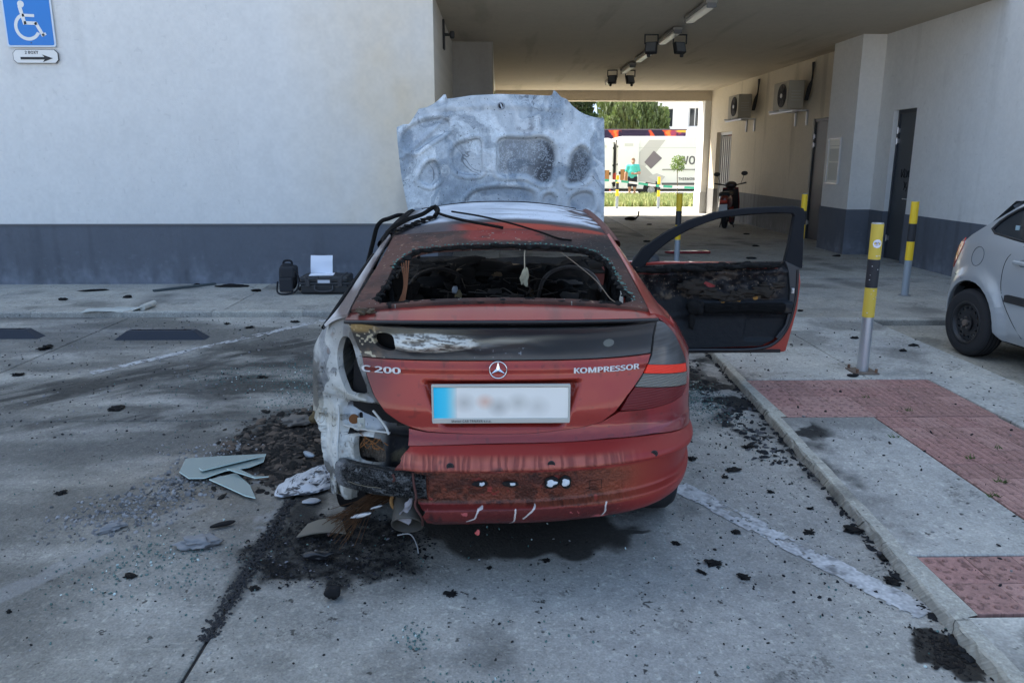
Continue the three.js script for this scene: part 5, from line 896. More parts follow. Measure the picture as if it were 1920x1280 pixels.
{
  const I = new THREE.Group(); I.name = 'lamp_cavity'; car.add(I);
  part('inner_panel', grid(14, 14, (a, b) => { const s = lerp(-.52, -.24, a), y = lerp(.5, 1.02, b); const p = bodyP(s, y, -.13 + .03 * fbm(a * 6, b * 6, 3)); return p; }), matte({ map: charTex[0], color: col(4.2, 3.5, 2.7), bumpMap: charTex[1], bumpScale: .02, roughness: .9 }), I);
  const r = rng(44); part('wire', [0, 1, 2, 3, 4, 5].map(k => tube([0, 1, 2, 3].map(j => bodyP(-.38 + .11 * j / 3 + (r() - .5) * .04, .59 + (r() - .5) * .05, -.04 - .04 * r())), .0016, 5, 4)), mat(.22, .09, .03, .8), I);
  part('socket', clean(new THREE.CylinderGeometry(.02, .02, .01, 18).rotateX(Math.PI / 2).translate(...bodyP(-.39, .672, -.022).toArray())), rust, I);
  part('weld_flange', [tube([.72, .68, .62, .56, .5, .44].map(y => bodyP(-.466, y, -.012)), .005, 4, 6), tube([-.46, -.4, -.34, -.28, -.24].map(s => bodyP(s, .634, -.034)), .004, 4, 6), tube([[-.30, .72], [-.275, .69], [-.25, .655], [-.24, .632]].map(p => bodyP(p[0], p[1], -.022)), .005, 4, 6)], mat(.48, .48, .45, .75), car);
  part('bent_bracket', lump(.035, .05, .04, 33, .5, 3).translate(...bodyP(-.74, .60, -.015).toArray()), mat(.10, .075, .04, .85), car);
  part('tab', rbox(.03, .045, .008, .003).translate(...bodyP(-.335, .672, .006).toArray()), mat(.36, .37, .33, .7), I);
  part('stud', clean(new THREE.CylinderGeometry(.007, .007, .02, 10).rotateX(Math.PI / 2).translate(...bodyP(-.335, .668, .014).toArray())), mat(.4, .4, .38, .5), I);
}
// bumper, torn off at the left
{
  const top = curve([[-.2, .605], [-.168, .61], [0, .618], [.22, .621], [.41, .613], [.6, .592], [.8, .572], [.95, .555], [1.12, .54]]), bot = curve([[-.2, .262], [-.13, .258], [0, .267], [.16, .29], [.4, .30], [.6, .31], [.75, .33], [.85, .36], [.95, .40], [1.12, .43]]);
  const left = lin([[0, -.124], [.33, -.128], [.37, -.137], [.6, -.145], [.78, -.153], [.80, -.2], [.86, -.19], [1, -.167]]);
  const prof = curve([[0, -.03], [.08, .012], [.2, .036], [.32, .04], [.345, .036], [.37, .004], [.5, -.004], [.76, -.003], [.785, .004], [.80, .042], [.87, .047], [.9, .04], [1, .0]]);
  const vs = [0, .04, .08, .14, .2, .26, .3, .325, .34, .352, .365, .38, .42, .5, .58, .66, .72, .76, .775, .785, .793, .80, .81, .84, .865, .88, .895, .91, .94, .97, 1];
  const at = (a, b) => { const v = vs[Math.round(b * (vs.length - 1))] ?? 0, l = left(v) + .022 * fbm(v * 16, 2.5, 4), s = lerp(l, 1.12, a), t = top(s), y = lerp(bot(s), t, v), soft = ss(1.05, .55, s); const x = body0(s, y)[0]; const dmg = ss(.55, .3, Math.abs(x)); let off = prof(v) * lerp(.1, 1, ss(.98, .35, s)); off += dmg * .005 * fbm(x * 14, y * 30, 3) * ss(.38, .42, v); off += .02 * ss(-.12, -.19, s) * n2(v * 9, 3); off += .012 * ss(.05, .0, Math.abs(x + .02)) * ss(.06, 0, Math.abs(y - .505)) + .012 * ss(.03, .0, Math.abs(x + .085)) * ss(.05, 0, Math.abs(y - .5)); return bodyP(s, y, off + .004); };
  const bp = new THREE.Group(); bp.name = 'bumper'; car.add(bp);
  part('skin', thickGrid(150, vs.length - 1, at, planar, new THREE.Vector3(0, 0, -.012)), bumperMat, bp);
  const on = (s, y, o = .0515) => bodyP(s, y, o);
  for (const [s, y] of [[-.063, .568], [.066, .573], [.366, .573]]) { part('sensor', [clean(new THREE.TorusGeometry(.012, .0025, 6, 18).translate(...on(s, y, .0525).toArray())), clean(new THREE.CylinderGeometry(.0095, .0095, .004, 14).rotateX(Math.PI / 2).translate(...on(s, y, .0515).toArray()))], charGloss, bp); }
  for (const [s, y, w, h, sd] of [[-.017, .484, .042, .018, 1], [.006, .484, .046, .016, 2], [.069, .484, .042, .034, 3], [.1, .488, .034, .038, 4]]) { const p = on(s, y, .014); part('burn_hole', lump(w * 1.35, h * 1.5, .012, sd, .2, 3).translate(p.x, p.y, p.z - .002), charDull, bp); part('bare_patch', lump(w * (sd > 2 ? .95 : .5), h * .8, .014, sd + 9, .35, 3).translate(p.x + (sd > 2 ? 0 : .008), p.y + .002, p.z + .003), mat(.66, .68, .7, .5), bp); }
  part('torn_edge', [tube([on(-.2, .53), on(-.196, .515, .05), on(-.2, .5, .04), on(-.21, .488, .02)], .005, 5, 5), tube([on(-.153, .525, .01), on(-.15, .48, .02), on(-.145, .43, .03), on(-.15, .39, .03), on(-.135, .34, .03), on(-.14, .285, .03)], .005, 6, 6)], mat(.09, .04, .035, .8), bp);
  part('hanging_strip', grid(6, 14, (a, b) => { const y = lerp(.42, .285, b), w = .012 + .055 * b * (1 - .3 * b); return V(-.345 - a * w * .9 - .012 * b + .01 * n2(b * 6, a * 3), y + .03 * a * b, 2.83 - .01 * a + .015 * n2(b * 5, a * 4 + 3)); }), mat(.3, .28, .29, .8), bp);
  part('red_flake', lump(.02, .024, .008, 61, .5, 2).translate(-.09, .262, -2.815), mat(.55, .1, .09, .6), bp);
}
part('bumper_beam', thickGrid(30, 10, (a, b) => { const s = lerp(-.455, -.12, a), y = lerp(.405, .515, b); return bodyP(s, y, -.005 + .022 * Math.pow(Math.sin(b * Math.PI), .14) + .005 * fbm(a * 9, b * 5, 3)); }, (v, a, b) => [a, b], new THREE.Vector3(0, 0, -.05)), matte({ bumpMap: grain, bumpScale: .004, map: texPair(512, 256, (u, v) => { const n = fbm(u * 9, v * 7, 4), k = .022 + .05 * ss(-.1, .5, n) + .14 * ss(.16, .05, u) + .1 * ss(.2, .5, fbm(u * 20 + 7, v * 9, 4)) + .05 * n2(u * 120, v * 50); let c = [k, k * 1.02, k * 1.03]; if (Math.abs(v - .38 - .03 * n2(u * 9, 2)) < .012 && u > .2 && u < .6) c = [.3, .26, .18]; return [...c, .5]; })[0], roughness: .6, metalness: .2 }), car);
part('bumper_beam_end', rbox(.12, .2, .1, .015).translate(-.66, .42, -3.1), quarterMat, car);
{ // exhaust pipe and burnt fibres
  const q = new THREE.Group(); q.name = 'exhaust_pipe'; car.add(q);
  part('pipe', clean(new THREE.LatheGeometry([[.058, .34], [.061, .1], [.063, .012], [.066, .004], [.065, -.002], [.060, -.002], [.057, .05], [.052, .34]].map(p => new THREE.Vector2(...p)), 30).rotateX(-.91).translate(-.37, .285, -2.84)), mat(.09, .082, .07, .55, { metalness: .5 }), q);
  part('pipe_inside', clean(new THREE.CircleGeometry(.056, 24).rotateX(Math.PI / 2 - .91).translate(-.37, .285 + .08 * .61, -2.84 - .08 * .79)), charDull, q);
  part('bracket', tube([[-.42, .4, 2.95], [-.44, .36, 2.9], [-.43, .33, 2.9], [-.41, .32, 2.93]], .008, 5, 6), mat(.3, .16, .06, .8), q);
  const r = rng(71), f = []; for (let i = 0; i < 70; i++) { const y = .40 - .06 * r(), x0 = -.41 - .05 * r(); f.push(tube([[x0, y, 2.98], [x0 - .1, y - .02 - .03 * r(), 2.96 - .04 * r()], [x0 - .15 - .12 * r(), y - .07 - .16 * r() * r(), 2.94 - .08 * r()]], .0013, 4, 3)); }
  part('burnt_fibre', f, mat(.07, .036, .018, .9), car, { kind: 'stuff' });
  part('melted_drip', [lump(.08, .018, .02, 81, .25).rotateZ(.25).translate(-.56, .3, -2.9), lump(.05, .01, .012, 82, .25).rotateZ(.3).translate(-.5, .335, -2.9)], mat(.5, .5, .5, .35, { metalness: .6 }), car);
}
// sides, sills, front, floor
const redSide = pmat(.36, .035, .028, .35, { metalness: .25, clearcoat: .6 }), ashSide = mat(.42, .41, .39, .8);
for (const s of [-1, 1]) {
  part('sill', box(s < 0 ? -.85 : .74, s < 0 ? -.74 : .85, .27, .42, 4.15, 5.56), s < 0 ? ashSide : redSide, car);
  part('front_wing', patch([[5.56, .3], [5.9, .28], ...[...Array(11)].map((_, k) => [6.38 - .37 * Math.cos(k / 10 * Math.PI), .3 + .37 * Math.sin(k / 10 * Math.PI)]), [6.9, .3], [7.12, .4], [7.14, .62], [7.0, .74], [6.5, .84], [5.9, .93], [5.56, .97]], [], (Z, y, i) => V(s * ((.862 - .35 * Math.pow(clamp((Z - 6.3) / .85), 2.5)) - .1 * ss(.75, 1, y) - i), y, Z), { max: .06, flange: .03 }), s < 0 ? ashSide : mat(.2, .06, .05, .7), car);
  const prof = [[.2, -.09], [.24, -.1], [.275, -.09], [.295, -.06], [.297, 0], [.295, .06], [.275, .09], [.24, .1], [.2, .09]].map(p => new THREE.Vector2(...p));
  for (const Z of [3.66, 6.38]) { if (s < 0) { part('bare_wheel_rim', [new THREE.CylinderGeometry(.2, .2, .14, 28, 1, true).rotateZ(Math.PI / 2), new THREE.CylinderGeometry(.19, .19, .02, 28).rotateZ(Math.PI / 2)].map(g => clean(g.translate(-.72, .2, -Z))), charDull, car); continue; } const w = new THREE.Group(); w.name = 'wheel'; w.position.set(s * .755, .29, -Z); car.add(w); part('tyre', clean(new THREE.LatheGeometry(prof, 40).rotateZ(Math.PI / 2)), tyreM, w); part('rim', [new THREE.CylinderGeometry(.2, .2, .14, 28, 1, true).rotateZ(Math.PI / 2), new THREE.CylinderGeometry(.06, .06, .15, 14).rotateZ(Math.PI / 2), ...[0, 1, 2, 3, 4].map(k => new THREE.BoxGeometry(.04, .2, .05).translate(0, .1, 0).rotateX(k * 1.2566).translate(s * .06, 0, 0))].map(clean), bareS, w); }
}
part('front_end', grid(20, 8, (a, b) => { const t = a * 2 - 1; return V(t * .62, lerp(.3, .76, b), 7.14 - .18 * t * t - .1 * b); }), charM, car);
part('engine_bay', [box(-.7, .7, .3, .72, 5.75, 6.95), lump(.5, .25, .6, 90, .3).translate(-.1, .72, -6.4), lump(.3, .22, .3, 91, .3).translate(.4, .7, -6.2), lump(.3, .2, .4, 92, .3).translate(-.5, .7, -6.1)], charM, car);
part('floor_pan', [box(-.62, .62, .24, .34, 3.5, 6.9), box(-.5, .5, .36, .46, 3.0, 3.55)], charDull, car);
part('luggage_floor', grid(20, 20, (a, b) => V(lerp(-.62, .62, a), .62 + .06 * fbm(a * 7, b * 7, 4), lerp(2.99, 4.1, b))), charM, car);
// greenhouse: pillars, roof
const Bz = [[3.17, .735, 1.03], [3.3, .70, 1.075], [3.52, .655, 1.163], [3.8, .617, 1.245], [4.15, .572, 1.336], [4.7, .55, 1.38], [5.08, .56, 1.37], [5.35, .62, 1.26], [5.62, .70, 1.09], [5.8, .74, .98]];
const bx = curve(Bz.map(p => [p[0], p[1]])), by = curve(Bz.map(p => [p[0], p[2]])), ax = curve([[3.03, .605], [3.1, .598], [3.6, .585], [3.97, .557], [4.1, .55]]);
const ashRoof = texPair(1024, 1024, (u, v) => { // across, rear to front
  const x = u * 2 - 1, n = fbm(u * 5, v * 4, 4), f = fbm(u * 18, v * 30, 4), g = n2(u * 150, v * 150); let c = mix3([.62, .66, .72], [.46, .5, .56], ss(-.2, .4, n + .3 * f));
  c = mix3(c, [.055, .03, .028], ss(.86, .98, u + .12 * n + .25 * f * ss(.5, .8, u))); c = mix3(c, [.05, .04, .042], ss(.19, .12, v + .04 * n) * .95); c = mix3(c, [.34, .05, .03], ss(.105, .075, v + .015 * n) * ss(.25, .42, u + .1 * n) * ss(1, .95, u)); c = mix3(c, [.035, .03, .03], ss(.12, .36, fbm(u * 2.2 + 9, v * 30, 4)) * .85 * ss(.25, .7, u)); c = mix3(c, [.05, .035, .03], ss(.10, .02, u + .03 * f) * .9); if (g > .86) c = c.map(q => q * .4); return [...c, .5 + .3 * f];
}, false);
const roofMat = matte({ map: ashRoof[0], bumpMap: ashRoof[1], bumpScale: .003, roughness: .5 });
part('roof', thickGrid(30, 30, (a, b) => { const Z = lerp(3.985, 5.12, b), t = a * 2 - 1, w = bx(Z) - .004, yy = by(Z) + .058 * (1 - Math.pow(Math.abs(t), 2.2)) - .016 * ss(.08, 0, b); return V(t * w, yy, Z); }, (v, a, b) => [a, b], new THREE.Vector3(0, -.02, 0)), roofMat, car);
const strip = (s, m) => part('roof_rail', thickGrid(8, 40, (a, b) => { const Z = lerp(3.03, 3.99, b), Zb = lerp(3.17, 4.03, b); const A = V(s * ax(Z), yA(Z) + .002, Z), B = V(s * bx(Zb), by(Zb), Zb), p = A.lerp(B, a); p.y += .012 * Math.sin(a * Math.PI); return p; }, planar, new THREE.Vector3(0, -.014, 0)), m, car);
const ashRail = matte({ map: texPair(256, 512, (u, v) => { const n = fbm(u * 9, v * 9, 4); let c = mix3([.48, .47, .46], [.16, .13, .12], ss(.1, .5, n + v * .7 - .3)); return [...c, .5]; })[0], roughness: .8 });
strip(1, pmat(.36, .038, .03, .3, { metalness: .25, clearcoat: .7 })); strip(-1, ashRail);
for (const s of [-1, 1]) {
  part('side_pillar', thickGrid(10, 10, (a, b) => { const Z = lerp(3.17, 4.2, a), top = V(s * bx(Z), by(Z), Z), low = V(s * (.728 + .012 * a), 1.052, lerp(3.22, 4.2, a)); return low.lerp(top, b); }, planar, new THREE.Vector3(-s * .02, 0, 0)), s < 0 ? ashRail : redSide, car);
  part('side_rail', tube([...Array(14)].map((_, i) => { const Z = lerp(3.95, 5.78, i / 13); return V(s * bx(Z), by(Z) - .01, Z); }), .026, 3, 8), s < 0 ? charM : mat(.12, .04, .03, .6), car);
}
part('windscreen_header', tube([[-.5, 1.37, 5.1], [-.25, 1.405, 5.12], [0, 1.415, 5.13], [.25, 1.405, 5.12], [.5, 1.37, 5.1]], .025, 4, 8), charM, car);
part('scuttle', grid(20, 4, (a, b) => V(lerp(-.72, .72, a), .97 + .015 * b + .01 * n2(a * 9, b), lerp(5.45, 5.85, b))), charM, car);
// burnt cabin
{
  const c = new THREE.Group(); c.name = 'burnt_cabin'; car.add(c);
  part('dashboard', thickGrid(40, 10, (a, b) => V(lerp(-.66, .66, a), .80 + .19 * Math.sin(b * 1.9) + .03 * fbm(a * 9, b * 4, 3), 5.2 + .24 * b), (v, a, b) => [a * 3, b], new THREE.Vector3(0, -.1, -.15)), charM, c);
  part('dashboard_ash', grid(30, 4, (a, b) => V(lerp(-.1, .6, a), .985 + .02 * fbm(a * 9, b * 3, 3), 5.26 + .1 * b)), mat(.36, .37, .38, .9), c);
  part('foam_remnant', [lump(.2, .06, .08, 101, .4).translate(.22, .99, -5.2), lump(.1, .05, .06, 102, .4).translate(.1, 1.0, -5.2), lump(.14, .05, .07, 103, .4).translate(-.25, 1.0, -4.9)], mat(.20, .14, .085, .95), c);
  for (const x of [-.36, .42]) {
    const st = new THREE.Group(); st.name = 'seat_frame'; c.add(st); const y0 = x > 0 ? 0 : -.01;
    part('hoop', tube([[x - .2, .55, 4.4], [x - .2, .85, 4.5], [x - .14, 1.03 + y0, 4.56], [x, 1.08 + y0, 4.58], [x + .14, 1.03 + y0, 4.56], [x + .2, .85, 4.5], [x + .2, .55, 4.4]], .013, 8, 7), x > 0 ? matte({ map: charTex[0], color: col(6, 5.6, 5.2), bumpMap: charTex[1], bumpScale: .01, roughness: .9 }) : matte({ map: charTex[0], color: col(3, 2.7, 2.4), bumpMap: charTex[1], bumpScale: .01, roughness: .9 }), st);
    part('spring', [0, 1, 2, 3, 4].map(k => tube([[x - .17, .62 + k * .08, 4.42], [x, .64 + k * .08, 4.44], [x + .17, .62 + k * .08, 4.42]], .004, 4, 4)), mat(.12, .10, .085, .8), st);
    part('padding', [lump(.3, .26, .09, 110 + (x > 0 ? 1 : 0), .35).translate(x, .82, -4.5), lump(.24, .1, .1, 112 + (x > 0 ? 1 : 0), .35).translate(x - .02, .98, -4.56)], charM, st);
    part('headrest_stem', [-.05, .05].map(d => rodGeo([x + d, .8, 4.35], [x + d, .9, 4.36], .007)), mat(.4, .4, .42, .4, { metalness: .7 }), st);
  }
  part('rear_seat', thickGrid(30, 12, (a, b) => V(lerp(-.6, .6, a), .62 + .22 * b + .03 * fbm(a * 11, b * 5, 4), 3.85 + .12 * b + .04 * fbm(a * 8 + 9, b * 5, 3)), (v, a, b) => [a * 3, b], new THREE.Vector3(0, 0, -.1)), charM, c);
  const r = rng(91); part('char_debris', [...Array(90)].map((_, i) => { const Z = 3.3 + 1.9 * r(); return lump(.04 + .12 * r(), .03 + .09 * r(), .05 + .1 * r(), 120 + i, .7, 3, 4).translate(-.57 + 1.14 * r(), .72 + .08 * (Z - 3.3) + .16 * r(), -Z); }), charM, c, { kind: 'stuff' });
  part('insulation_scrap', [lump(.04, .07, .04, 170, .4).translate(-.23, .95, -4.3), lump(.06, .05, .04, 171, .4).translate(-.2, .90, -4.28), lump(.03, .05, .03, 172, .4).translate(-.1, .88, -4.2), lump(.05, .03, .03, 173, .4).rotateZ(.4).translate(.3, .95, -4.9)], mat(.34, .27, .15, .95), c);
  part('bright_cap', lump(.035, .05, .03, 174, .3).translate(-.25, .99, -4.3), mat(.55, .6, .66, .4), c);
  part('seat_remains', [[-.36, .84, 4.62, .42, .40, .12], [-.40, .98, 4.66, .3, .16, .1], [-.22, .93, 4.5, .2, .16, .1], [.40, .82, 4.66, .42, .36, .12], [.05, .86, 4.5, .26, .2, .2], [-.52, .9, 4.2, .18, .3, .2], [.55, .88, 4.1, .16, .26, .2], [0, .97, 5.15, .6, .12, .1], [-.42, 1.0, 5.12, .4, .14, .12], [.45, .98, 5.15, .36, .12, .1]].map(([x, y, Z, w, h, d], i) => lump(w, h, d, 600 + i, .75, 5, 5).translate(x, y, -Z)), matte({ map: charTex[0], bumpMap: charTex[1], bumpScale: .03, color: col(1.3, 1.15, 1), roughness: .85 }), c);
  part('brown_remains', [...Array(14)].map((_, i) => lump(.03 + .05 * r(), .03 + .05 * r(), .03, 620 + i, .8, 3, 4).translate(-.5 + 1.0 * r(), .88 + .13 * r(), -(4.35 + .7 * r()))), mat(.16, .105, .06, .95), c);
  part('burnt_wiring', [...Array(46)].map(() => { const x = -.55 + 1.1 * r(), Z = 3.4 + 1.5 * r(), y = .84 + .09 * (Z - 3.3) + .12 * r(), p = [[x, y, Z]]; for (let k = 0; k < 3; k++) { const q = p[k]; p.push([q[0] + (r() - .5) * .22, q[1] + (r() - .55) * .1, q[2] + (r() - .5) * .2]); } return tube(p, .0016 + .003 * r() * r(), 4, 4); }), mat(.11, .09, .072, .9), c, { kind: 'stuff' });
  part('seat_slide', [[-.46, .86, 4.0], [-.27, .87, 4.0], [.30, .93, 4.2], [.50, .93, 4.2]].map(([x, y, Z]) => rodGeo([x, y - .1, Z], [x, y, Z], .009)), mat(.4, .42, .45, .4, { metalness: .7 }), c);
  part('metal_remains', [lump(.16, .03, .05, 178, .5, 3, 4).translate(.4, 1.0, -4.5), lump(.2, .1, .05, 179, .6, 3, 4).translate(.42, .92, -4.3), lump(.22, .08, .1, 176, .6, 3, 4).translate(.02, .93, -4.4)], matte({ map: charTex[0], color: col(4, 3.8, 3.6), bumpMap: charTex[1], bumpScale: .02, roughness: .85 }), c);
  part('steering_column', [lump(.16, .14, .1, 177, .6, 3).translate(-.36, .93, -5.08), rodGeo([-.36, .88, 5.3], [-.36, .9, 5.1], .03)], charM, c);
  part('hanging_tag', [[0, .0], [.010, .012], [-.011, -.006], [.004, -.018], [-.004, .015]].map(([dx, dy], i) => chunk(.022, .055, .01, 180 + i).rotateZ(dx * 14).translate(.12 + dx, 1.165 + dy, -3.62 + i * .006)), mat(.36, .32, .22, .9), c);
  part('tag_wire', tube([[.125, 1.272, 3.76], [.122, 1.25, 3.72], [.12, 1.2, 3.63]], .003, 6, 5), mat(.34, .28, .2, .8), c);
  part('burnt_cable', tube([[.30, 1.265, 3.74], [.37, 1.225, 3.5], [.43, 1.18, 3.35], [.47, 1.13, 3.2], [.5, 1.12, 3.12]], .0022, 7, 5), mat(.2, .16, .12, .85), c);
  part('rusty_cable', [0, 1, 2, 3].map(k => tube([[-.46 + k * .012, 1.24, 3.62], [-.43 + k * .004, 1.14, 3.45], [-.46 + k * .012, 1.05, 3.3], [-.5 + k * .02, .95, 3.2]], .0035, 6, 5)), mat(.17, .07, .035, .85), c);
  part('pillar_trim', [-1, 1].map(s => grid(6, 14, (a, b) => V(s * (.50 + .07 * a + .015 * fbm(b * 9, a * 3 + s, 3)), lerp(.75, 1.22, b), 3.45 + .25 * b + .05 * fbm(b * 7, a * 4, 2)))), charM, c);
}
// melted rubber seals and cables lying on the roof
part('melted_roof_strip', [tube([[-.60, 1.20, 3.68], [-.585, 1.27, 3.85], [-.57, 1.34, 4.02], [-.50, 1.385, 4.2], [-.42, 1.41, 4.35], [-.36, 1.445, 4.4], [-.34, 1.43, 4.36], [-.35, 1.40, 4.25]], .0125, 7, 8), tube([[-.36, 1.43, 4.4], [-.33, 1.415, 4.3], [-.2, 1.395, 4.1], [-.04, 1.375, 3.97], [.02, 1.365, 3.95]], .008, 7, 7), tube([[-.26, 1.425, 4.3], [-.1, 1.41, 4.15], [.05, 1.385, 4.02], [.2, 1.35, 3.9], [.3, 1.32, 3.85], [.36, 1.312, 3.84]], .005, 7, 6), ...[0, 1, 2, 3, 4, 5, 6, 7].map(i => lump(.05, .014, .04, 200 + i, .8, 3, 4).translate(-.56 + i * .028, 1.335 + i * .009, -(4.02 + i * .03)))], charM, car);
part('left_seal', tube([[-.735, 1.02, 3.16], [-.70, 1.085, 3.3], [-.655, 1.17, 3.5], [-.615, 1.25, 3.78]], .009, 6, 6), charDull, car);
// raised bonnet, underside towards the camera
{
  const B = new THREE.Group(); B.name = 'bonnet'; car.add(B);
  const top = lin([[-.745, 1.925], [-.70, 1.945], [-.66, 1.945], [-.62, 2.0], [-.585, 2.055], [-.53, 2.065], [-.48, 2.09], [-.44, 2.12], [-.40, 2.158], [-.385, 2.155], [-.38, 2.128], [-.33, 2.132], [-.2, 2.152], [0, 2.162], [.2, 2.158], [.37, 2.15], [.395, 2.155], [.40, 2.192], [.42, 2.18], [.46, 2.14], [.5, 2.125], [.54, 2.08], [.59, 2.04], [.64, 2.015], [.70, 1.997], [.74, 1.992], [.77, 1.99]]);
  const xl = curve([[1.1, -.64], [1.28, -.655], [1.6, -.71], [1.93, -.745]]), xr = curve([[1.1, .765], [1.6, .772], [2, .77]]);
  const rp = [smoothPoly([[-.0, 1.60], [-.015, 1.72], [0, 1.845], [.2, 1.855], [.33, 1.86], [.40, 1.81], [.425, 1.72], [.40, 1.6], [.37, 1.53], [.3, 1.535], [.2, 1.585]], 4), smoothPoly([[.50, 1.53], [.505, 1.64], [.53, 1.74], [.60, 1.80], [.66, 1.76], [.672, 1.66], [.64, 1.56], [.58, 1.53]], 4), smoothPoly([[-.31, 1.62], [-.34, 1.72], [-.32, 1.8], [-.22, 1.84], [-.14, 1.85], [-.125, 1.72], [-.13, 1.61], [-.22, 1.595]], 4), smoothPoly([[-.26, 1.36], [-.2, 1.46], [-.05, 1.50], [.2, 1.49], [.26, 1.46], [.25, 1.38], [0, 1.35]], 4), smoothPoly([[.52, 1.33], [.53, 1.43], [.6, 1.47], [.68, 1.46], [.69, 1.36], [.6, 1.31]], 4), smoothPoly([[-.70, 1.8], [-.69, 1.9], [-.55, 1.98], [-.38, 1.99], [-.36, 1.93], [-.5, 1.83], [-.62, 1.76]], 4), smoothPoly([[-.58, 1.56], [-.52, 1.68], [-.46, 1.69], [-.43, 1.58], [-.5, 1.52]], 4), smoothPoly([[.33, 1.37], [.33, 1.44], [.38, 1.46], [.42, 1.42], [.4, 1.36]], 4)];
  const dep = [.03, .03, .022, .018, .024, .02, .026, .022];
  const SG = new Map(rp.map(P => { const nx = 240, ny = 170, d = new Float32Array(nx * ny), Q = [...P, P[0]]; for (let j = 0; j < ny; j++) for (let i = 0; i < nx; i++) { const x = -.82 + i / (nx - 1) * 1.66, y = 1.08 + j / (ny - 1) * 1.16; d[j * nx + i] = (inPoly(x, y, P) ? 1 : -1) * polyD(x, y, Q); } return [P, d]; }));
  const sd = (x, y, P) => { const d = SG.get(P), u = clamp((x + .82) / 1.66, 0, .999) * 239, v = clamp((y - 1.08) / 1.16, 0, .999) * 169, i = u | 0, j = v | 0, a = u - i, b = v - j, o = j * 240 + i; return lerp(lerp(d[o], d[o + 1], a), lerp(d[o + 240], d[o + 241], a), b); };
  const relief = (x, y) => { let d = 0; rp.forEach((P, i) => { d -= dep[i] * ss(-.006, .012, sd(x, y, P)); d += .008 * ss(.018, .006, Math.abs(sd(x, y, P) + .022)); }); d += .005 * fbm(x * 5, y * 5, 3); d += .012 * ss(.04, 0, Math.abs(y - 2.06 - .1 * (1 - (x / .5) ** 2) * .3)) * ss(.55, .4, Math.abs(x)); d += .014 * ss(.03, .0, segD(x, y, [-.7, 1.72], [-.36, 2.02])); return d; };
  const pos = (a, b) => { const b2 = b, y0 = 1.13, yt0 = 1.95; const yq = lerp(y0, yt0, b2), x = lerp(xl(yq), xr(yq), a), y = lerp(y0, top(x), b2), bow = -.05 * (x / .7) ** 2; return V(x, y, 5.78 + .16 * b2 * b2 - .02 + bow - relief(x, y)); };
  const tex = texPair(1280, 900, (u, v) => {
    const x = -.8 + u * 1.62, y = 1.1 + v * 1.12, w1 = fbm(x * 2.2, y * 2.2, 4), w2 = fbm(x * 2.2 + 40, y * 2.2, 4), q = fbm(x * 3 + 2.6 * w1, y * 3 + 2.6 * w2, 5), f = fbm(x * 26, y * 26, 4), g = n2(x * 150, y * 150), g2 = n2(x * 75, y * 75);
    let c = mix3([.30, .335, .365], [.62, .655, .67], ss(-.3, .3, q + .25 * f)), h = .5 + .2 * f; { const q2 = fbm(x * 5 + 3 * w1 + 20, y * 5 + 3 * w2, 5); c = mix3(c, [.22, .27, .32], .6 * ss(.06, .12, q2 + .1 * f)); c = mix3(c, [.55, .6, .63], .6 * ss(-.1, -.16, q2 + .1 * f)); c = c.map(k => k * (1 + .22 * f + .12 * g)); for (const [o, t] of [[0, .7], [31, .55], [57, .5]]) { const cl = Math.abs(fbm(x * 5 + 2.4 * w1 + o, y * 5 + 2.4 * w2 + o, 5)); c = mix3(c, [.10, .115, .14], t * ss(.012, .002, cl) * ss(-.1, .2, fbm(x * 3 + o, y * 3, 3))); } for (const P of rp) c = mix3(c, [.12, .14, .17], .55 * ss(.007, .001, Math.abs(sd(x, y, P) - .004 * f)) * ss(-.3, .2, f + q)); }
    c = mix3(c, [.52, .545, .56], .5 * ss(.12, .3, fbm(x * 2.4 + 9 + 1.6 * w1, y * 2.4 + 1.6 * w2, 4)));
    const pale = (P, k) => ss(k, 0, Math.abs(sd(x, y, P) + .02));
    const s0 = sd(x, y, rp[0]), s1 = sd(x, y, rp[1]);
    const sp = ss(.0, .55, g + .6 * g2 + .9 * f); const d0 = ss(-.004, .03, s0) * clamp(.55 + .7 * ss(.15, .4, x + .5 * (1.65 - y)) + .4 * q), d1 = ss(-.004, .03, s1);
    c = mix3(c, mix3([.06, .065, .075], [.34, .38, .42], sp * .55), clamp(d0)); c = mix3(c, mix3([.045, .05, .06], [.3, .34, .38], sp * .45), d1 * clamp(.9 + .4 * q));
    for (const i of [3, 4, 5, 6, 7]) c = mix3(c, [.20, .24, .30], .6 * ss(-.005, .04, sd(x, y, rp[i])) * clamp(.6 + q));
    // contour-like burn lines and black specks
    const cl = Math.abs(fbm(x * 4 + 1.5 * w1 + 70, y * 4 + 1.5 * w2, 4)); c = mix3(c, [.07, .075, .085], .7 * ss(.02, .004, cl) * ss(.05, .3, fbm(x * 3 + 90, y * 3, 3))); const dk = ss(.22, .5, fbm(x * 3.4 + 15, y * 3.4, 4) + .25 * f); c = mix3(c, [.09, .095, .11], .75 * dk * ss(-.1, .3, f + .3 * g)); if (g + g2 * .5 > .98) c = c.map(k => k * .4);
    const e = Math.hypot(x - .02, y - 2.084); if (e < .027) c = e > .021 ? [.2, .22, .24] : [.03, .03, .033]; if (e < .021 && Math.abs(x - .02 + .4 * (y - 2.084)) < .006) c = [.4, .45, .5];
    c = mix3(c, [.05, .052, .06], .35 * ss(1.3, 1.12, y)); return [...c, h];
  }, false);
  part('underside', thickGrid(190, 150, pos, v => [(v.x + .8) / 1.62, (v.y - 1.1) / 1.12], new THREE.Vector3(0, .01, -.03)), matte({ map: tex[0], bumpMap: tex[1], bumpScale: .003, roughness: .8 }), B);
  part('hinge', [-.6, .68].map(x => rodGeo([x, .95, 5.75], [x, 1.16, 5.77], .014)), charM, B);
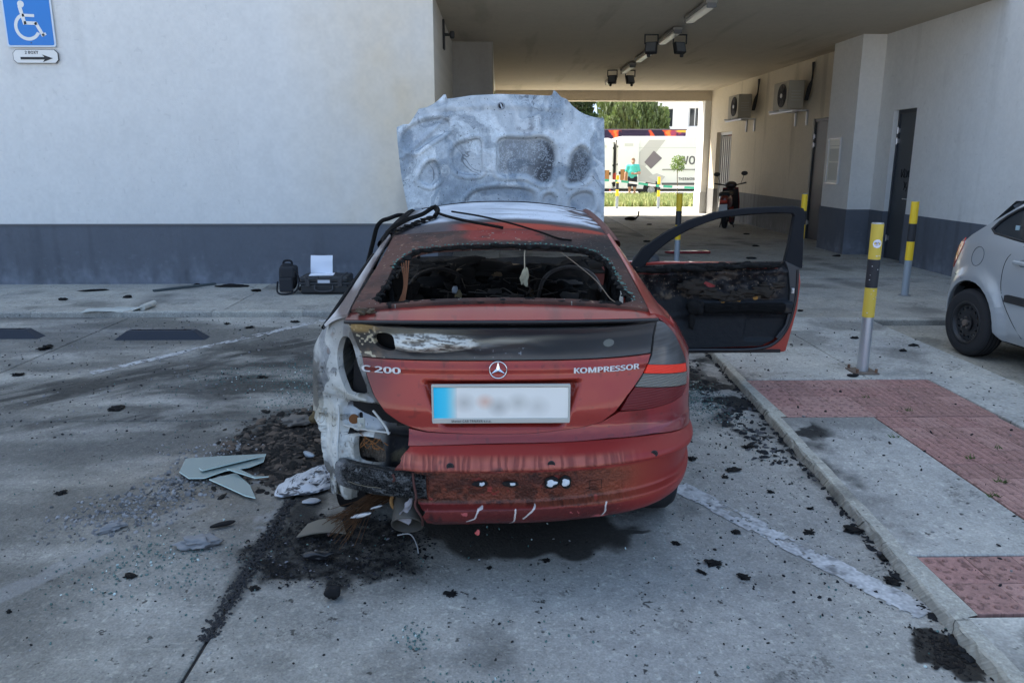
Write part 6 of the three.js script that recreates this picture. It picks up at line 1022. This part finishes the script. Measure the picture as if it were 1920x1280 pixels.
  part('latch_hole', clean(new THREE.TorusGeometry(.024, .004, 6, 24).translate(...pos((.02 + .72) / 1.48, .925).toArray())), mat(.3, .33, .36, .7), B);
}
// right door, open square to the car: inner side towards the camera
{
  const D = new THREE.Group(); D.name = 'right_door'; car.add(D);
  const Zd = 5.55, fr = [[.90, .86], [.959, .968], [1.032, 1.08], [1.181, 1.186], [1.349, 1.273], [1.537, 1.333], [1.726, 1.359], [1.954, 1.372], [2.107, 1.374], [2.158, 1.360], [2.172, 1.329], [2.178, 1.1], [2.184, .946], [2.16, .94]], fi = [[2.062, .965], [2.085, 1.1], [2.108, 1.315], [2.09, 1.337], [1.95, 1.342], [1.766, 1.331], [1.576, 1.308], [1.351, 1.226], [1.2, 1.135], [1.10, 1.045], [1.03, .955]];
  part('window_frame', extr([...fr, ...fi], .045, .006).translate(0, 0, -Zd - .02), mat(.014, .015, .018, .75), D);
  part('window_seal', tube(fi.slice(0).map(p => [p[0] + .004, p[1] - .006, Zd - .005]), .009, 4, 6), charM, D);
  part('outer_skin', extr([[.93, .97], [2.186, .955], [2.212, .83], [2.205, .63], [2.162, .40], [2.145, .30], [2.12, .296], [.93, .33]], .03, .008).translate(0, 0, -Zd - .115), pmat(.42, .045, .028, .3, { metalness: .25, clearcoat: .7 }), D);
  part('skin_edge', extr([[2.175, .95], [2.198, .83], [2.19, .63], [2.148, .41], [2.13, .318], [1.93, .315], [1.98, .345], [2.08, .40], [2.14, .50], [2.168, .70], [2.168, .95]], .07, .004).translate(0, 0, -Zd - .085), pmat(.40, .05, .03, .35, { clearcoat: .6 }), D);
  const trimOut = [[.93, .95], [1.2, .962], [1.6, .975], [2.06, .985], [2.12, .93], [2.135, .78], [2.128, .60], [2.10, .49], [2.03, .41], [1.93, .36], [1.4, .345], [.93, .35]];
  const Mx = x => (x - .9) / 1.3, My = y => (y - .3) / .75;
  const tx = texPair(1024, 640, (u, v) => {
    const x = .9 + u * 1.3, y = .3 + v * .75, n = fbm(x * 6, y * 9, 4), f = fbm(x * 30, y * 30, 4), g = n2(x * 120, y * 120); let c = [.02, .021, .024], h = .5 + .3 * f;
    const mess = ss(.70, .74, y + .03 * n) * ss(2.1, 2.0, x); c = mix3(c, mix3([.017, .016, .018], [.075, .06, .05], ss(.0, .45, n + f)), mess);
    c = mix3(c, [.19, .14, .09], mess * .8 * ss(.1, .4, fbm(x * 9 + 4, y * 7, 4)) * ss(.62, .7, y) * ss(.94, .86, y)); c = mix3(c, [.3, .05, .045], ss(.62, .9, ss(.05, .02, Math.hypot((x - 1.53) / 2.2, y - .815 + .3 * (x - 1.53) + .03 * n) * 1.5)) ); c = mix3(c, [.34, .06, .05], .8 * ss(.010, .004, Math.abs(y - .938 - .012 * (x - 1.5))) * ss(1.5, 1.8, x) * ss(2.02, 1.98, x)); c = mix3(c, [.28, .05, .04], .5 * ss(.012, .004, Math.abs(y - .905)) * ss(1.25, 1.1, x));
    c = mix3(c, [.09, .065, .045], .6 * ss(.03, .0, Math.abs(y - .645)) * ss(1.4, 1.6, x) * ss(.0, .4, n + .3)); for (const [a, b] of [[1.62, .706], [1.74, .708], [1.87, .722]]) if (Math.hypot((x - a) / 1.4, y - b + .01 * f) < .013) c = [.42, .2, .05]; if (g > .8 && mess > .5) c = [.2, .15, .11]; return [...c, h];
  }, false);
  part('inner_panel', patch(trimOut, [], (x, y, i) => {
    const n = fbm(x * 6, y * 8, 4), f = fbm(x * 18, y * 18, 3); let d = 0; const mess = ss(.71, .75, y) * ss(2.09, 2.02, x);
    d += mess * (.05 * n + .034 * f) + .02 * ss(.03, 0, Math.abs(y - .90 - .03 * (x - 1.4) + .02 * n)); d -= .03 * ss(1.45, 1.32, x + .06 * n) * ss(.88, .8, y) * ss(.48, .55, y) * 1.2; d += .045 * ss(.71, .69, y) * ss(.60, .615, y) * ss(1.42, 1.5, x); d -= .015 * ss(1.80, 1.81, x) * ss(.585, .57, y) * ss(.4, .42, y); d += .012 * ss(.02, .0, Math.abs(y - .575 - .03 * Math.sin(x * 5))) * ss(1.8, 1.7, x);
    return V(x, y, Zd - .015 - d + i);
  }, { max: .018, flange: .05, uv: p => [Mx(p.x), My(p.y)], iter: 11 }), matte({ map: tx[0], bumpMap: tx[1], bumpScale: .006, roughness: .55 }), D);
  part('edge_plate', extr([[2.06, .99], [2.165, .94], [2.16, .70], [2.128, .52], [2.07, .41], [2.04, .43], [2.10, .52], [2.118, .62], [2.115, .78], [2.09, .93]], .03, .004).translate(0, 0, -Zd + .002), mat(.028, .03, .034, .45), D);
  part('door_seal', tube([[2.155, .93, Zd - .03], [2.16, .78, Zd - .03], [2.152, .66, Zd - .03], [2.11, .49, Zd - .03], [2.03, .385, Zd - .03], [1.92, .345, Zd - .03], [1.5, .335, Zd - .03], [1.0, .34, Zd - .03]], .013, 6, 8), charGloss, D);
  part('lower_edge', box(.93, 2.09, .305, .33, Zd - .0, Zd + .06), charGloss, D);
  part('door_latch', [rbox(.022, .04, .02, .004).translate(2.128, .777, -Zd + .04), clean(new THREE.BoxGeometry(.012, .018, .012).translate(2.128, .777, -Zd + .052))], mat(.45, .45, .46, .35, { metalness: .8 }), D);
  const r = rng(17); part('melted_lump', [...Array(26)].map((_, i) => lump(.06 + .1 * r(), .025 + .035 * r(), .04 + .04 * r(), 300 + i, .5, 2).translate(1.02 + 1.0 * i / 26, .93 + .04 * (i / 26) + .015 * (r() - .5), -Zd + .03 + .02 * r())), charM, D);
  part('melted_flap', [...Array(12)].map((_, i) => lump(.09 + .12 * r(), .03 + .06 * r(), .03, 340 + i, .75, 4, 4.5).translate(1.38 + .62 * r(), .70 + .13 * r(), -Zd + .035)), matte({ map: charTex[0], color: col(1.7, 1.45, 1.2), roughness: .9, bumpMap: charTex[1], bumpScale: .03 }), D);
  part('armrest', rbox(.6, .075, .07, .025, 3).translate(1.78, .655, -Zd + .05), charM, D);
  part('hanging_rag', [lump(.12, .12, .06, 360, .45, 3).translate(1.43, .66, -Zd + .06), lump(.05, .14, .04, 361, .45, 3).translate(1.40, .58, -Zd + .05)], charM, D);
  const m = new THREE.Group(); m.name = 'door_mirror'; D.add(m); part('housing', lump(.2, .155, .13, 4, .06, 3).translate(1.09, .975, -Zd - .14), mat(.02, .022, .028, .4), m); part('arm', rodGeo([1.02, .95, Zd], [1.06, .96, Zd + .1], .025), charM, m);
}
// left door, standing slightly ajar
{
  const D = new THREE.Group(); D.name = 'left_door'; car.add(D);
  part('window_frame', tube([[-.80, .96, 4.27], [-.745, 1.1, 4.29], [-.70, 1.25, 4.3], [-.672, 1.345, 4.31], [-.655, 1.368, 4.34], [-.63, 1.375, 4.45], [-.60, 1.378, 4.7], [-.61, 1.33, 5.1], [-.68, 1.18, 5.4], [-.76, .98, 5.62]], .012, 7, 8), charM, D);
  part('outer_skin', grid(16, 10, (a, b) => { const y = lerp(.31, .99, b); return V(lerp(-.875, -.86, a) + (.877 - cW(y)) * .6, y, lerp(4.24, 5.58, a)); }), ashSide, D);
  part('inner_panel', thickGrid(12, 10, (a, b) => V(lerp(-.82, -.80, a) + .02 * fbm(a * 7, b * 7, 3), lerp(.33, .97, b), lerp(4.26, 5.56, a)), null, new THREE.Vector3(.05, 0, 0)), charM, D);
}

// ---------------------------------------------------------------- things on the ground
{ // wheel stops
  const rub = mat(.045, .05, .062, .75);
  [[-3.3, 7.43, 'black rubber wheel stop on the concrete, the one nearer the burnt car'], [-4.95, 7.5, 'black rubber wheel stop cut by the left picture edge']].forEach(([x, Z, l]) => {
    const t = thing('wheel_stop', l, 'wheel stop', [x, 0, -Z], 'rubber wheel stops');
    const prof = [[-.07, 0], [.07, 0], [.045, .085], [-.045, .085]], g = new THREE.BufferGeometry(), P = [], L = .44, q = (a, b, c, d) => P.push(a, b, c, a, c, d), f = (x2, [z, y], k) => new THREE.Vector3(x2, y, -z);
    const b0 = [-L, -.07], A = prof.map(p => f(-L + (p[1] > 0 ? .12 : 0), p)), B = prof.map(p => f(L - (p[1] > 0 ? .12 : 0), p)); q(A[0], B[0], B[3], A[3]); q(A[3], B[3], B[2], A[2]); q(A[1], A[2], B[2], B[1]); q(A[0], A[3], A[2], A[1]); q(B[0], B[1], B[2], B[3]); q(A[0], A[1], B[1], B[0]);
    g.setFromPoints(P); g.computeVertexNormals(); part('body', clean(g), rub, t);
    for (const s of [-.22, .22]) part('bolt_socket', clean(new THREE.CylinderGeometry(.018, .018, .012, 14).translate(s, .083, -.012)), mat(.015, .015, .017, .8), t);
    part('groove', [-.008, .014].map(z => clean(new THREE.BoxGeometry(.58, .004, .004).translate(0, .0855, z))), mat(.02, .02, .024, .8), t);
  });
}
{ // shoulder bag
  const t = thing('camera_bag', 'small black shoulder bag standing on the pavement beside the open equipment case', 'bag', [-2.66, SW, -9.72]), m = mat(.022, .023, .026, .75), m2 = mat(.035, .036, .04, .8);
  part('body', lumpBody(.22, .34, .2, [[0, .18, 0]]), m, t); part('flap', rbox(.2, .16, .215, .04, 3).translate(.01, .27, 0), m2, t); part('front_pocket', rbox(.17, .18, .05, .02, 3).translate(-.005, .12, .1), m2, t);
  part('handle', tube([new THREE.Vector3(-.05, .33, 0), new THREE.Vector3(-.045, .40, 0), new THREE.Vector3(0, .415, 0), new THREE.Vector3(.05, .40, 0), new THREE.Vector3(.055, .33, 0)], .014, 5, 7), m, t);
  part('strap', tube([new THREE.Vector3(.1, .3, .04), new THREE.Vector3(.15, .2, .08), new THREE.Vector3(.12, .05, .12), new THREE.Vector3(-.02, .012, .16), new THREE.Vector3(-.12, .03, .1), new THREE.Vector3(-.13, .15, .03)], .011, 6, 6), m, t);
}
{ // hard case with papers
  const t = thing('equipment_case', 'black hard plastic equipment case against the grey plinth, latched shut', 'case', [-2.19, SW, -9.78]), m = mat(.014, .015, .017, .5), m2 = mat(.03, .03, .033, .5);
  part('base', rbox(.6, .13, .36, .03, 3).translate(0, .072, 0), m, t); part('lid', rbox(.61, .085, .37, .03, 3).translate(0, .183, 0), m, t);
  part('rim', rbox(.63, .022, .385, .01).translate(0, .139, 0), m2, t); part('handle', tube([new THREE.Vector3(-.11, .12, .185), new THREE.Vector3(-.105, .06, .21), new THREE.Vector3(.105, .06, .21), new THREE.Vector3(.11, .12, .185)], .012, 5, 7), m2, t);
  for (const x of [-.2, .2]) part('latch', rbox(.055, .085, .02, .006).translate(x, .145, .192), m2, t);
  part('name_tag', clean(new THREE.BoxGeometry(.15, .04, .004).translate(0, .165, .188)), mat(.55, .57, .62, .5), t); for (const x of [-.22, -.08, .08, .22]) part('rib', rbox(.03, .09, .375, .006).translate(x, .187, 0), m2, t);
  solo('paper_sheet', [thickGrid(8, 10, (a, b) => new THREE.Vector3(-2.27 + lerp(-.14, .14, a), SW + .235 + .22 * b, -9.86 - .05 * b + .018 * Math.sin(a * 3.1) + .01 * n2(b * 3, a * 2)), null, new THREE.Vector3(0, 0, -.002)), clean(new THREE.BoxGeometry(.3, .006, .2).rotateY(.1).translate(-2.24, SW + .234, -9.74))], mat(.74, .77, .84, .7), 'white paper sheet propped upright on the black equipment case', 'paper');
  const c = tube([0, 1, 2, 3, 4, 5, 6, 7, 8, 9, 10].map(k => new THREE.Vector3(-2.50 + .05 * Math.cos(k * 1.1) + .006 * k, SW + .03 + .012 * k * .9, -9.72 + .06 * Math.sin(k * 1.1))), .014, 5, 6); solo('coiled_cable', c, mat(.014, .014, .016, .6), 'coiled black cable between the bag and the equipment case', 'cable');
}
// strips and scraps on the left pavement
solo('rubber_strip', clean(new THREE.BoxGeometry(.82, .025, .06).rotateY(.78).translate(-4.13, SW + .014, -10.13)), mat(.07, .085, .09, .8), 'long dark rubber strip lying slanted on the pavement by the plinth', 'strip');
solo('charred_scrap', lump(.36, .05, .12, 401, .4, 3).translate(-3.55, SW + .012, -10.25), charM, 'flat black charred scrap on the pavement between the strip and the bag', 'scrap');
solo('charred_stick', lump(.34, .03, .07, 402, .35, 3).rotateY(.3).translate(-5.2, SW + .012, -9.92), charM, 'thin charred stick on the pavement at the left', 'scrap');
[[-4.55, 9.4, .12], [-4.05, 10.35, .1], [-3.12, 9.85, .13], [-5.25, 9.25, .12]].forEach(([x, Z, s], i) => solo('pavement_crumb', lump(s, .04, .06, 410 + i, .5, 2).translate(x, SW + .012, -Z), charM, 'small black burnt crumb on the left pavement by the plinth', 'debris', 'crumbs on the left pavement'));
{ const t = thing('plastic_sheet', 'crumpled translucent plastic scrap lying on the edge of the left kerb', 'plastic', [-4.28, .05, -8.58]); part('sheet', thickGrid(12, 6, (a, b) => new THREE.Vector3(lerp(-.34, .3, a), .016 + .035 * fbm(a * 4, b * 4, 2) + .03 * ss(.8, 1, a), lerp(.14, -.12, b) - .1 * a), null, new THREE.Vector3(0, -.003, 0)), pmat(.6, .62, .58, .3, { transmission: .3, thickness: 0 }), t); part('roll', rodGeo(new THREE.Vector3(.29, .045, .02), new THREE.Vector3(.31, .05, -.24), .035), mat(.5, .49, .44, .5), t); }
// window glass: the big broken pane and two shards
const glassM = pmat(.30, .37, .35, .1, { transmission: .35, thickness: 0, specularIntensity: 1 }), edgeM = pmat(.55, .72, .68, .1, { clearcoat: 1 });
function shard(pts, y, tilt, label, seed) {
  const cx = pts.reduce((s, p) => s + p[0], 0) / pts.length, cz = pts.reduce((s, p) => s + p[1], 0) / pts.length, t = thing('glass_shard', label, 'glass', [cx, y, -cz]);
  const P = pts.map(p => [p[0] - cx, p[1] - cz]); part('pane', extr(P, .005).rotateX(-Math.PI / 2), glassM, t); part('edge', P.map((p, i) => { const q = P[(i + 1) % P.length]; return rodGeo(new THREE.Vector3(p[0], .0025, -p[1]), new THREE.Vector3(q[0], .0025, -q[1]), .0024, .0024, 5); }), edgeM, t); t.rotation.set(tilt[0], 0, tilt[1]);
}
shard([[-1.79, 4.17], [-1.6, 4.21], [-1.36, 4.245], [-1.345, 4.14], [-1.40, 4.07], [-1.52, 4.02], [-1.60, 3.93], [-1.68, 3.925], [-1.76, 4.0]], .03, [.06, -.02], 'large pale green broken window pane lying left of the burnt car', 1);
shard([[-1.63, 3.99], [-1.35, 4.19], [-1.45, 4.2], [-1.66, 4.02]], .045, [.05, -.01], 'narrow glass strip lying on top of the large broken pane', 4);
shard([[-1.57, 3.92], [-1.45, 3.99], [-1.33, 3.84], [-1.25, 3.68], [-1.31, 3.71], [-1.42, 3.80]], .02, [.04, .03], 'curved pointed glass shard in front of the large broken pane', 2);
shard([[-1.50, 4.0], [-1.44, 4.0], [-1.32, 3.90], [-1.24, 3.89], [-1.31, 3.88]], .045, [.1, .05], 'thin bright sliver of glass beside the pointed shard', 3);
// single stones, scraps and lumps
const stoneM = matte({ map: texPair(256, 256, (u, v) => { const n = fbm(u * 6, v * 6, 4), g = n2(u * 60, v * 60); const k = .30 + .14 * n + .08 * g; return [k, k, k * 1.02, .5]; })[0], roughness: .9 });
solo('mortar_chunk', lump(.16, .05, .1, 421, .55, 5, 5).translate(-1.37, .02, -3.22), stoneM, 'pale flat mortar chunk on the concrete at the left foreground', 'stone');
solo('mortar_sliver', lump(.11, .03, .05, 422, .55, 4, 5).rotateY(.6).translate(-1.83, .014, -3.38), stoneM, 'narrow grey mortar sliver left of the pale mortar chunk', 'stone');
solo('charred_plank', lump(.12, .02, .035, 423, .12, 3).rotateY(.55).translate(-1.32, .018, -3.40), charDull, 'short black charred strip between the mortar chunk and the soot patch', 'scrap');
solo('flat_stone', lump(.17, .06, .13, 424, .5, 4, 5).translate(-1.31, .05, -4.8), mat(.15, .135, .12, .9), 'flat brown stone on the dark debris by the left rear wheel', 'stone');
solo('brown_plate', thickGrid(14, 8, (a, b) => new THREE.Vector3(-.83 + lerp(-.11, .12, a) * (1 - .3 * b), .012 + .035 * Math.sin(a * 2.6) + .02 * b, -3.31 + lerp(.035, -.06, b) + .02 * Math.sin(a * 3.1)), null, new THREE.Vector3(0, -.006, 0)), mat(.15, .135, .11, .7), 'curved brown metal plate on the soot patch', 'metal plate');
{ // molten aluminium puddle
  const P = grid(40, 30, (a, b) => { const th = a * 6.2832, r = b; const rx = .165 * (1 + .16 * n2(Math.cos(th) * 2 + 3, Math.sin(th) * 2)), x = -1.0 + Math.cos(th) * rx * r, z = 3.92 + Math.sin(th) * r * .2 * (1 + .2 * n2(Math.cos(th) * 2 + 9, Math.sin(th) * 2)) + .6 * (x + 1.0) ; return V(x, .012 + .035 * Math.sqrt(Math.max(0, 1 - r * r)) + .028 * fbm(x * 24, z * 24, 4) * (1 - r * .3), z); });
  solo('ash_puddle', [P, lump(.09, .02, .06, 431, .2, 3).translate(-.96, .012, -3.66)], matte({ map: texPair(256, 256, (u, v) => { const n = fbm(u * 8, v * 8, 4), g = n2(u * 70, v * 70); const c = mix3([.50, .52, .55], [.06, .06, .065], ss(.05, .3, n + .35 * g)); return [...c, .5]; })[0], roughness: .55, metalness: .25 }), 'white and silver molten metal puddle below the stripped left rear corner', 'molten metal');
}
solo('metal_scrap', lump(.1, .03, .035, 440, .4, 2).rotateY(-.6).translate(-1.1, .05, -4.2), mat(.25, .29, .33, .5, { metalness: .5 }), 'bluish crumpled metal scrap on the dark debris beside the car', 'scrap');
solo('bent_wire', tube([[-.47, .03, 3.25], [-.41, .05, 3.22], [-.37, .035, 3.14], [-.36, .02, 3.1]], .003, 6, 5), mat(.4, .4, .4, .5), 'thin pale bent wire on the soot patch', 'wire');
solo('burnt_lump', lump(.055, .07, .05, 441, .5, 3).translate(-.665, .03, -2.77), charDull, 'upright black burnt lump in front of the soot patch', 'charred lump');
solo('curled_scrap', lump(.12, .05, .05, 442, .5, 3).translate(-.79, .03, -3.06), charGloss, 'curled black scrap on the left side of the soot patch', 'scrap');
solo('red_trim_piece', [rbox(.74, .05, .09, .022, 3).translate(3.43, SW + .028, -13.85), clean(new THREE.SphereGeometry(.045, 12, 8).scale(2.2, .55, 1).translate(3.07, SW + .028, -13.85))], pmat(.22, .012, .016, .3, { clearcoat: .6 }), 'long dark red car trim piece on the passage floor', 'car part');
{ const t = thing('broken_bracket', 'small black broken bracket with an upright arm far inside the passage', 'scrap', [3.72, SW, -21.7]); part('foot', lump(.3, .1, .14, 450, .3, 2).translate(-.05, .05, 0), charDull, t); part('arm', tube([new THREE.Vector3(.08, .05, 0), new THREE.Vector3(.15, .12, 0), new THREE.Vector3(.17, .26, 0)], .022, 4, 5), charDull, t); }
[[3.9, 20.2, .13], [2.55, 18.8, .1], [4.3, 13.1, .16], [5.0, 15.0, .12], [2.9, 14.8, .1], [3.05, 15.9, .12], [4.35, 11.8, .12], [5.9, 13.4, .14], [5.6, 17.5, .14]].forEach(([x, Z, s], i) => solo('passage_crumb', lump(s, .04, s * .6, 460 + i, .5, 2).translate(x, SW + .012, -Z), charDull, 'small black burnt crumb on the passage floor', 'debris', 'crumbs on the passage floor'));
solo('bottle_cap', lump(.07, .06, .06, 480, .1, 2).translate(5.15, SW + .025, -13.7), mat(.5, .52, .55, .3, { metalness: .5 }), 'small shiny round lid on the floor seen through the car door window', 'lid');
[[3.35, 7.05, .08], [3.75, 6.75, .1], [3.55, 6.55, .07], [3.35, 8.4, .07], [4.8, 9.8, .12], [2.75, 5.75, .09]].forEach(([x, Z, s], i) => solo('walk_crumb', chunk(s, .03, s * .5, 490 + i).translate(x, SW + .01, -Z), charDull, 'small black burnt fragment on the right pavement around the worn bollard', 'debris', 'fragments by the worn bollard'));
// charred lumps between the car and the kerb and across the foreground
{
  const L = [[1.05, 4.5, .05], [1.12, 4.22, .06], [1.24, 3.95, .05], [1.3, 4.05, .07], [1.42, 3.75, .055], [1.5, 4.4, .06], [1.55, 3.55, .045], [1.45, 3.3, .04], [1.1, 3.3, .05], [.92, 3.02, .06], [1.02, 2.9, .06], [.85, 2.95, .05], [.8, 3.2, .035], [1.66, 3.3, .08], [1.68, 3.05, .06], [1.62, 2.85, .07], [-.2, 2.8, .04], [-1.0, 2.85, .04], [-1.55, 2.95, .045], [-1.9, 2.7, .04], [-.05, 3.0, .03], [.2, 3.06, .035], [-2.3, 3.8, .05], [-2.7, 5.2, .08], [-3.9, 6.1, .12], [-4.2, 7.0, .14], [-2.6, 7.9, .1], [-2.9, 8.1, .09], [-2.2, 8.2, .08], [-1.9, 6.0, .07]];
  const r = rng(77), gs = [0, 1, 2, 3, 4].map(k => lump(1, .26, .75, 500 + k, 1, 4, 5)); let proto = null;
  L.forEach(([x, Z, s], i) => { const o = solo('charred_lump', gs[i % 5], charM, 'lump of black char lying loose on the concrete around the car', 'charred lump', 'charred lumps on the concrete'); o.position.set(x, s * .1, -Z); const q = .55 + .5 * r(); o.scale.set(s * q * (.8 + .6 * r()), s * q, s * q * (.8 + .6 * r())); o.rotation.y = r() * 6; });
}
// loose grit, char flakes and glass crumbs: too many to count
function scatter(name, label, category, geo, m, N, fn, seed) {
  const o = new THREE.InstancedMesh(geo, m, N), M = new THREE.Matrix4(), q = new THREE.Quaternion(), e = new THREE.Euler(), c = new THREE.Color(), r = rng(seed);
  for (let i = 0; i < N; i++) { const [x, y, Z, s, k, fl = 1] = fn(r); e.set(r() * .9 * fl, r() * 6.28, r() * .9 * fl); q.setFromEuler(e); M.compose(new THREE.Vector3(x, y, -Z), q, new THREE.Vector3(s * (.7 + .6 * r()), s * (.5 + .4 * r()), s * (.6 + .6 * r()))); o.setMatrixAt(i, M); o.setColorAt(i, c.setRGB(...k)); }
  o.name = name; o.castShadow = o.receiveShadow = true; o.userData = { kind: 'stuff', label, category }; scene.add(o);
}
const gauss = r => (r() + r() + r() - 1.5) * .95;
const around = (r, x, Z, a, b) => [x + gauss(r) * a, Z + gauss(r) * b];
scatter('char_flakes', 'brown and black char flakes heaped beside the stripped left rear corner', 'debris', chunk(1, .22, .6, 1), mat(1, 1, 1, .9), 7500, r => {
  const t = r(); let x, Z, s, y = .004, k;
  if (t < .42) { [x, Z] = around(r, -1.24, 4.5, .4, .6); if (x > -.9) x -= .3; s = .014 + .075 * Math.pow(r(), 3); y = .004 + .03 * r() * ss(.7, .1, ell(x, Z, -1.15, 4.55, .5, .7)); const b = r(); k = b > .85 ? [.11, .085, .068] : b > .45 ? [.05, .042, .036] : [.016, .015, .014]; }
  else if (t < .72) { const a = r() * 6.28, q = Math.sqrt(r()); x = -.72 + .42 * q * Math.cos(a) + .05 * gauss(r); Z = 3.18 + .34 * q * Math.sin(a) + .04 * gauss(r); s = .005 + .016 * Math.pow(r(), 3); y = .003 + .008 * r(); const b = r(); k = b > .97 ? [.16, .16, .18] : b > .7 ? [.03, .031, .036] : [.011, .011, .012]; }
  else if (t < .84) { x = -1.07 + .04 * gauss(r); Z = lerp(2.5, 3.7, r()); s = .006 + .014 * r(); k = [.03, .03, .032]; }
  else if (t < .88) { [x, Z] = around(r, 1.59, 2.4, .1, .15); s = .005 + .025 * Math.pow(r(), 3); k = [.016, .014, .013]; }
  else { const z = r(); Z = lerp(4.1, 7.2, z); x = 1.62 + .16 * gauss(r) - .1 * z; x = Math.min(x, edgeX(Z) - .02); if (r() < .35) { Z = lerp(2.3, 7.5, r()); x = edgeX(Z) - .03 * r(); } s = .012 + .05 * Math.pow(r(), 3); k = r() > .8 ? [.07, .07, .075] : [.018, .019, .021]; }
  return [x, y, Z, s, k, .35];
}, 41);
scatter('grit', 'grey mortar grit and black specks strewn over the concrete', 'debris', chunk(1, .6, .8, 2), mat(1, 1, 1, .9), 5600, r => {
  const t = r(); let x, Z, s, k;
  if (t < .13) { [x, Z] = around(r, -1.72, 3.82, .24, .3); s = .005 + .032 * Math.pow(r(), 4); const g = .05 + .22 * r(); k = [g, g, g * 1.02]; }
  else if (t < .2) { [x, Z] = around(r, -1.55, 4.35, .4, .25); s = .006 + .02 * Math.pow(r(), 2); const g = .15 + .22 * r(); k = [g, g, g * 1.02]; }
  else if (t < .3) { [x, Z] = around(r, -1.9, 3.5, .3, .25); s = .006 + .022 * Math.pow(r(), 3); const g = .1 + .2 * r(); k = [g, g, g * 1.02]; }
  else if (t < .62) { x = lerp(-2.4, 1.72, r()); Z = 1.95 + 3.2 * Math.pow(r(), 1.3); s = .003 + .011 * Math.pow(r(), 4); const g = r() > .85 ? .32 : .022; k = [g, g, g]; }
  else if (t < .78) { x = lerp(.85, 1.74, r()); Z = lerp(2.6, 5.6, r()); s = .004 + .016 * Math.pow(r(), 4); k = [.018, .018, .02]; }
  else { x = lerp(-4.5, -.9, r()); Z = lerp(4.6, 8.4, r()); s = .006 + .02 * Math.pow(r(), 3); k = r() > .7 ? [.2, .2, .21] : [.022, .022, .025]; }
  return [x, .002, Z, s, k];
}, 42);
scatter('glass_crumbs', 'small green crumbs of broken safety glass scattered on the ground', 'glass', chunk(1, .8, .9, 3), pmat(1, 1, 1, .08, { clearcoat: 1, transmission: .25, thickness: 0 }), 4200, r => {
  const t = r(); let x, Z;
  if (t < .4) [x, Z] = around(r, -1.35, 5.9, .5, .9); else if (t < .5) [x, Z] = around(r, -2.1, 6.1, .5, .5); else if (t < .62) [x, Z] = around(r, -1.5, 3.05, .4, .35);
  else if (t < .635) [x, Z] = around(r, -.1, 2.25, .2, .12); else if (t < .65) [x, Z] = around(r, -.32, 2.5, .08, .08); else if (t < .85) [x, Z] = around(r, 1.45, 5.4, .2, .6); else { x = lerp(-3, 1.7, r()); Z = 2 + 4 * r(); }
  if (x > 1.68) x = 1.66; const b = r(); return [x, .004, Z, .004 + .008 * r(), b > .93 ? [.6, .72, .7] : [.05 + .07 * b, .13 + .1 * b, .12 + .09 * b]];
}, 43);
scatter('kerb_char', 'black char crumbs lying on the red paving and the right pavement', 'debris', chunk(1, .5, .8, 4), mat(1, 1, 1, .9), 700, r => { const x = 1.95 + 2 * Math.pow(r(), 1.4), Z = lerp(2.2, 8, r()); return [x, SW + .003, Z, .004 + .02 * Math.pow(r(), 4), r() > .85 ? [.2, .2, .2] : [.02, .02, .022]]; }, 45);
renderer.render(scene, camera);
